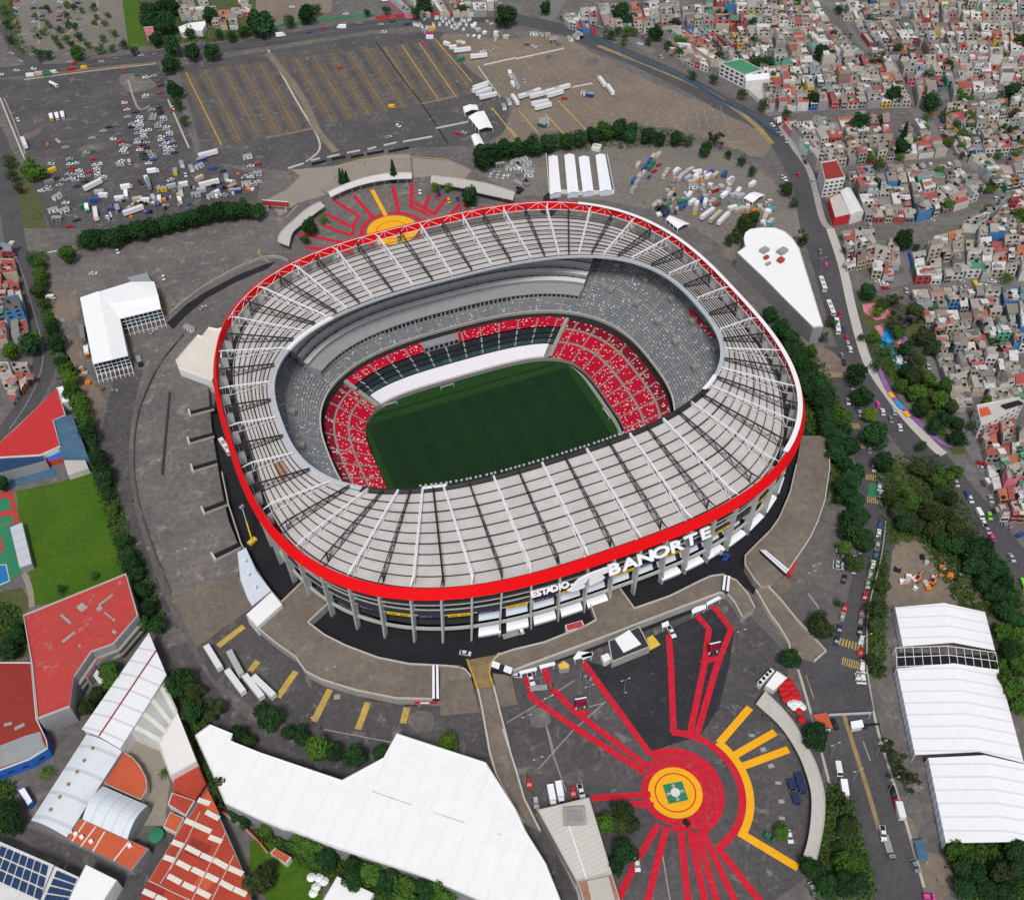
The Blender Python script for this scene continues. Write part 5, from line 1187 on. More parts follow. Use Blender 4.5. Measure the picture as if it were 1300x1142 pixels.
# refreshment stand beside the plaza canopy
block("refreshment_stand", "white roofed stand with a row of round vents near the curved white canopy", "stand", "R 900,670 970,598 990,612 915,690", 3, 'white_wall', 'sheet_white', .1)
block("refreshment_stand", "white flat awning beside the stand with round vents", "stand", "R 940,690 1000,612 1055,648 985,715", 3, 'white_wall', 'white_roof', .1)
for s in ("R 915,673", "R 933,653", "R 950,634", "R 966,617"): p = GP(s, 3)[0]; mb = MB(); mb.taper((p.x, p.y, 2.9), (p.x, p.y, 3.5), .75, .6, M['black'], 10); mb.obj("roof_vent", [o for o in COL.objects if o.get("label", "").startswith("white roofed stand with a row")][0]).location = -Vector([o for o in COL.objects if o.get("label", "").startswith("white roofed stand with a row")][0].location)
t = Thing("gatehouse", "orange-roofed gatehouse beside a tree on the avenue", "gatehouse", G(1044, 918)); P = GP("P 245,215 315,205 345,280 275,280", 4); mb = MB(); mb.prism(inset(P, .5), 0, 3.3, M['white_wall']); t.part("wall", mb); mb = MB(); mb.prism(P, 3.3, 4, M['tile_orange'], None, True); t.part("roof", mb)
t = Thing("barrier_booth", "white barrier booth on the avenue island", "booth", G(1088, 918)); P = GP("P 432,250 490,240 500,275 440,285", 3.2); mb = MB(); mb.prism(inset(P, .4), 0, 2.8, M['white_wall']); t.part("wall", mb); mb = MB(); mb.prism(P, 2.8, 3.2, M['white_roof'], None, True); t.part("roof", mb)
mb = MB(); a, b = GP("P 500,270 580,262", 2); mb.bar((a.x, a.y, 2), (b.x, b.y, 2), .4, M['black']); t.part("barrier_arm", mb)
t = Thing("road_gantry", "thin grey sign gantry over the avenue beside the gatehouse", "gantry", G(1080, 905)); a, b = GP("P 325,215 535,205", 5); mb = MB(); mb.bar(a, b, .3, M['rim_grey']); mb.bar(a+Vector((0, 0, -1)), b+Vector((0, 0, -1)), .15, M['rim_grey']); t.part("beam", mb)
for p in (a, b): mb = MB(); mb.bar((p.x, p.y, 0), p, .25, M['rim_grey']); t.part("post", mb)
# ------------------------------------------------------------------ houses
WALLC = [('grey', (.3, .29, .28)), ('white', (.62, .61, .59)), ('cream', (.5, .44, .34)), ('pale grey', (.42, .41, .4)), ('brown', (.24, .17, .13)), ('yellow', (.6, .36, .04)),
         ('pink', (.62, .16, .24)), ('red', (.38, .04, .04)), ('blue', (.04, .2, .45)), ('green', (.05, .4, .24)), ('dark grey', (.15, .145, .145)), ('orange', (.55, .2, .05))]
WWT = [20, 28, 22, 18, 6, 4, 3, 3, 4, 3, 5, 1.5]
ROOFC = [('grey', (.26, .24, .215)), ('pale', (.42, .385, .335)), ('red', (.4, .06, .045)), ('white', (.7, .69, .66)), ('brown', (.19, .145, .12)), ('dark', (.1, .095, .095)),
         ('orange', (.5, .13, .06)), ('blue-grey', (.22, .28, .33)), ('green', (.06, .25, .16)), ('pink', (.42, .22, .18))]
RWT = [26, 30, 12, 17, 7, 6, 4, 5, 3, 2]
for n, c in WALLC: M['hw_'+n] = mat('house_wall_'+n.replace(' ', '_'), c, .9, .16, .5, (.2, .185, .17), .35, .2)
for n, c in ROOFC: M['hr_'+n] = mat('house_roof_'+n.replace('-', '_'), c, .9, .2, .6, (.19, .17, .155), .5, .25)
def pick(names, wt): return RND.choices([n for n, _ in names], wt)[0]
HOUSES = []
def lots(s, nu, nv, where, hh=(2.8, 6.6), walls=None, skip=.04, roofs=None):
    P = GP(s, 6.0); n = len(P)
    A, B, C, D = P[0], P[1], P[2], P[3]
    for j in range(nv):
        # uneven columns row by row
        cut = [0.0]+sorted([(i+RND.uniform(-.28, .28))/nu for i in range(1, nu)])+[1.0]
        for i in range(nu):
            f = lambda u, v: A.lerp(B, u).lerp(D.lerp(C, u), v)
            u0, u1, v0, v1 = cut[i], cut[i+1], j/nv, (j+1)/nv
            if RND.random() < skip: continue
            q = [f(u0, v0), f(u1, v0), f(u1, v1), f(u0, v1)]
            c = cen(q); q = [p+(c-Vector((p.x, p.y, 0))).normalized()*RND.uniform(.2, .9) for p in q]
            if RND.random() < .45:    # a patio takes one side of the lot
                k = RND.randrange(4); g = RND.uniform(.18, .4); q[k] = q[k].lerp(q[(k+3) % 4], g); q[(k+1) % 4] = q[(k+1) % 4].lerp(q[(k+2) % 4], g)
            HOUSES.append((q, where, RND.uniform(*hh)*(1 if RND.random() > .07 else 1.7), walls, roofs))
lots("D -40,-30 275,-10 330,110 -40,130", 9, 3, "at the top, left of the diagonal street")
lots("D -40,130 330,110 505,250 -40,262", 10, 3, "left of the diagonal street, upper right")
lots("D 345,-40 1330,-40 1330,110 410,85", 19, 3, "along the top edge, upper right")
lots("D 430,95 1330,115 1330,255 560,262", 18, 3, "second row down at the upper right")
lots("D -20,285 630,268 700,400 -20,415", 13, 3, "left of the alley above the long street")
lots("D 665,262 1330,268 1330,400 730,405", 13, 3, "right of the alley above the long street")
lots("D -10,420 700,410 740,500 10,525", 14, 2, "facing the long street, left half")
lots("D 755,410 1330,400 1330,430 770,500", 10, 1, "facing the long street, right half")
lots("D 95,600 640,560 655,768 262,812", 8, 4, "in the block between avenue and cypress", (3, 7), ['white', 'cream', 'grey', 'red', 'pale grey', 'pink'])
lots("D 715,600 765,590 925,745 690,765", 3, 3, "in the wedge below the cypress")
lots("D 915,510 1330,470 1330,600 915,630", 8, 3, "right of the sloping street, upper part")
lots("D 900,640 1330,610 1330,735 985,755", 8, 3, "right of the sloping street, lower part")
lots("D 415,835 700,805 760,1075 510,1075", 5, 5, "beside the arched market roof", (3, 7))
lots("D 705,805 955,800 1155,960 770,1075", 6, 5, "in the block right of the market")
lots("D 1030,775 1330,755 1330,900 1190,930", 5, 3, "near the right edge below the sloping street")
lots("D 1220,995 1340,960 1340,1150 990,1120", 5, 3, "at the right edge above the blue fence")
lots("H 400,20 560,0 560,170 420,200", 3, 3, "on the corner above the park", (3, 6.6), ['white', 'red', 'cream', 'pale grey'])
lots("H 565,20 680,80 690,250 540,250", 2, 3, "next to the corner above the park")
lots("H 735,85 1000,20 1010,255 760,262", 4, 4, "beside the big dark tree", (3, 7))
lots("H 1010,10 1330,0 1330,240 1015,250", 5, 4, "above the side street at the right edge", (3, 7))
lots("H 745,310 1180,300 1200,450 800,470", 6, 3, "below the side street", (3, 7))
lots("H 850,480 1210,455 1260,620 870,625", 6, 3, "beside the park, middle row", (3, 7))
lots("H 1190,310 1340,300 1340,600 1250,600", 2, 4, "at the right edge with a blue front", (4, 7.5), ['blue', 'grey', 'white', 'green'])
lots("H 865,635 1300,625 1310,860 960,905", 6, 4, "above the large apartment block", (3, 6.6))
lots("H 1085,1020 1330,900 1330,1150 1120,1150", 3, 3, "below the large apartment block", (3, 6.6), None, .1, ['red', 'red', 'pale', 'orange', 'grey'])
lots("L 1120,60 1330,0 1330,330 1195,325", 3, 4, "at the right edge beside the lower street", (3, 6.6), ['red', 'white', 'cream', 'pink', 'green'], .04, ['red', 'orange', 'red', 'white'])
lots("C 230,60 420,35 440,150 290,115", 4, 2, "by the road junction at the top", (3, 6), ['red', 'orange', 'brown', 'blue'])
lots("C 430,20 830,-30 860,120 470,150", 8, 3, "at the top left of the hillside quarter")
lots("C 840,-30 1300,-30 1300,125 860,120", 8, 3, "at the top middle of the hillside quarter")
lots("C 740,140 1290,130 1290,290 1000,300", 9, 3, "just above the green-roofed building")
lots("C 735,190 900,180 985,330 880,290", 3, 3, "beside the road above the dirt lot", (3, 6))
lots("B 600,-20 1190,-20 1190,50 700,60", 11, 1, "behind the red fence at the top", (3, 5), None, .3)
lots("A 850,-20 1250,-20 1250,60 900,75", 7, 2, "among the trees at the top left", (3, 5), None, .15)
lots("A 1050,75 1180,60 1190,115 1060,120", 3, 1, "behind the hedge at the top left", (3, 5))
lots("E -40,85 55,95 95,300 -40,330", 2, 3, "at the left edge beside the western road", (3.5, 6.5), ['white', 'cream', 'red'], 0, ['red', 'red', 'orange', 'blue-grey'])
lots("E -40,335 100,320 140,530 -40,590", 2, 3, "at the left edge, middle of the western road", (3.5, 6.5), ['white', 'cream', 'red'], 0, ['red', 'red', 'white', 'orange', 'dark'])
lots("E -40,690 140,680 130,770 60,900 -40,1000", 2, 3, "at the left edge inside the road's bend", (3.5, 6), ['white', 'cream', 'orange'], 0, ['white', 'red', 'orange', 'pale'])
lots("D 60,530 90,525 95,590 70,600", 1, 2, "at the avenue corner")
def hsize(h): q = h[0]; c = cen(q); return ((q[0]-q[2]).length+(q[1]-q[3]).length)*SC(*PX(c))
HOUSES.sort(key=hsize, reverse=True)
print("houses", len(HOUSES))
tank = MB(); tank.taper((0, 0, 0), (0, 0, 1.35), .75, .7, M['black'], 8); tank.taper((0, 0, 1.35), (0, 0, 1.6), .7, .25, M['black'], 8); tankm = tank.mesh("water_tank")
sm = MB(); far = MB()
for k, (q, where, h, walls, roofs) in enumerate(HOUSES):
    wc = RND.choice(walls) if walls and RND.random() < .8 else pick(WALLC, WWT); rc = RND.choice(roofs) if roofs else pick(ROOFC, RWT)
    c = cen(q); st = 1 if h < 4.2 else (2 if h < 6.8 else 3); a = edge_ang(q[3], q[2]); px = PX(c)
    if k >= 300:
        far.prism(q, 0, h, M['hw_'+wc], M['hr_'+rc])
        for _k in range(RND.choice((0, 1, 2, 3))):
            p = c+Vector((RND.uniform(-4, 4), RND.uniform(-2, 2), 0)); far.box((p.x, p.y, h), (RND.uniform(2, 4.5), RND.uniform(2, 4.5), RND.uniform(.6, 2.4)), M['hw_'+pick(WALLC[:4], WWT[:4])], a, M['hr_'+pick(ROOFC, RWT)])
        if RND.random() < .5: p = c+Vector((RND.uniform(-3, 3), RND.uniform(-3, 3), 0)); far.box((p.x, p.y, h), (1.3, 1.3, 1.3), M['black'], a)
        n_, f_ = facing(q[3], q[2], c)
        for fl in range(st):
            for j in range(2): p = q[3].lerp(q[2], .28+.44*j)+n_*.02; far.box((p.x, p.y, 1.0+fl*2.8), (1.5, .12, 1.4), M['win'], a)
        continue
    r = empty("house", (c.x, c.y, 0)); inv = -c
    L = [p+inv for p in q]
    mb = MB(); mb.prism(L, 0, h, M['hw_'+wc]); wl = mb.obj("wall", r)
    ins = inset(L, .3); mb = MB(); mb.prism(ins, h-.05, h+.1, M['hr_'+rc]); rf = mb.obj("roof", r)
    mb = MB(); nP = len(L)
    for i in range(nP): mb.prism([L[i], L[(i+1) % nP], ins[(i+1) % nP], ins[i]], h, h+RND.choice((.5, .8, 1.0)), M['hw_'+wc])
    mb.obj("parapet", r)
    x = lambda: ins[0].lerp(ins[1], RND.uniform(.2, .8)).lerp(ins[3].lerp(ins[2], RND.uniform(.2, .8)), RND.uniform(.2, .8))
    tk = RND.random() < .7; extra = None
    if tk:
        p = x(); link("water_tank", tankm, r, (p.x, p.y, h+.1+RND.choice((0, 0, 1.2))), 0)
    if RND.random() < .6:    # a stepped upper room on part of the roof
        g0 = RND.choice((0, 1)); f0 = RND.uniform(.3, .55); c3 = RND.choice((wc, 'white', 'cream', 'pale grey')); mb = MB()
        up = [ins[0], ins[0].lerp(ins[1], f0), ins[3].lerp(ins[2], f0), ins[3]] if g0 else [ins[0], ins[1], ins[1].lerp(ins[2], f0), ins[0].lerp(ins[3], f0)]
        mb.prism(up, h, h+RND.uniform(1.4, 2.7), M['hw_'+c3], M['hr_'+pick(ROOFC, RWT)]); mb.obj("upper_room", r)
    rr = RND.random()
    if rr < .5:
        p = x(); mb = MB(); c2 = pick(WALLC[:4], WWT[:4]); mb.box((p.x, p.y, h), (RND.uniform(2.4, 4), RND.uniform(2.4, 4.5), RND.uniform(2, 2.7)), M['hw_'+c2], a, M['hr_'+pick(ROOFC, RWT)]); mb.obj("stair_hut", r); extra = "%s stair hut" % c2
    elif rr < .72:
        p = x(); mb = MB(); c2 = pick(ROOFC, RWT); mb.box((p.x, p.y, h+1.9), (RND.uniform(2.5, 4.5), RND.uniform(2.5, 5), .12), M['hr_'+c2], a); mb.obj("roof_awning", r); extra = "%s awning" % c2
    if RND.random() < .55:
        d1, d2 = ins[0].lerp(ins[1], RND.choice((.45, .55))), ins[3].lerp(ins[2], RND.choice((.45, .55))); mb = MB(); mb.prism([ins[0], d1, d2, ins[3]], h+.09, h+.14, M['hr_'+pick(ROOFC, RWT)]); mb.obj("roof_terrace", r)
    if k < 200:
        cc = cen(L)
        for (u, v) in ((L[3], L[2]), (L[2], L[1]), (L[0], L[3])):
            n_, f_ = facing(u+c, v+c, c)
            if not f_: continue
            d = (v-u); ln = d.length; dn = d/ln; m = max(1, min(3, int(ln/3.6)))
            if (u, v) != (L[3], L[2]): m = 1
            for fl in range(st):
                for j in range(m):
                    if RND.random() < .15: continue
                    p = u+dn*(ln*(j+.5)/m)+n_*.05; z = .9+fl*2.8; w2 = RND.choice((.6, .8, 1.1))
                    vs = [p-dn*w2+Vector((0, 0, z)), p+dn*w2+Vector((0, 0, z)), p+dn*w2+Vector((0, 0, z+1.3)), p-dn*w2+Vector((0, 0, z+1.3))]
                    if (vs[1]-vs[0]).cross(vs[2]-vs[0]).dot(n_) < 0: vs = vs[::-1]
                    mb = MB(); mb.face(vs, M['win']); mb.obj("window", wl)
    lab = "%s %s house, %s roof%s, %s" % (wc, ("low", "two-storey", "tall")[st-1], rc, (" with "+extra) if extra else "", where)
    wl_ = lab.split()
    if len(wl_) > 12 or (len(where.split()) > 6 and len(wl_) > 10): lab = "%s house, %s roof, %s" % (wc, rc, where)
    later(r, lab, "house", px[0], "houses of the crowded quarter around the stadium")
if far.f:
    o = far.obj("distant_houses"); tag(o, "mass of small flat-roofed houses at the far top right", "houses", None, "stuff")
for s, m, h, lab in (("H 722,150 748,268 962,268", 'bright_blue', 3.2, "bright blue painted wall along the side street"), ("H 1205,375 1235,430 1330,415", 'bright_blue', 4, "blue painted wall at the right edge"), ("D 905,625 960,690", 'yellow_paint', 5, "yellow painted wall on the sloping street"),
                     ("D 1025,785 1085,850", 'play_blue', 4, "blue sheet fence by the sloping street"), ("D 1140,890 1205,970", 'court_green', 4.5, "green painted wall near the right edge"), ("D 75,520 205,500", 'yellow_paint', 3.5, "yellow wall on the long street beside the avenue"),
                     ("D 450,770 580,765", 'yellow_paint', 3, "yellow wall below the cypress block"), ("D 100,600 175,745", 'red_sheet', 4, "red painted wall along the avenue"), ("H 405,60 435,200", 'red_sheet', 5, "red painted side wall above the park"), ("H 795,420 810,475", 'play_blue', 4, "blue painted end wall beside the park"),
                     ("C 460,60 530,85", 'orange', 4, "orange wall by the junction at the top"), ("H 880,670 960,870", 'play_purple', 3, "purple and blue painted wall along the park road")):
    wallrun("painted_wall", s, 0, h, .5, m, lab, "wall", smooth=False)
wallrun("perimeter_fence", "C 380,185 520,255 650,315 800,375 930,440 1060,515 1200,590 1330,690", 0, 2.4, .35, 'blue_sheet', "long blue-grey fence curving along the dirt lot's edge", "fence")
wallrun("perimeter_fence", "B 600,98 850,82 1190,78", 0, 2.6, .4, 'red_sheet', "red fence along the road at the top", "fence")
wallrun("perimeter_fence", "B 0,165 150,130 380,100 600,80", 0, 2.2, .5, 'green_roof', "dark green fence along the road at the top", "fence")
wallrun("perimeter_fence", "A 130,393 440,350 780,316", 0, 1.0, .3, 'faded_yellow', "low yellow wall along the road above the grey car park", "fence")
wallrun("perimeter_fence", "L 605,370 580,560 520,800 510,1000 P 512,20 545,200", 0, 1.6, .5, 'concrete', "low pale wall beside the parked cars on the avenue", "fence")
wallrun("park_edge", "H 560,700 640,860 760,980 880,1090 940,1100 920,1030", .1, .7, 2.4, 'play_purple', "purple and yellow rim of the park walkway", "kerb")
for s, m in (("H 625,845 645,870", 'yellow_paint'), ("H 700,940 725,965", 'yellow_paint'), ("H 800,1010 840,1050", 'court_green'), ("H 660,890 690,925", 'play_blue')): path("walkway_patch", m, .86, s, 2.6, False)
wallrun("clipped_hedge", "A 1045,205 1150,195 1300,165 B 0,165", 0, 2.6, 3, 'rough_grass', "long clipped hedge along the road, top left", "hedge")
sheet("playground", 'play_pink', .1, "H 550,510 610,495 680,520 700,640 600,580"); sheet("playground", 'play_blue', .115, "H 600,510 660,510 670,550 640,590 650,640 720,660 725,710 660,720 640,660 580,610"); sheet("playground", 'play_purple', .105, "H 670,530 700,530 750,660 735,700 700,640")
sheet("playground", 'play_pink', .1, "H 490,400 600,390 640,460 560,480 500,440")
for s, sz, m, lab in (("H 630,520", (5, 4, 2.6), 'blue', "blue climbing frame in the playground"), ("H 610,590", (4, 5, 3), 'play_blue', "pale blue slide tower in the playground"), ("H 680,680", (7, 5, .6), 'awning', "round pale fountain basin in the playground")):
    p = GP(s)[0]; t = Thing("playground_frame", lab, "playground", p); mb = MB()
    for i in range(4): mb.bar(p+Vector((sz[0]/2*(-1 if i % 2 else 1), sz[1]/2*(-1 if i < 2 else 1), 0)), p+Vector((sz[0]/2*(-1 if i % 2 else 1), sz[1]/2*(-1 if i < 2 else 1), sz[2])), .15, M[m])
    mb.box(p+Vector((0, 0, sz[2]*.55)), (sz[0], sz[1], .2), M[m], .3); t.part("platform", mb); mb = MB(); mb.taper(p+Vector((0, 0, sz[2]*.6)), p+Vector((0, 0, sz[2]+.8)), sz[0]*.5, .2, M[m], 8); t.part("roof", mb)
# ------------------------------------------------------------------ trees
def leafmat(k, c1, c2, rand=.3):
    M[k] = mat(k, c1, .9, .35, .9, c2, .8, .35, spec=.15, rand=rand)
leafmat('leaf_dark', (.012, .04, .014), (.03, .078, .02)); leafmat('leaf_mid', (.034, .085, .014), (.075, .14, .02)); leafmat('leaf_light', (.06, .125, .012), (.1, .17, .02)); leafmat('leaf_olive', (.026, .046, .014), (.055, .075, .024)); leafmat('leaf_purple', (.12, .09, .13), (.07, .08, .05))
def crown_mesh(kind, seed, m):
    R = random.Random(seed); mb = MB(); sl = mb.slot(m); S = 5.0   # reference radius in metres, base of crown at z=0
    clumps = []
    if kind == 'round':
        for i in range(17):
            a = R.uniform(0, 6.283); rr = S*.66*math.sqrt(R.random()); z = R.uniform(.22, .95)*S*1.25
            k = 1-abs(z/(S*1.25)-.45)*.9; clumps.append((Vector((math.cos(a)*rr*k, math.sin(a)*rr*k, z)), R.uniform(.26, .42)*S, 120))
        clumps.append((Vector((0, 0, S*.6)), S*.62, 260))
    elif kind == 'sparse':
        for i in range(15):
            a = R.uniform(0, 6.283); rr = S*.85*math.sqrt(R.random()); clumps.append((Vector((math.cos(a)*rr, math.sin(a)*rr, R.uniform(.1, 1.15)*S)), R.uniform(.14, .3)*S, 52))
    elif kind == 'conifer':
        for i in range(34):
            f = i/34; a = i*2.4; rr = S*.42*(1-f)**.8; clumps.append((Vector((math.cos(a)*rr, math.sin(a)*rr, f*S*3.4+.3)), S*(.3*(1-f)+.07), 60))
    elif kind == 'palm':
        for i in range(13):
            a = i*2.4; el = R.uniform(.1, .9)
            for k in range(7):
                f = k/7; p = Vector((math.cos(a)*f*S*math.cos(el*.6), math.sin(a)*f*S*math.cos(el*.6), S*.3+f*S*math.sin(el)*.7-f*f*S*.75)); d = Vector((math.cos(a), math.sin(a), -.4)); s = Vector((-math.sin(a), math.cos(a), 0))*(.55*(1-f*.6))
                i0 = len(mb.v); mb.v += [tuple(p-s), tuple(p+s), tuple(p+s*.8+d*.9), tuple(p-s*.8+d*.9)]; mb.f.append((i0, i0+1, i0+2, i0+3)); mb.m.append(sl)
    for c, r, n in clumps:
        for k in range(n):
            d = Vector((R.gauss(0, 1), R.gauss(0, 1), R.gauss(0, 1)+.25)).normalized(); p = c+d*(r*R.uniform(.7, 1.08))
            nn = (d+Vector((R.uniform(-.8, .8), R.uniform(-.8, .8), R.uniform(-.4, .9)))).normalized(); s = nn.cross(Vector((R.random(), R.random(), .3))).normalized(); t = nn.cross(s); z = R.uniform(.3, .62)
            i0 = len(mb.v); mb.v += [tuple(p-s*z), tuple(p-t*z*.6), tuple(p+s*z), tuple(p+t*z*.6)]; mb.f.append((i0, i0+1, i0+2, i0+3)); mb.m.append(sl)
    return mb.mesh("crown_"+kind)
def trunk_mesh(seed, h, r, limbs):
    R = random.Random(seed); mb = MB(); mb.taper((0, 0, -.2), (R.uniform(-.3, .3), R.uniform(-.3, .3), h), r, r*.6, M['trunk'], 7)
    for i in range(limbs):
        a = i*6.283/max(1, limbs)+R.uniform(-.3, .3); mb.taper((0, 0, h*.8), (math.cos(a)*2.3, math.sin(a)*2.3, h+R.uniform(1.6, 3)), r*.45, r*.12, M['trunk'], 5)
    return mb.mesh("trunk")
CROWN = {}
for key, kind, m in (('d', 'round', 'leaf_dark'), ('m', 'round', 'leaf_mid'), ('l', 'round', 'leaf_light'), ('s', 'sparse', 'leaf_olive'), ('o', 'round', 'leaf_olive'), ('c', 'conifer', 'leaf_dark'), ('p', 'palm', 'leaf_light'), ('v', 'sparse', 'leaf_purple')):
    CROWN[key] = [crown_mesh(kind, 31*i+hash(kind) % 7 if False else 31*i+len(kind)*7, M[m]) for i in range(4 if kind in ('round', 'sparse') else 2)]
TRUNK = [trunk_mesh(i, 3.0, .32, 5) for i in range(4)]; TRUNKT = [trunk_mesh(9, 2.0, .3, 0)]
ADJ = dict(d='dark dense', m='mid green bushy', l='bright green', s='thin olive', o='dull olive', c='slender dark cypress', p='palm-like', v='purple-tinged')
ZONES = [("T", 90, 255, 350, 335, "in the car-park belt"), ("T", 0, 0, 180, 75, "by the top-left car park"), ("T", 155, 0, 345, 90, "along the road at the top left"), ("T", 180, 75, 240, 170, "between the two car parks"), ("T", 0, 170, 35, 300, "beside the western road's verge"),
         ("T", 330, 0, 690, 45, "beyond the road at the top"), ("T", 600, 150, 885, 215, "in the belt behind the long tents"), ("T", 885, 85, 972, 230, "beside the bare dirt lot"), ("T", 370, 200, 620, 310, "on the north plaza"), ("T", 690, 0, 975, 85, "among the top middle houses"),
         ("T", 900, 280, 985, 330, "beside the white wedge roof"), ("T", 970, 0, 1300, 300, "among the upper right houses"), ("T", 1000, 285, 1062, 440, "by the avenue near the wedge roof"), ("T", 970, 390, 1078, 640, "in the belt right of the stadium"), ("T", 1078, 285, 1300, 450, "around the playground"), ("T", 1078, 450, 1300, 580, "in the park below the playground"),
         ("T", 1050, 580, 1100, 800, "left of the line of parked cars"), ("T", 1100, 580, 1200, 700, "above the dirt clearing"), ("T", 1200, 580, 1300, 760, "in the right-edge woodland"), ("T", 1100, 700, 1200, 860, "left of the dirt clearing"), ("T", 1200, 760, 1300, 900, "right of the tents"), ("T", 980, 780, 1066, 945, "beside the end of the brown ramp"),
         ("T", 985, 1000, 1110, 1142, "along the lower avenue"), ("T", 1100, 900, 1165, 1010, "between avenue and tents"), ("T", 1195, 1060, 1300, 1142, "below the front tent"), ("T", 755, 1010, 830, 1110, "beside the cream ribbed roof"), ("T", 320, 880, 500, 985, "above the big white roof"), ("T", 545, 930, 600, 970, "poking above the big white roof"),
         ("T", 320, 1035, 600, 1142, "below the big white roof"), ("T", 205, 840, 345, 1050, "left of the big white roof"), ("T", 0, 850, 215, 1142, "in the factory grounds"), ("T", 60, 560, 215, 860, "beside the green field"), ("T", 0, 560, 60, 850, "in the garden at the left edge"), ("T", 36, 320, 130, 565, "left of the scaffold tent"), ("T", 0, 380, 60, 450, "in the garden by the western road")]
def zone(x, y):
    for _, a, b, c, d, n in ZONES:
        if a <= x <= c and b <= y <= d: return n
    return "near the stadium"
NT = [0]
def tree(x, y, rpx, key='d'):
    i = NT[0]; NT[0] += 1; R = random.Random(i*13+5)
    sc = SC(x, y, 6); r = rpx*1.2/sc; hT = r*(1.15 if key in 'dmlo' else 1.5)
    if key == 'c': p = G(x, y, r*1.8)
    else: p = G(x, y, min(3.0, r*.55)+r*.65)
    t = empty("tree" if key != 'p' else "palm_tree", (p.x, p.y, 0), R.uniform(0, 6.28)); k = r/5.0; th = min(3.0, r*.55)
    cr = link("crown", R.choice(CROWN[key]), t, (0, 0, th*.75 if key != 'c' else .8), 0, None, (k*R.uniform(.92, 1.1), k*R.uniform(.92, 1.1), k*R.uniform(.85, 1.1)))
    tm = TRUNKT[0] if key in 'cp' else R.choice(TRUNK)
    link("trunk", tm, t, None, 0, None, (k, k, (th if key != 'p' else 5)/(2.0 if key in 'cp' else 3.0)))
    big = "big " if rpx >= 15 else ("small " if rpx <= 8 else "")
    later(t, "%s%s tree %s" % (big, ADJ[key], zone(x, y)), "tree", x, "trees "+zone(x, y))
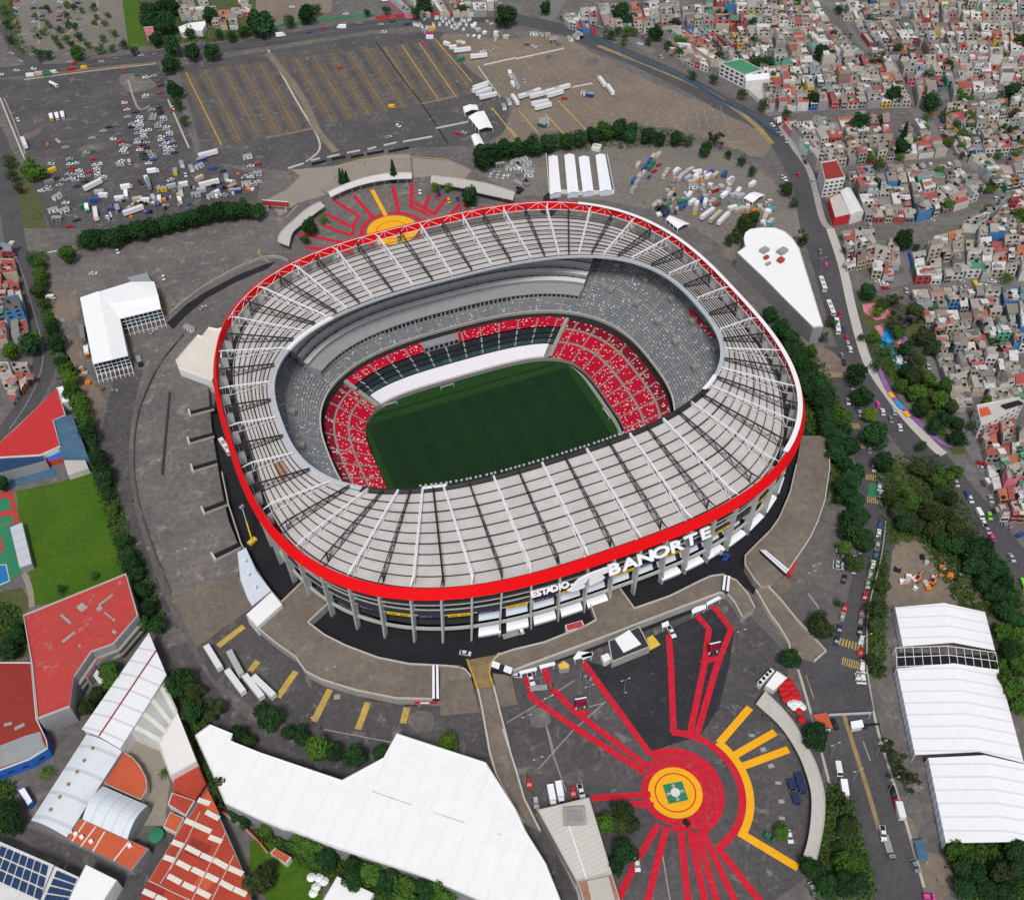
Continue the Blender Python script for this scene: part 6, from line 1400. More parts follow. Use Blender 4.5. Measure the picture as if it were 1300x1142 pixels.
TREES = """112,303,13 127,300,13 142,299,14 158,294,13 175,290,14 192,287,13 210,282,14 226,280,13 243,275,14 260,270,13 277,266,14 294,266,13 310,264,13 326,266,11 85,322,12,m
40,214,14,m 217,79,10 213,84,9 221,114,10 226,130,8 232,152,7,s 269,63,11 244,66,10 218,58,12 170,63,6 98,65,9,m 48,68,8 62,68,6 127,61,6,m 142,60,5,m 157,55,6 193,15,16 205,10,12 215,6,12 188,26,12 211,28,14 198,48,10 325,25,14 292,44,8 266,18,9 240,40,8 280,42,7 310,38,8
60,10,5 60,30,5,m 100,45,6 110,55,5,m 118,8,5 122,20,4,m 130,48,5,m 136,18,4,m 145,40,5,m 45,20,4,m 48,45,4 68,48,5,m 85,48,6,m 102,12,4,m 90,55,5 85,5,5,m 84,18,5 87,30,5 93,8,5 76,35,5 95,33,5 53,38,5,m 75,56,5,m 120,28,4,m 132,28,4,m 4,10,6,m 8,30,6 12,50,5
333,30,16 366,25,8 389,17,12 401,11,7 538,4,12 528,15,8 490,12,6,o 642,20,14 586,9,6 467,15,5 499,217,7,c 432,224,5,c 436,226,6,c 440,226,5,c
611,200,15 624,193,13 640,187,13 658,188,12 675,183,13 696,180,13 718,178,10 736,175,11 752,170,11 767,165,12,m 787,163,13 800,167,11 823,170,11 838,175,9 858,175,9 873,178,7,s 909,175,10,s 896,188,9 925,195,6 942,203,7 955,216,7
551,236,6,l 569,237,6,l 597,249,13 393,287,11 410,277,6,l 387,303,7
787,15,12 796,25,9 834,41,9 773,40,8,o 848,56,6 693,8,9 880,94,6 906,98,7 942,119,7,o 970,132,8,s 960,76,8 976,76,8 957,27,7
1044,68,12 1053,71,9 1033,124,9 978,79,8 1066,10,6 1140,60,7 1117,76,10,s 1135,119,11 1183,127,13 1092,155,13 1145,183,11 1148,170,7,c 1115,240,5,c 1287,114,11 1296,51,9 1295,274,12,m 1204,259,8,m 1257,264,8,m 1285,162,10,s 998,238,9,o 1008,256,7,s 999,142,6 1290,142,8,s 936,296,10,s 946,284,12,o 928,304,8,o 957,275,10
1018,300,10,s 1148,303,14 1102,369,12 1135,379,10,s 1148,399,14,v 1163,397,12,o 1173,427,13,o 1115,394,8,l 1094,427,6,s 1110,427,8,m 1112,463,7 1158,478,12,o 1145,488,10,m 1165,496,12,m 1193,506,12,m 1173,513,10,o 1198,531,11 1216,536,9 1188,541,10 1216,554,11 1234,539,7,o 1168,564,8 1275,549,6 1259,506,9,m 1054,407,8,s 1046,427,6 1160,450,9,v 1130,410,8,o 1125,445,7,m
978,397,12 993,417,13 1003,427,12 1016,458,14 1028,468,14 1038,485,15 1023,488,14 1051,501,14 1041,508,14 1066,526,14,m 1049,529,13 1064,551,14 1059,564,14 1030,445,9,m 1000,442,12 1012,446,12 1030,478,13 1045,495,13 1055,520,13 1070,545,13 1050,545,13 1062,575,13 1080,565,13 1088,600,13 1075,614,13 1092,652,13 1078,655,12 1100,690,11 1120,385,9,o 1140,420,10,m 1152,440,10 1165,460,11,o 1180,480,11,m 1150,470,10 1185,440,10,o 1200,490,11,m 1210,515,10,o 1170,520,10
1089,473,15 1097,501,14 1105,525,10,l 1112,549,19 1122,585,15 1079,608,15 1074,628,13 1087,636,13 1075,590,11 1084,671,19 1097,679,14 1072,694,10,m 1087,712,12,o 1132,628,11,o 1143,644,12,o 1158,633,13,m 1173,628,12,o 1181,595,14,o 1168,593,12,o 1198,605,13,m 1214,598,10,m 1193,623,12,o 1209,631,11,o 1148,664,12 1163,664,13,o 1181,651,13,o 1193,649,11,o 1206,656,12,o 1188,671,15,o 1214,671,13,o 1226,679,13,o 1214,692,13 1198,687,12 1236,702,15 1249,692,14 1257,712,15 1239,717,14 1269,722,14 1275,742,15 1252,735,14 1264,753,13 1285,758,14 1275,773,14 1290,786,14 1275,798,12,m 1295,806,13,m 1285,824,14 1272,844,10,m 1293,844,14,m 1275,862,12,m 1287,872,14,m 1296,893,13,m
1120,722,8,o 1120,742,10,o 1115,773,14,o 1112,793,12,o 1041,791,17,o 1003,834,14 1105,836,9,o 1117,847,9,s 1065,765,6,o
1035,933,17 1127,943,9,s 1140,961,11,s 1138,979,10,s 1153,989,14,s 1069,1017,13,s 1077,1042,12,o 1069,1055,8,o 1077,1093,18,m 1066,1075,9 1026,1098,13 1039,1106,14 1051,1121,15 1072,1121,16 1092,1116,13 992,1055,10,m 1214,1080,15,m 1224,1101,15 1239,1108,16 1249,1126,16 1275,1106,17,o 1290,1080,16 1292,1106,16 1275,1131,16 1226,1126,15
790,1030,16,o 802,1045,12,o 769,1045,14,m 787,1047,14,o 792,1080,17 782,1096,14
343,910,17 333,900,12 369,928,11 382,931,13 404,948,19,m 425,954,13 449,959,17 484,955,12 569,940,15,l
340,1050,14,m 381,1068,16,m 399,1075,17,m 416,1086,16 401,1091,14,m 452,1101,18 472,1108,18,m 493,1116,18 513,1126,17,m 543,1126,17 561,1134,17,m 447,1116,15 335,1110,16,o
223,867,17 236,860,15 244,875,14,o 264,898,19,s 244,903,15 302,931,13 315,941,10,o 261,926,9 281,997,17,o 279,1012,14,s 302,994,11,o 322,1121,16,o 300,1032,10 312,1040,11
56,976,10,p 142,862,14,m 122,880,12,o 109,895,12,o 207,978,7,p 8,1030,18 15,1045,14
124,580,13 132,598,12 132,608,14 138,626,8 142,646,9,l 157,684,11 162,702,13 168,715,12 175,727,10 179,748,12 188,771,12 180,791,11,m 200,793,12 137,849,14,m 20,806,12 8,824,14 23,796,9 77,748,6 118,730,7,m 3,613,10
41,328,8 48,333,9,m 50,346,9,m 51,356,9,m 48,369,10,o 55,384,8,o 63,407,9,m 66,417,9 72,432,12 76,458,9 86,468,11,m 89,480,12,m 91,496,12,m 99,508,11,m 104,521,12,m 109,534,12,m 112,549,12 116,559,9 38,437,15 43,427,9,l 13,445,12,l 18,389,6 10,203,9,o 15,221,8 23,236,8,o"""
R9 = random.Random(5)
extra = []
for poly in ("D 0,0 1300,0 1300,500 0,500", "D 250,560 900,560 1150,960 330,960", "D 950,500 1300,480 1300,1100 1000,1000", "H 740,20 1300,20 1300,850 860,850", "C 460,10 1300,10 1300,280 800,300"):
    P = pts(poly); xs = [q[0] for q in P]; ys = [q[1] for q in P]
    for k in range(30): extra.append("%.0f,%.0f,%.1f,%s" % (R9.uniform(min(xs), max(xs)), R9.uniform(min(ys), max(ys)), R9.uniform(4, 7.5), R9.choice('dmmo')))
ALLT = [tk.split(',') for tk in TREES.split()+extra]
def world_r(v): return float(v[2])
order = sorted(range(len(ALLT)), key=lambda i: -world_r(ALLT[i])); keep = set(order[:295])
small = MB(); RS = random.Random(3)
for i, v in enumerate(ALLT):
    x, y, rp, key = float(v[0]), float(v[1]), float(v[2]), (v[3] if len(v) > 3 else 'd')
    if i in keep or key in 'cp': tree(x, y, rp, key); continue
    r = rp*1.2/SC(x, y, 6); th = min(3.0, r*.55); p = G(x, y, th+r*.65); m = M[dict(d='leaf_dark', m='leaf_mid', l='leaf_light', s='leaf_olive', o='leaf_olive', v='leaf_purple')[key]]; sl = small.slot(m)
    small.taper((p.x, p.y, -.2), (p.x, p.y, th+r*.5), .06*r, .03*r, M['trunk'], 5); sl = small.slot(m)
    cl = [(Vector((RS.gauss(0, .33), RS.gauss(0, .33), RS.uniform(.25, 1.05)))*r, RS.uniform(.3, .5)*r) for k in range(9)]+[(Vector((0, 0, .6*r)), .6*r)]
    for c, cr in cl:
        for k in range(60):
            d = Vector((RS.gauss(0, 1), RS.gauss(0, 1), RS.gauss(0, 1)+.2)).normalized(); q = Vector((p.x, p.y, th*.8))+c+d*(cr*RS.uniform(.75, 1.05)); nn = (d+Vector((RS.uniform(-.8, .8), RS.uniform(-.8, .8), RS.uniform(-.4, .9)))).normalized()
            s = nn.cross(Vector((RS.random(), RS.random(), .3))).normalized(); t = nn.cross(s); z = RS.uniform(.07, .13)*r
            i0 = len(small.v); small.v += [tuple(q-s*z), tuple(q-t*z*.6), tuple(q+s*z), tuple(q+t*z*.6)]; small.f.append((i0, i0+1, i0+2, i0+3)); small.m.append(sl)
tag(small.obj("small_trees"), "scattered small trees between houses, car parks and verges", "small trees", None, "stuff")
print("trees", NT[0], len(ALLT))
# ------------------------------------------------------------------ vehicles
VC = dict(white=(.75, .75, .75), pearl=(.6, .64, .68), silver=(.42, .43, .45), grey=(.2, .205, .21), black=(.015, .015, .017), red=(.5, .012, .015), blue=(.02, .07, .3), navy=(.02, .03, .09), green=(.02, .16, .07), pink=(.7, .06, .3), yellow=(.75, .45, .02),
          beige=(.5, .43, .32), orange=(.7, .2, .02), lime=(.2, .6, .05), teal=(.04, .3, .32), brown=(.2, .09, .05))
def loftbody(mb, prof, wlow, whigh, m, zsplit):
    """side profile (x, z) across the width; the upper part is narrower"""
    n = len(prof); i = len(mb.v); s = mb.slot(m)
    for sgn in (-1, 1):
        for x, z in prof: mb.v.append((x, sgn*(wlow if z <= zsplit else whigh)/2, z))
    mb.f.append(tuple(i+k for k in range(n))); mb.m.append(s); mb.f.append(tuple(i+n+k for k in range(n-1, -1, -1))); mb.m.append(s)
    for k in range(n): j = (k+1) % n; mb.f.append((i+k, i+n+k, i+n+j, i+j)); mb.m.append(s)
def wheel_into(mb, x, y, r, w=.22):
    n = 10; i = len(mb.v); s = mb.slot(M['tyre'])
    for yy in (y-w/2, y+w/2):
        for k in range(n): a = 6.283*k/n; mb.v.append((x+r*math.cos(a), yy, r+r*math.sin(a)))
    for k in range(n): j = (k+1) % n; mb.f.append((i+k, i+j, i+n+j, i+n+k)); mb.m.append(s)
    mb.f.append(tuple(i+k for k in range(n-1, -1, -1))); mb.m.append(s); mb.f.append(tuple(i+n+k for k in range(n))); mb.m.append(s)
def glassbox(mb, prof, w0, w1):
    loftbody(mb, prof, w0, w1, M['win'], .95)
SPEC = {}
def spec(kind, parts, wheels, r): SPEC[kind] = (parts, wheels, r)
P_ = M['paint']
def car_parts(kind):
    body = MB(); win = MB(); extra = MB()
    if kind == 'car':
        loftbody(body, [(-2.15, .3), (2.15, .3), (2.2, .6), (2.05, .82), (1.0, .93), (-1.55, .95), (-2.15, .86), (-2.22, .55)], 1.78, 1.72, P_, .9)
        loftbody(body, [(.35, 1.38), (-1.0, 1.4), (-1.1, 1.33), (.45, 1.31)], 1.36, 1.3, P_, 1.34)
        loftbody(win, [(1.15, .92), (.42, 1.34), (-1.05, 1.36), (-1.75, .94)], 1.66, 1.34, M['win'], 1.0)
        wh = [(1.35, .82), (1.35, -.82), (-1.35, .82), (-1.35, -.82)]; r = .33
    elif kind == 'hatchback':
        loftbody(body, [(-1.95, .32), (1.95, .32), (2.0, .65), (1.85, .88), (.95, 1.0), (-1.95, 1.05), (-2.0, .6)], 1.75, 1.7, P_, .92)
        loftbody(body, [(.25, 1.5), (-1.6, 1.52), (-1.7, 1.44), (.35, 1.42)], 1.42, 1.36, P_, 1.46)
        loftbody(win, [(1.1, .98), (.32, 1.45), (-1.68, 1.47), (-1.95, 1.03)], 1.66, 1.4, M['win'], 1.06)
        wh = [(1.25, .8), (1.25, -.8), (-1.25, .8), (-1.25, -.8)]; r = .34
    elif kind == 'van':
        loftbody(body, [(-2.6, .35), (2.5, .35), (2.6, .8), (2.35, 1.2), (1.7, 1.95), (1.4, 2.1), (-2.5, 2.1), (-2.6, 1.9)], 1.95, 1.85, P_, 1.2)
        loftbody(win, [(2.4, 1.2), (1.78, 1.93), (1.9, 1.98), (2.5, 1.22)], 1.8, 1.7, M['win'], 1.3); win.box((1.2, 0, 1.25), (1.0, 1.99, .5), M['win'])
        wh = [(1.7, .88), (1.7, -.88), (-1.6, .88), (-1.6, -.88)]; r = .36
    elif kind == 'pickup':
        loftbody(body, [(-2.6, .45), (2.6, .45), (2.65, .8), (2.4, 1.05), (1.1, 1.12), (-2.6, 1.1)], 1.9, 1.85, P_, .95)
        loftbody(body, [(.6, 1.72), (-.55, 1.74), (-.6, 1.66), (.7, 1.64)], 1.5, 1.45, P_, 1.68); body.box((-1.65, 0, 1.101), (1.7, 1.5, .02), M['black'])
        loftbody(win, [(1.3, 1.1), (.68, 1.68), (-.6, 1.68), (-.7, 1.1)], 1.8, 1.5, M['win'], 1.2)
        wh = [(1.65, .85), (1.65, -.85), (-1.6, .85), (-1.6, -.85)]; r = .4
    elif kind == 'box_truck':
        loftbody(body, [(2.1, .5), (3.6, .5), (3.7, 1.2), (3.3, 2.2), (2.1, 2.3)], 2.1, 2.0, P_, 1.3); loftbody(win, [(3.62, 1.35), (3.32, 2.1), (3.42, 2.12), (3.72, 1.35)], 1.9, 1.8, M['win'], 1.5)
        extra.box((-1.1, 0, .75), (6.0, 2.4, 2.5), M['sheet_white']); extra.box((0, 0, .45), (7, .9, .3), M['black'])
        wh = [(2.7, .95), (2.7, -.95), (-2.4, .95), (-2.4, -.95)]; r = .48
    elif kind == 'flatbed_truck':
        loftbody(body, [(2.6, .5), (4.3, .5), (4.4, 1.2), (4.0, 2.3), (2.6, 2.4)], 2.3, 2.2, P_, 1.3); loftbody(win, [(4.32, 1.35), (4.02, 2.15), (4.12, 2.2), (4.42, 1.35)], 2.0, 1.9, M['win'], 1.5)
        extra.box((-1.2, 0, .9), (7.2, 2.4, .25), M['gallery']); extra.box((2.3, 0, 1.0), (.15, 2.3, 1.2), M['black']); extra.box((0, 0, .5), (8, .9, .35), M['black'])
        wh = [(3.3, 1.0), (3.3, -1.0), (-2.0, 1.0), (-2.0, -1.0), (-3.1, 1.0), (-3.1, -1.0)]; r = .5
    elif kind == 'trailer':
        body.box((0, 0, 1.1), (13.2, 2.5, 2.75), P_); extra.box((0, 0, .75), (12.6, 1.0, .34), M['black']); extra.box((4.6, .8, 0), (.2, .2, 1), M['black']); extra.box((4.6, -.8, 0), (.2, .2, 1), M['black'])
        for k in range(9): extra.box((-6+k*1.5, 0, 3.86), (.08, 2.44, .05), M['gallery'])
        wh = [(-4.2, 1.0), (-4.2, -1.0), (-5.4, 1.0), (-5.4, -1.0)]; r = .5
    elif kind == 'bus':
        loftbody(body, [(-5.8, .4), (5.8, .4), (5.9, 1.6), (5.7, 3.0), (-5.8, 3.05)], 2.5, 2.42, P_, 2.0); win.box((-.2, 0, 1.6), (11.0, 2.53, .85), M['win']); win.box((5.55, 0, 1.4), (.65, 2.2, 1.2), M['win'])
        extra.box((-2, 0, 3.05), (2.2, 1.6, .25), M['gallery']); extra.box((2.4, 0, 3.05), (1.6, 1.4, .18), M['gallery'])
        wh = [(3.8, 1.1), (3.8, -1.1), (-3.6, 1.1), (-3.6, -1.1)]; r = .5
    elif kind == 'container':
        body.box((0, 0, .1), (6.0, 2.45, 2.55), P_)
        for k in range(12): extra.box((-2.8+k*.51, 0, .15), (.1, 2.5, 2.4), P_)
        for x in (-2.96, 2.96):
            for y in (-1.18, 1.18): extra.box((x, y, 0), (.16, .16, 2.7), M['gallery'])
        wh = []; r = 0
    elif kind == 'cabin':
        body.box((0, 0, .2), (6.0, 2.6, 2.6), P_); win.box((1.2, 0, 1.2), (1.2, 2.66, .9), M['win']); win.box((-1.6, -.02, .3), (.9, 2.64, 1.9), M['win']); extra.box((0, 0, 2.8), (6.2, 2.8, .12), M['gallery'])
        wh = []; r = 0
    elif kind == 'tanker':
        body.taper((-4.5, 0, 1.9), (2.8, 0, 1.9), 1.15, 1.15, P_, 14); loftbody(body, [(3.2, .5), (4.9, .5), (5, 1.2), (4.7, 2.4), (3.2, 2.5)], 2.3, 2.2, P_, 1.3); loftbody(win, [(4.92, 1.4), (4.7, 2.2), (4.82, 2.2), (5.02, 1.4)], 2.0, 1.9, M['win'], 1.5)
        extra.box((-.2, 0, .55), (9, 1, .35), M['black']); wh = [(3.9, 1.0), (3.9, -1.0), (-2.4, 1.0), (-2.4, -1.0), (-3.6, 1.0), (-3.6, -1.0)]; r = .5
    return body, win, extra, wh, r
VM = {}
def vmesh(kind):
    if kind not in VM:
        b, w_, e, wh, r = car_parts(kind); whm = MB()
        if wh: wheel_into(whm, 0, 0, r)
        VM[kind] = (b.mesh(kind+"_body"), w_.mesh("windows") if w_.f else None, e.mesh("load_body") if e.f else None, wh, whm.mesh("wheel") if wh else None)
    return VM[kind]
NAMEK = dict(car='parked_car', hatchback='hatchback_car', van='van', pickup='pickup_truck', box_truck='box_truck', flatbed_truck='flatbed_truck', trailer='semi_trailer', bus='bus', container='shipping_container', cabin='portable_cabin', tanker='tanker_truck')
CATK = dict(car='car', hatchback='car', van='van', pickup='pickup', box_truck='truck', flatbed_truck='truck', trailer='trailer', bus='bus', container='container', cabin='cabin', tanker='truck')
WORDK = dict(car='car', hatchback='small hatchback', van='van', pickup='pickup truck', box_truck='box truck', flatbed_truck='flatbed truck', trailer='long trailer', bus='bus', container='shipping container', cabin='portable cabin', tanker='tanker truck')
EXTRA = dict(trailer='frame', container='ribbing', cabin='roof_rim', bus='roof_unit', box_truck='cargo_box', flatbed_truck='cargo_bed', tanker='chassis')
NV = [0]
def vehicle(kind, col, x, y, dx, dy, where, group, z=0.0, scale=None):
    p = G(x, y, z); q = G(x+dx, y+dy, z); rz = math.atan2(q.y-p.y, q.x-p.x); NV[0] += 1
    if col == 'white' and kind in ('car', 'hatchback'): col = RND.choice(('white', 'white', 'silver', 'pearl'))
    b, w_, e, wh, whm = vmesh(kind); base = z+.16
    t = empty(NAMEK[kind], (p.x, p.y, base), rz)
    t.scale = scale or ((1.1, 1.1, 1.1) if kind in ('car', 'hatchback', 'van', 'pickup') else (1, 1, 1))
    link("body", b, t, color=VC[col])
    if w_: link("windows", w_, t)
    if e: link(EXTRA.get(kind, "trim"), e, t, color=VC[col])
    if y > 430 or kind not in ('car', 'hatchback'):
        for (wx, wy) in wh: link("wheel", whm, t, (wx, wy, 0))
    else:
        for (wx, wy) in wh[::3]: link("wheel", whm, t, (wx, wy, 0))
    later(t, "%s %s %s" % ('pale grey' if col == 'pearl' else col, WORDK[kind], where), CATK[kind], x, group)
    return t
KC = dict(c='car', h='hatchback', v='van', p='pickup', b='box_truck', f='flatbed_truck', t='trailer', u='bus', o='container', k='cabin', n='tanker')
CC = dict(w='white', s='silver', g='grey', k='black', r='red', b='blue', n='navy', e='green', p='pink', y='yellow', i='beige', o='orange', l='lime', t='teal', m='brown')
def fleet(s, reg, d, where, group, jit=.12):
    """tokens 'kc:x,y' = kind letter + colour letter; d = heading on the map"""
    ox, oy, k = REG[reg]
    for tk in s.split():
        kc, xy = tk.split(':'); v = [float(a) for a in xy.split(',')]
        dx, dy = (v[2], v[3]) if len(v) > 3 else d
        sg = RND.choice((-1, 1)) if len(v) < 4 else 1; a = RND.uniform(-jit, jit)
        ddx, ddy = dx*math.cos(a)-dy*math.sin(a), dx*math.sin(a)+dy*math.cos(a)
        vehicle(KC[kc[0]], CC[kc[1]], ox+v[0]/k, oy+v[1]/k, sg*ddx, sg*ddy, where, group)
g1 = "cars in the grey north-west car park"
fleet("cw:692,612 cs:692,650 cg:735,700 cw:690,672 ck:733,742 cw:745,655 cs:800,620 cw:762,600 cb:845,705 cw:808,705 cs:815,732 cw:858,757 cg:855,700 cw:640,590 cs:520,660 ck:545,640 cw:615,760 cs:640,735 cw:380,822 cg:440,890 cw:345,875 cr:455,862 cw:320,905 cs:300,930 cw:520,890 cg:540,905 cw:700,755 cs:742,765 ce:690,380 pw:735,392 cs:772,384 cm:795,410 ck:805,432 hr:802,470 cw:730,482 cs:728,492 hw:624,520 cr:632,540 cw:637,553 cn:678,565 cg:580,631 cw:660,625 ck:658,640 cw:700,590 cs:705,603 hw:700,617 cw:705,628 cs:703,640 cw:668,636 cw:718,660 cs:722,673 hw:720,685 cw:724,695 cw:762,553 ck:795,543 ck:798,560 cw:768,578 cs:766,590 ck:803,570 cw:818,592 cs:822,606 cw:790,630 cs:793,640 cw:835,640 cs:832,652 cw:848,668 cs:850,680 hw:810,690 cb:812,702 cs:860,712 cw:830,722 cn:866,725 cs:870,738 cw:835,742 cw:838,757 cs:835,775 cn:875,768 cs:690,703 cw:688,718 cw:735,718 cn:712,730 cr:705,746 ck:715,772 ck:718,785 cn:725,797 cs:760,778 cs:768,790 cb:770,802 cw:745,822 cw:610,810 cs:606,832 cg:598,676 hw:568,702 cr:605,712 cs:615,730 cw:622,748 cs:628,770 cw:463,695 cw:435,768 ce:458,762 cw:330,742 hw:258,826 cs:350,800 ce:352,812 cw:352,826 cm:355,845 cr:360,860 cw:398,858 cs:405,872 cw:365,878 cw:408,886 cs:380,908 ck:425,912 cw:362,898 cn:385,935 or:470,800 cw:480,830 cw:485,848 cs:488,862 hw:490,876 cs:495,890 cs:245,955 cw:240,940 ck:278,897 cw:330,1020 cw:210,958 cg:310,985 cw:600,822 hw:500,826".replace('or:', 'hr:'), 'A', (10, -1.4), "in the grey car park", g1, .04)
fleet("vi:650,820,2,9 pr:240,725,2,10 hw:92,605,5,8 hr:622,360,1,6 by:262,600,2,12 bw:290,595,2,12 bw:318,590,2,12 tw:128,730,3,10 nw:272,432,9,5 pw:865,545,2,8 hr:860,558,2,8", 'A', (2, 10), "at the edge of the grey car park", g1)
g2 = "trucks and stalls of the depot market"
fleet("tw:470,940,10,-3 tw:672,1068,10,-3 bw:772,866,10,-1 tw:1045,785,10,-2 tw:1050,932,10,-2 kw:912,832,3,8 kw:960,853,3,8 kw:1000,842,10,-3 tw:485,1085,2,10 bw:635,985,2,10 tg:748,935,3,10 kw:590,1050,2,9 kw:905,958,2,9 ks:985,985,10,-2 kw:1060,990,10,-4 kw:1135,900,3,9 kw:1235,930,10,-3 kb:1185,965,10,-2 kb:1010,810,10,-2 cb:1060,850,10,-2 cb:1075,845,10,-2 kw:1240,795,10,-1 kw:290,995,10,-3 kw:325,1062,10,-3 kw:270,1062,10,-3 bt:440,1055,2,10 kg:290,1105,10,-2 cr:350,1135 cn:385,1105 hw:545,1090 cb:575,1022 cb:553,1050 cb:745,1065 cw:855,905 cw:930,880,3,8 oy:815,958 oy:880,870,1,5 os:860,940 cw:1255,835 hr:1290,825 cs:1225,890 cw:1255,890 cw:1290,915 ks:1290,880,10,-2 kr:1165,945,9,-2 cs:1250,880 hw:1270,930 ow:520,985 os:500,970,9,-2 oi:200,885,9,-2 oy:262,860 og:250,920,9,-2 cw:240,955 bi:640,945,9,-3 ow:920,930,9,-2 cs:800,940 cn:1115,860 ow:1080,975,9,-3 os:1010,960,9,-3 oi:1000,900,9,-3 ow:730,1010 oi:690,1005 os:770,1000,3,8 ow:800,1005,3,8 oe:420,1040 ob:475,1010 ow:600,1000 hw:830,1035 ow:902,1010,1,8 pk:705,920,5,8 ow:735,905,4,8 cw:1120,980".replace('oy:815', 'ky:815').replace('oy:880', 'ky:880'), 'A', (10, -2), "in the market depot by the belt", g2, .25)
g3 = "vehicles on the ring road"
fleet("cw:85,357 hw:170,350 cs:350,315 cg:410,325 cr:370,322 cw:425,290 cs:508,313 cg:583,298 cs:707,282 cg:778,276 cw:60,272,5,2 cs:105,310,6,2 cw:5,378 vw:272,368 vr:357,352 vy:425,345 ow:155,385 oi:198,377 cg:1210,215 oe:240,380", 'A', (10, -1.2), "on the ring road", g3)
fleet("bw:127,185 cb:265,168 cr:340,145 bw:428,145 cs:625,127 cn:685,112 cg:520,122 cn:760,125 cw:640,165,8,-1 cw:180,40 cw:450,75 bt:640,10 bt:700,0 bw:870,40 bw:1025,40 cw:1150,10 cw:1190,12 hw:1220,25", 'B', (10, -1), "on the road at the top", g3)
fleet("cw:40,630,6,4 cs:80,675,5,6 cr:170,880,3,8 cw:105,900,5,8 cs:110,710,4,7 cg:60,660,4,7 cn:205,815,3,8 hw:245,915,2,8 cw:90,890,5,8 cg:195,790,3,8", 'D', (5, 8), "on the avenue, upper right", g3)
fleet("hp:308,205 cg:280,140 cr:380,455 cw:320,400 cn:393,530 cr:413,575 cw:430,630 cg:388,660 ck:398,695 cs:418,602 cw:420,890 cw:445,843 cn:465,915 cs:478,950 cp:568,905 cw:592,942 cs:650,940 cg:632,980 cw:678,1020 cs:530,10 uw:362,520,2,9 uw:330,430,3,9 uw:290,310,3,9", 'H', (2, 9), "on the avenue right of the stadium", g3)
fleet("cw:600,305,9,0 cr:605,322,9,-1 cg:625,292,9,-1 cw:575,290,9,-1 cs:710,335,2,8 cw:845,790,6,2 cs:820,715,3,8 cw:1138,288,9,0 cw:1080,310,9,-1 ck:1145,348,3,8 hw:985,290,9,0 cs:1190,290,9,-1 vy:1055,310,3,6 cw:1110,312,8,1 cs:1000,320", 'H', (8, -1), "in the side street above the park", g3)
fleet("cw:910,695 cs:900,680 cw:880,650 cn:890,610 hw:820,600 cs:805,580 cr:835,575 cb:890,600 cs:985,735 cw:980,755 cn:1000,730,8,-1 cw:1040,750,8,0 cg:1010,742 cw:1160,1000 cr:1200,1040 cs:1210,1025 cn:1195,1000 cg:1150,900 hw:650,510,9,-1 cs:640,420,2,8 cw:440,800,9,-1 cn:690,770,9,-1 cg:840,770,9,0 cw:770,1085,9,-1 cs:835,1108,9,-1 ck:840,1075,9,-1 cw:655,1095,9,-1", 'D', (4, 8), "in the streets of the hillside quarter", g3)
fleet("cw:625,155,8,5 cs:640,170,8,5 cg:660,190,8,5 cr:625,160,5,8 cw:640,225,9,2 cs:745,290,6,8 cw:440,140,9,4 cn:560,190,9,4", 'C', (8, 5), "near the road junction at the top", g3)
fleet("cs:545,100,1,8 cw:575,195 cw:582,228 cn:578,165 cb:580,380 cw:572,425 cs:565,490 cb:558,532 cw:543,582 cs:530,630 cw:516,680 cr:503,738 cm:488,818 cg:482,858 ck:478,915 hw:484,960 cr:482,1020 cw:490,1085 cs:468,1140 cw:492,1140 cr:402,798 hw:390,842 cn:375,905 cn:362,962 ck:398,655 cw:448,605 cg:524,10,1,8", 'L', (-1.5, 9), "parked along the avenue beside the trees", "cars parked along the avenue")
fleet("cw:385,515,9,2 cg:395,545,9,2 cw:368,597,9,2 ck:412,548,9,2 cs:370,575,9,2", 'L', (9, 2), "under the trees at the edge of the plaza road", "cars parked under the trees")
fleet("cs:960,175,3,8 cb:1015,235,4,8 cw:1030,255,4,8 vw:1075,330 hl:1125,340,3,8 ck:1108,395 cp:1137,445 cg:1210,390,9,3 cw:1235,548 cb:1278,432,7,-3 cs:1090,102,9,3 cr:1085,75,9,2 cb:1125,110,2,8 cb:1130,145,2,8 cw:1260,358,8,-2 vl:1295,685 cw:1130,255,4,8 cs:1115,410,4,8 cw:1095,370", 'L', (4, 8), "on the lower street at the right edge", g3)
fleet("cw:468,40 cw:494,42 vw:370,495 ck:642,605 ow:676,705 hr:660,672 cg:752,975,3,8 cw:245,1090,4,8 pw:592,815 hp:820,1132,9,1 bg:398,610,2,9", 'P', (2, 9), "on the lower avenue", "vehicles on the lower avenue")
fleet("fg:620,890,2,9 cn:480,275,8,2 ck:350,268,3,8", 'P', (2, 9), "on the lower avenue near the barrier", "vehicles on the lower avenue")
fleet("cw:125,830,2,9", 'P', (2, 9), "beside the green bush at the plaza's edge", "vehicles on the plaza")
for i, xy in enumerate(("P 135,575", "P 170,540", "P 185,590", "P 157,645")):
    x, y = pts(xy)[0]; r = vehicle('container', 'navy', x, y, 3, 9, "on the plaza inside the curved white canopy", "navy boxes on the plaza", 0, (.62, 1.1, .8))
fleet("hw:25,25,9,2 pw:95,45,2,9 fm:150,88,9,-2 hr:85,565,2,9 hw:120,660,2,9 bw:200,635,1,8 bw:240,618,2,9 hr:305,610,1,8 pw:345,605,2,9 cw:625,970,2,9 hr:455,790,6,8 hr:1290,80,8,4 he:1285,835,5,4".replace('hr:1290,80,8,4', ''), 'O', (2, 9), "on the red-striped plaza", "vehicles on the plaza")
fleet("pw:455,420,5,9", 'R', (5, 9), "beside the ticket building on the dark paving", "vehicles on the plaza")
fleet("tw:440,1098,5,10 tw:490,1140,6,10", 'I', (6, 10), "in the bus yard", "white trailers in the bus yard")
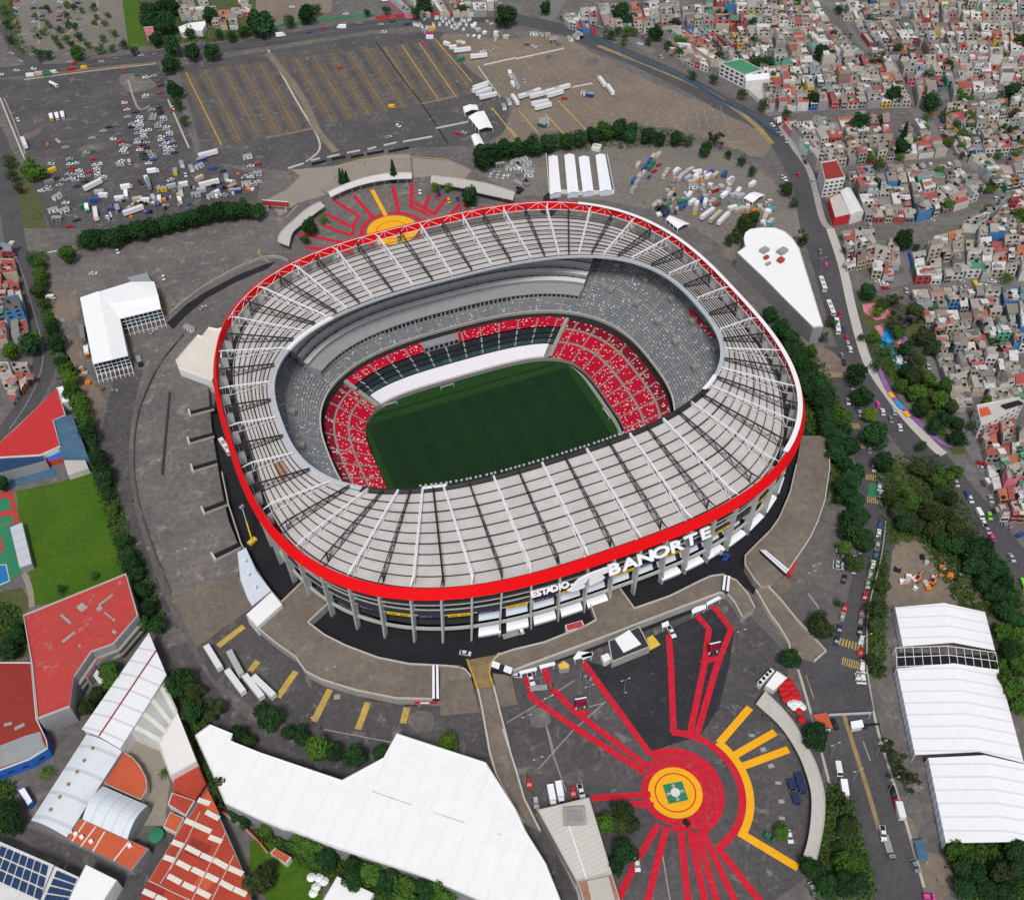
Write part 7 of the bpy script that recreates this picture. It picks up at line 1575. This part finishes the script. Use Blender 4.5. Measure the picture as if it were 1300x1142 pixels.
fleet("tw:1075,1060,6,10 ts:1185,1090,6,9 tw:1190,65,7,9 uw:1130,0,7,9", 'I', (6, 10), "parked diagonally in the bus yard", "white trailers in the bus yard")
fleet("tw:1185,70,7,9 tw:1275,95,7,7", 'M', (7, 9), "at the lower end of the bus yard", "white trailers in the bus yard")
fleet("tw:45,95,9,7", 'N', (9, 7), "at the lower end of the bus yard", "white trailers in the bus yard")
fleet("cw:468,250,8,-1 hw:820,272,1,8 vw:258,370,8,-1 cw:590,140,2,8 hw:930,885,0,9 cw:1018,420,8,-5 tg:420,560,1,9 bo:440,650,2,9 fk:700,690,3,8 kw:950,530,8,4 cs:770,540,6,-4 cb:380,740,8,3 cg:410,760,8,3 cb:165,780,3,8 cg:225,275,2,6 hw:75,165,2,8", 'E', (8, -1), "on the western forecourt", "vehicles on the western forecourt")
g5 = "vehicles and cabins in the yard behind the stadium"
fleet("kw:15,820,9,-3 kw:55,810,9,-3 kw:75,830,9,-3 kw:10,850,9,-3 kw:90,870,8,0 kw:85,885,8,0 kw:70,860,8,0 ks:30,930,8,4 pk:40,950,8,4 ki:605,960,6,-9 ki:625,925,6,-9 oi:640,890,6,-9 ob:610,915,6,-9 ob:660,850,6,-9 oi:655,880,6,-9 oe:690,845,6,-9 ob:690,815,6,-9 oi:705,795,6,-9 oi:730,785,6,-9 oe:700,830,6,-9 cr:712,860,8,-6 cr:735,830,8,-6 cb:685,890,6,-8 ui:768,880,6,-9 oi:630,835,6,-9 ow:425,742,8,2 ow:420,755,8,2 tw:975,1085,7,-6 ti:1015,1100,7,-6 tw:1055,1110,7,-6 pw:868,1215,9,4 hw:958,1265,4,8".replace('pw:868,1215,9,4 hw:958,1265,4,8', ''), 'C', (6, -9), "in the yard behind the stadium", g5, .08)
fleet("oi:900,920 os:880,900 ow:920,890 os:860,880 oi:890,860 ow:925,870 os:840,900 ow:820,865 ob:1060,880 ob:990,875,8,-6 kw:905,945,9,4 ks:950,965,9,3 or:1010,960 bw:1065,985,5,-8 ow:1090,910 kw:1095,920 ow:980,890 oi:1015,885,6,-8 ow:1130,965 os:1110,985 os:1140,990 ow:925,1025,6,-9 ob:940,1010,6,-9 ow:965,1020,6,-8 ow:900,1020 ob:850,1045 oe:850,1020 ow:885,985 os:790,985 oe:780,1040 ky:915,1065,5,-9 ok:760,1060 ok:740,1050 on:770,1075 ow:1200,930 ow:1190,1000 om:1020,1030 cw:1000,1050 cs:960,1050 cw:1285,1010,9,-2 cs:1270,1030,9,-2 oi:1265,1095 os:1290,1120 ow:1100,1050 oi:1130,1060".replace('or:1010', 'kr:1010'), 'C', (8, -6), "in the crowded depot behind the stadium", "boxes and trucks of the crowded depot", .5)
fleet("cw:1175,880,5,-9 cw:1210,885,5,-9 cs:1190,870,5,-9 cw:1240,890,5,-9 hw:1262,888,5,-9 cs:1215,870,5,-9 kg:1220,835,9,-2 kw:1270,850,9,-3 cs:1280,830,9,-3 cw:665,690,9,-2 cg:697,675,9,-1 hr:1012,675,9,2 cw:1038,668,9,2 hw:712,635,5,2 hp:838,222,8,3 vy:683,540,9,0 cw:820,965,1,8 cr:905,990,3,8 ck:915,975,3,8 hy:965,1010,3,8 cn:1010,1000,3,8 cr:1050,1035,4,8 cs:1075,1040,8,2", 'B', (5, -9), "on the north side of the stadium", "vehicles north of the stadium")
fleet("tw:1033,265,10,-2 tw:1115,295,10,-2 oe:1025,305 ow:985,245,8,-1 cw:1135,262 cw:1200,250 tw:1120,460,10,-3 tw:1140,475,10,-3 tw:1160,495,10,-3 tw:1125,445,10,-3 ow:1270,375,4,8 ow:1285,400,4,8 ow:1285,430,4,8 kw:1240,545,4,9 kw:1265,520,4,9 kw:1295,510,4,9 ki:850,170,6,2 ow:955,228,8,3 oy:880,150 op:868,172 ow:870,195,8,1".replace('op:868,172', 'kp:868,172'), 'B', (10, -2), "on the north lot near the white tents", "trailers on the north lot")
for i in range(30):
    x = 795+i*9.5+RND.uniform(-3, 3); y = 112+RND.uniform(-12, 40)-(i*.4)
    if 860 < x < 885: continue
    vehicle('cabin', 'white', 325+x/K4, y/K4, 2, 9, "stacked loosely at the top of the north lot", "small white cabins at the top of the north lot", 0, (.45, .8, .9))
fleet("tw:70,490,10,-3 tw:105,478,10,-3 tw:130,490,10,-3 tw:200,470,10,-3 tw:250,455,10,-3 tw:215,485,10,-3 tw:15,515,6,9 tw:140,530,10,-2 tw:155,548,10,-2 tw:450,425,6,8 tw:490,465,6,8 kw:365,478,9,2 kb:388,485,9,2 cr:262,497,9,-1 cm:75,228,9,2 cw:110,238,9,2 kw:108,180,9,0 ki:150,185,9,0 ki:172,185,9,0 ks:210,205,9,-1 kg:205,215,9,-1 kw:290,205,9,6 kw:335,180,9,5 kk:340,190,9,5 cg:235,225 kw:320,195,9,5 ke:150,635,9,3 ki:170,630,9,3 kw:160,610,9,-2 cs:60,410,2,5 ks:15,415,6,9 ks:25,440,6,9 kw:5,395,6,9 cg:185,285", 'C', (10, -3), "on the bare dirt lot", "trailers on the dirt lot", .05)
fleet("cn:75,65 cw:80,45 cr:85,10 ck:170,45 cb:172,85 cw:172,115 cg:172,145 cs:175,20 ck:210,45 cb:212,85 ce:212,105 cw:210,175 cs:212,190 cg:295,40 cr:298,85 cb:296,105 cs:297,65 cw:385,60 cg:395,100 cs:398,155 cw:395,178 cg:380,40 cw:480,140 ce:470,120 cs:118,178 cw:300,15 cn:390,20 cg:168,160 cs:80,75,9,0", 'A', (9, 0), "in the small car park at the top left", "cars in the small top-left car park")
fleet("hr:420,345,9,0", 'B', (9, 0), "near the north road", g3)
fleet("cw:200,325,8,1 cg:1195,528,9,3 fw:600,170,9,-2", 'Q', (9, -2), "in the moat below the stadium sign", "vehicles in the moat")
print("vehicles", NV[0])
# ------------------------------------------------------------------ street furniture and small things
def lamp(x, y, h=9, z=0.0, arms=2, lab=None):
    p = G(x, y, z); t = empty("street_lamp", (p.x, p.y, z+.05)); later(t, lab or "slim grey street lamp "+zone(x, y), "street lamp", x, "slim street lamps")
    mb = MB(); mb.taper((0, 0, 0), (0, 0, h), .14, .07, M['grey_wall'], 6); mb.obj("pole", t)
    for k in range(arms):
        s = 1 if k == 0 else -1; mb = MB(); mb.bar((0, 0, h), (1.4*s, 0, h+.35), .06, M['grey_wall']); mb.box((1.6*s, 0, h+.25), (.9, .35, .16), M['rim_grey']); mb.obj("lamp_head", t)
for s, z in (("E 860,835", 6), ("O 130,500", 0), ("O 75,290", 0), ("O 560,110", 0), ("I 810,140", 6), ("I 940,585", 6), ("E 1000,350", 0), ("E 690,560", 0), ("Q 885,790", 0), ("Q 1215,700", 0), ("R 800,480", 0), ("R 1160,180", 0), ("L 240,650", 0), ("B 395,900", 0), ("B 935,990", 0), ("P 440,560", 0), ("P 330,430", 0), ("P 560,420", 0), ("P 620,600", 0), ("L 440,600", 0), ("L 490,1000", 0), ("C 400,640", 0), ("C 690,330", 0), ("B 65,215", 0), ("B 390,180", 0), ("B 690,150", 0), ("D 170,790", 0), ("D 240,980", 0), ("H 280,240", 0), ("H 500,820", 0), ("N 320,290", 0), ("N 395,60", 6), ("A 1050,200", 0), ("A 690,290", 0), ("A 360,330", 0)):
    x, y = pts(s)[0]; lamp(x, y, 10 if z == 0 else 11, z)
def board(x, y, lab, w_, hh, rz, m='screen_red', z=0.0, leg=2.0):
    p = G(x, y, z); t = empty("display_board", (p.x, p.y, z+.05), rz); tag(t, lab, "display board")
    mb = MB(); mb.box((0, 0, leg), (w_, .6, hh), M['black']); mb.obj("frame", t); mb = MB(); mb.box((0, -.33, leg+.3), (w_-.6, .06, hh-.6), M[m]); mb.obj("screen", t)
    for s in (-1, 1): mb = MB(); mb.box((s*w_*.36, 0, 0), (.4, .4, leg), M['steel_white']); mb.obj("leg", t)
    mb = MB(); mb.box((0, 0, leg+hh), (w_, .5, .25), M['steel_white']); mb.obj("cap", t)
board(736.5, 899, "dark red display board on legs beside the left-hand red stripes", 4.6, 5.5, -.2)
board(905, 829, "dark red display board on legs between the two bent red stripes", 4.6, 5.5, -.15)
board(352, 268, "red billboard on posts beside the north plaza gate", 17, 3.2, -.55, 'red_sheet', 0, 4); board(193, 52, "red-framed advertising board at the road, top left", 8, 7, -.3, 'play_pink', 0, 4)
t = COL.objects[-1]
def umbrella(p, col, lab, group):
    t = empty("parasol", (p.x, p.y, .05)); later(t, lab, "parasol", PX(p)[0], group)
    if 'pole' not in UM:
        mb = MB(); mb.bar((0, 0, 0), (0, 0, 2.4), .05, M['steel_white']); UM['pole'] = mb.mesh("pole"); mb = MB(); mb.taper((0, 0, 2.1), (0, 0, 2.9), 1.7, .08, M['cloth'], 8); UM['can'] = mb.mesh("canopy")
    link("pole", UM['pole'], t); link("canopy", UM['can'], t, color=VC[col])
UM = {}
for x, y in ((1020, 715), (1045, 690), (1060, 685), (1075, 715), (1045, 740), (1030, 745), (1055, 765), (1070, 760), (1090, 740), (1100, 765), (1050, 720), (1040, 775), (1125, 880), (1110, 835)): umbrella(GP("R %d,%d" % (x, y))[0], 'red', "red parasol beside the curved white canopy", "red parasols by the refreshment stand")
for x, y in ((1070, 800), (1090, 795), (1110, 800), (1085, 815), (1125, 815)): umbrella(GP("R %d,%d" % (x, y))[0], 'white', "white parasol below the red parasols", "white parasols by the refreshment stand")
for x, y in ((282, 1040), (320, 1043), (305, 1090), (292, 1118), (345, 1060)): umbrella(GP("N %d,%d" % (x, y))[0], 'white', "white parasol on the lawn below the big white roof", "white garden parasols")
# stacked crates, pallets and gear: depot clutter, each one a thing
crm = MB(); crm.box((0, 0, 0), (1.6, 1.2, 1.3), M['cloth']); crm.box((0, 0, 1.3), (1.7, 1.3, .12), M['cloth'])
for s in (-1, 1): crm.box((.6*s, 0, -.12), (.2, 1.1, .12), M['trunk'])
CR_ = crm.mesh("equipment_crate")
def crates(poly, n, where, cols, sc=(1, 1, 1)):
    P = pts(poly); xs = [p[0] for p in P]; ys = [p[1] for p in P]; k = 0
    def inside(x, y):
        c = False; j = len(P)-1
        for i in range(len(P)):
            if (P[i][1] > y) != (P[j][1] > y) and x < (P[j][0]-P[i][0])*(y-P[i][1])/(P[j][1]-P[i][1])+P[i][0]: c = not c
            j = i
        return c
    while k < n:
        x, y = RND.uniform(min(xs), max(xs)), RND.uniform(min(ys), max(ys))
        if not inside(x, y): continue
        k += 1; col = RND.choice(cols); p = G(x, y); q = RND.uniform(.7, 1.9)
        o = link("equipment_crate", CR_, None, (p.x, p.y, .3), RND.uniform(0, 3.1), VC[col], (q*sc[0], q*RND.uniform(.8, 1.3)*sc[1], RND.uniform(.7, 1.4)*sc[2]))
        later(o, "%s equipment crate %s" % (col, where), "crate", x, "crates "+where)
crates("C 850,830 960,840 1060,880 1130,960 1080,1030 900,1090 720,1080 700,1040 780,950", 75, "in the crowded depot behind the stadium", ['white', 'white', 'grey', 'silver', 'beige', 'silver', 'grey', 'white', 'black', 'brown', 'teal', 'orange'], (1.15, 1.1, 1.1))
crates("A 470,1000 800,980 1240,860 1280,960 900,1040 560,1120 480,1120", 70, "in the market depot by the belt", ['white', 'grey', 'blue', 'beige', 'silver', 'white', 'brown', 'black', 'orange'], (1.1, 1.0, 1.0))
crates("L 640,580 740,500 900,530 1000,620 960,680 830,720 660,700", 22, "on the dirt clearing above the tents", ['grey', 'brown', 'white', 'orange', 'silver', 'black'])
crates("E 380,690 440,740 430,790 520,830 600,830 580,850 480,830 400,760", 10, "beside the scaffold tent", ['grey', 'orange', 'brown', 'silver'])
crates("C 0,820 100,800 110,900 20,990 0,980", 10, "in the yard left of the long tents", ['black', 'white', 'grey'], (1.5, 1.5, 1.2))
crates("C 1100,1040 1300,1020 1300,1130 1180,1140", 16, "at the stalls right of the depot yard", ['white', 'teal', 'beige', 'orange', 'grey', 'silver'], (1.5, 1.5, 1.2))
crates("B 970,120 1290,100 1290,200 1000,230", 20, "at the top of the north lot", ['white', 'beige', 'silver', 'white'], (1.6, 1.5, 1.2))
for s, lab in (("L 765,655", "orange digger parked on the dirt clearing, left one"), ("L 840,670", "orange digger parked on the dirt clearing beside dark debris")):
    p = GP(s)[0]; t = Thing("mini_digger", lab, "digger", p); mb = MB(); mb.box(p+Vector((0, 0, .1)), (3.2, 2.4, .7), M['black'], .4); t.part("track", mb); mb = MB(); mb.box(p+Vector((0, 0, .8)), (2.6, 2.2, 1.0), M['orange'], .4); mb.box(p+Vector((-.3, 0, 1.8)), (1.2, 1.2, 1.2), M['win'], .4); t.part("cab", mb)
    mb = MB(); mb.bar(p+Vector((.8, .3, 1.4)), p+Vector((2.6, 1.4, 3.2)), .22, M['orange']); mb.bar(p+Vector((2.6, 1.4, 3.2)), p+Vector((4.0, 2.2, 1.0)), .18, M['orange']); t.part("boom", mb); mb = MB(); mb.box(p+Vector((4.1, 2.25, .4)), (.9, .9, .7), M['grey_wall'], .4); t.part("bucket", mb)
# boom lifts in the moat
def boom(s, tip, lab, m, L):
    p = GP(s)[0]; q = G(*pts(tip)[0], 18); t = Thing("boom_lift", lab, "boom lift", p); mb = MB(); mb.box(p+Vector((0, 0, .5)), (4.2, 2.2, 1.5), M[m], .6); t.part("chassis", mb)
    mb = MB(); d = (q-p); d = d.normalized()*L; a = p+Vector((0, 0, 2)); mb.bar(a, a+d*.55, .4, M[m]); mb.bar(a+d*.55, a+d, .26, M['rim_grey']); t.part("boom", mb)
    mb = MB(); mb.box(a+d+Vector((0, 0, -.5)), (2.0, 1.2, 1.1), M['gallery'], .6); t.part("basket", mb)
    for k in range(4): w0 = p+Vector((1.5*(1 if k % 2 else -1), 1.1*(1 if k < 2 else -1), .5)); mb = MB(); mb.bar(w0-Vector((0, .2, 0)), w0+Vector((0, .2, 0)), .5, M['tyre'], 10); t.part("wheel", mb)
boom("S 105,245", "S 30,0", "yellow boom lift reaching up beside the left stands", 'hazard', 17); boom("R 735,40", "R 690,5", "blue boom lift parked in the moat below the sign's right end", 'blue', 13)
# people: tiny figures, each a thing
def person(x, y, col, lab, z=0.0):
    p = G(x, y, z); t = empty("person", (p.x, p.y, z+.2), RND.uniform(0, 6.28)); later(t, lab, "person", x, "people on the plazas")
    if 'b' not in UM:
        mb = MB()
        for s in (-1, 1): mb.taper((0, .1*s, 0), (0, .09*s, .86), .07, .1, M['black'], 6); mb.taper((.02, .26*s, .78), (0, .21*s, 1.42), .045, .06, M['cloth'], 6)
        mb.taper((0, 0, .82), (0, 0, 1.46), .17, .21, M['cloth'], 8); mb.taper((0, 0, 1.44), (0, 0, 1.56), .06, .06, M['rust'], 6); mb.taper((0, 0, 1.54), (0, 0, 1.78), .1, .085, M['rust'], 8); UM['b'] = mb.mesh("person_body")
    link("body", UM['b'], t, color=VC[col])
for s, c in (("O 60,130", 'black'), ("Q 1110,215", 'white'), ("N 322,290", 'black'), ("I 665,265", 'black'), ("E 640,1055", 'black'), ("R 220,735", 'white'), ("B 545,825", 'black'), ("P 905,985", 'black'), ("P 865,1050", 'orange'), ("P 910,1050", 'black'), ("P 855,760", 'red'), ("R 925,850", 'black'), ("C 875,648", 'red')):
    x, y = pts(s)[0]; person(x, y, c, "person in %s standing on the open ground %s" % (c, zone(x, y)))
# hatch box on the red ring
p = GP("O 872,760")[0]; t = Thing("equipment_box", "small black box standing on the red ring below the yellow disc", "box", p); mb = MB(); mb.box((p.x, p.y, .2), (1.7, 2.4, 1.2), M['black'], .3); t.part("box", mb)
# blue awning and hazard frame by the avenue
t = Thing("market_canopy", "long dark blue canopy beside the avenue kerb, near the front tent", "canopy", G(1169, 1079)); P = GP("P 750,845 800,838 822,945 775,950", 3); mb = MB(); mb.prism(P, 2.8, 3.1, M['blue_sheet'], None, True); t.part("roof", mb)
for p in P: mb = MB(); mb.bar((p.x, p.y, 0), (p.x, p.y, 2.8), .1, M['steel_white']); t.part("leg", mb)
# undergrowth that nobody could count
R5 = random.Random(77); mb = MB(); sl = mb.slot(M['leaf_mid']); sl2 = mb.slot(M['leaf_olive'])
def brush(poly, n, zmax=2.2):
    P = GP(poly); tri = [(P[0], P[i], P[i+1]) for i in range(1, len(P)-1)]; ar = [abs((b-a).cross(c-a).z) for a, b, c in tri]
    for k in range(n):
        a, b, c = R5.choices(tri, ar)[0]; u, v = R5.random(), R5.random()
        if u+v > 1: u, v = 1-u, 1-v
        p = a+(b-a)*u+(c-a)*v; hz = R5.uniform(.4, zmax)
        for j in range(5):
            q = p+Vector((R5.gauss(0, .8), R5.gauss(0, .8), hz*R5.random())); n_ = Vector((R5.gauss(0, .6), R5.gauss(0, .6), 1)).normalized(); s = n_.cross(Vector((R5.random(), R5.random(), .2))).normalized()*R5.uniform(.3, .6); t2 = n_.cross(s)
            i0 = len(mb.v); mb.v += [tuple(q-s), tuple(q-t2), tuple(q+s), tuple(q+t2)]; mb.f.append((i0, i0+1, i0+2, i0+3)); mb.m.append(sl if R5.random() < .6 else sl2)
brush("T 978,390 1000,410 1050,470 1072,540 1066,640 1050,640 1040,540 1010,470", 1300); brush("T 1110,580 1190,580 1230,650 1300,760 1300,890 1255,840 1235,740 1170,690 1120,690", 1800, 3.2)
brush("T 1100,425 1150,440 1215,530 1228,565 1200,560 1150,500 1110,460", 900); brush("M 850,0 920,0 1000,150 1090,560 1150,700 1090,690 990,420", 900); brush("N 0,780 150,790 430,900 860,1050 1100,1150 500,1150 300,960 0,840", 1600, 3)
brush("T 36,320 60,320 70,420 100,500 130,575 200,790 188,795 120,600 60,440", 900); brush("P 900,870 1310,840 1310,1150 1020,1150 940,960", 1500, 3); brush("A 690,10 850,0 900,120 1250,150 1300,180 1050,215 740,225", 900); brush("T 95,300 335,258 338,272 100,318", 1000, 4); brush("T 600,195 700,172 800,158 880,172 880,184 700,195 605,212", 1000, 4)
brush("L 520,560 610,480 600,1142 520,1142", 500); brush("P 330,560 420,600 470,780 540,1000 540,1142 240,1142 200,960 350,900", 900, 3); brush("A 60,0 68,0 80,240 140,270 100,290 30,200 0,60", 300); brush("I 440,20 540,60 640,420 760,660 830,880 760,890 600,560 500,200", 900, 3)
brush("M 0,560 60,560 80,760 -20,830", 300, 3); brush("I -20,760 100,800 120,1000 0,1080", 400, 2.5)
tag(mb.obj("undergrowth"), "low green undergrowth filling the belts between the trees", "undergrowth", None, "stuff")
finish_labels()
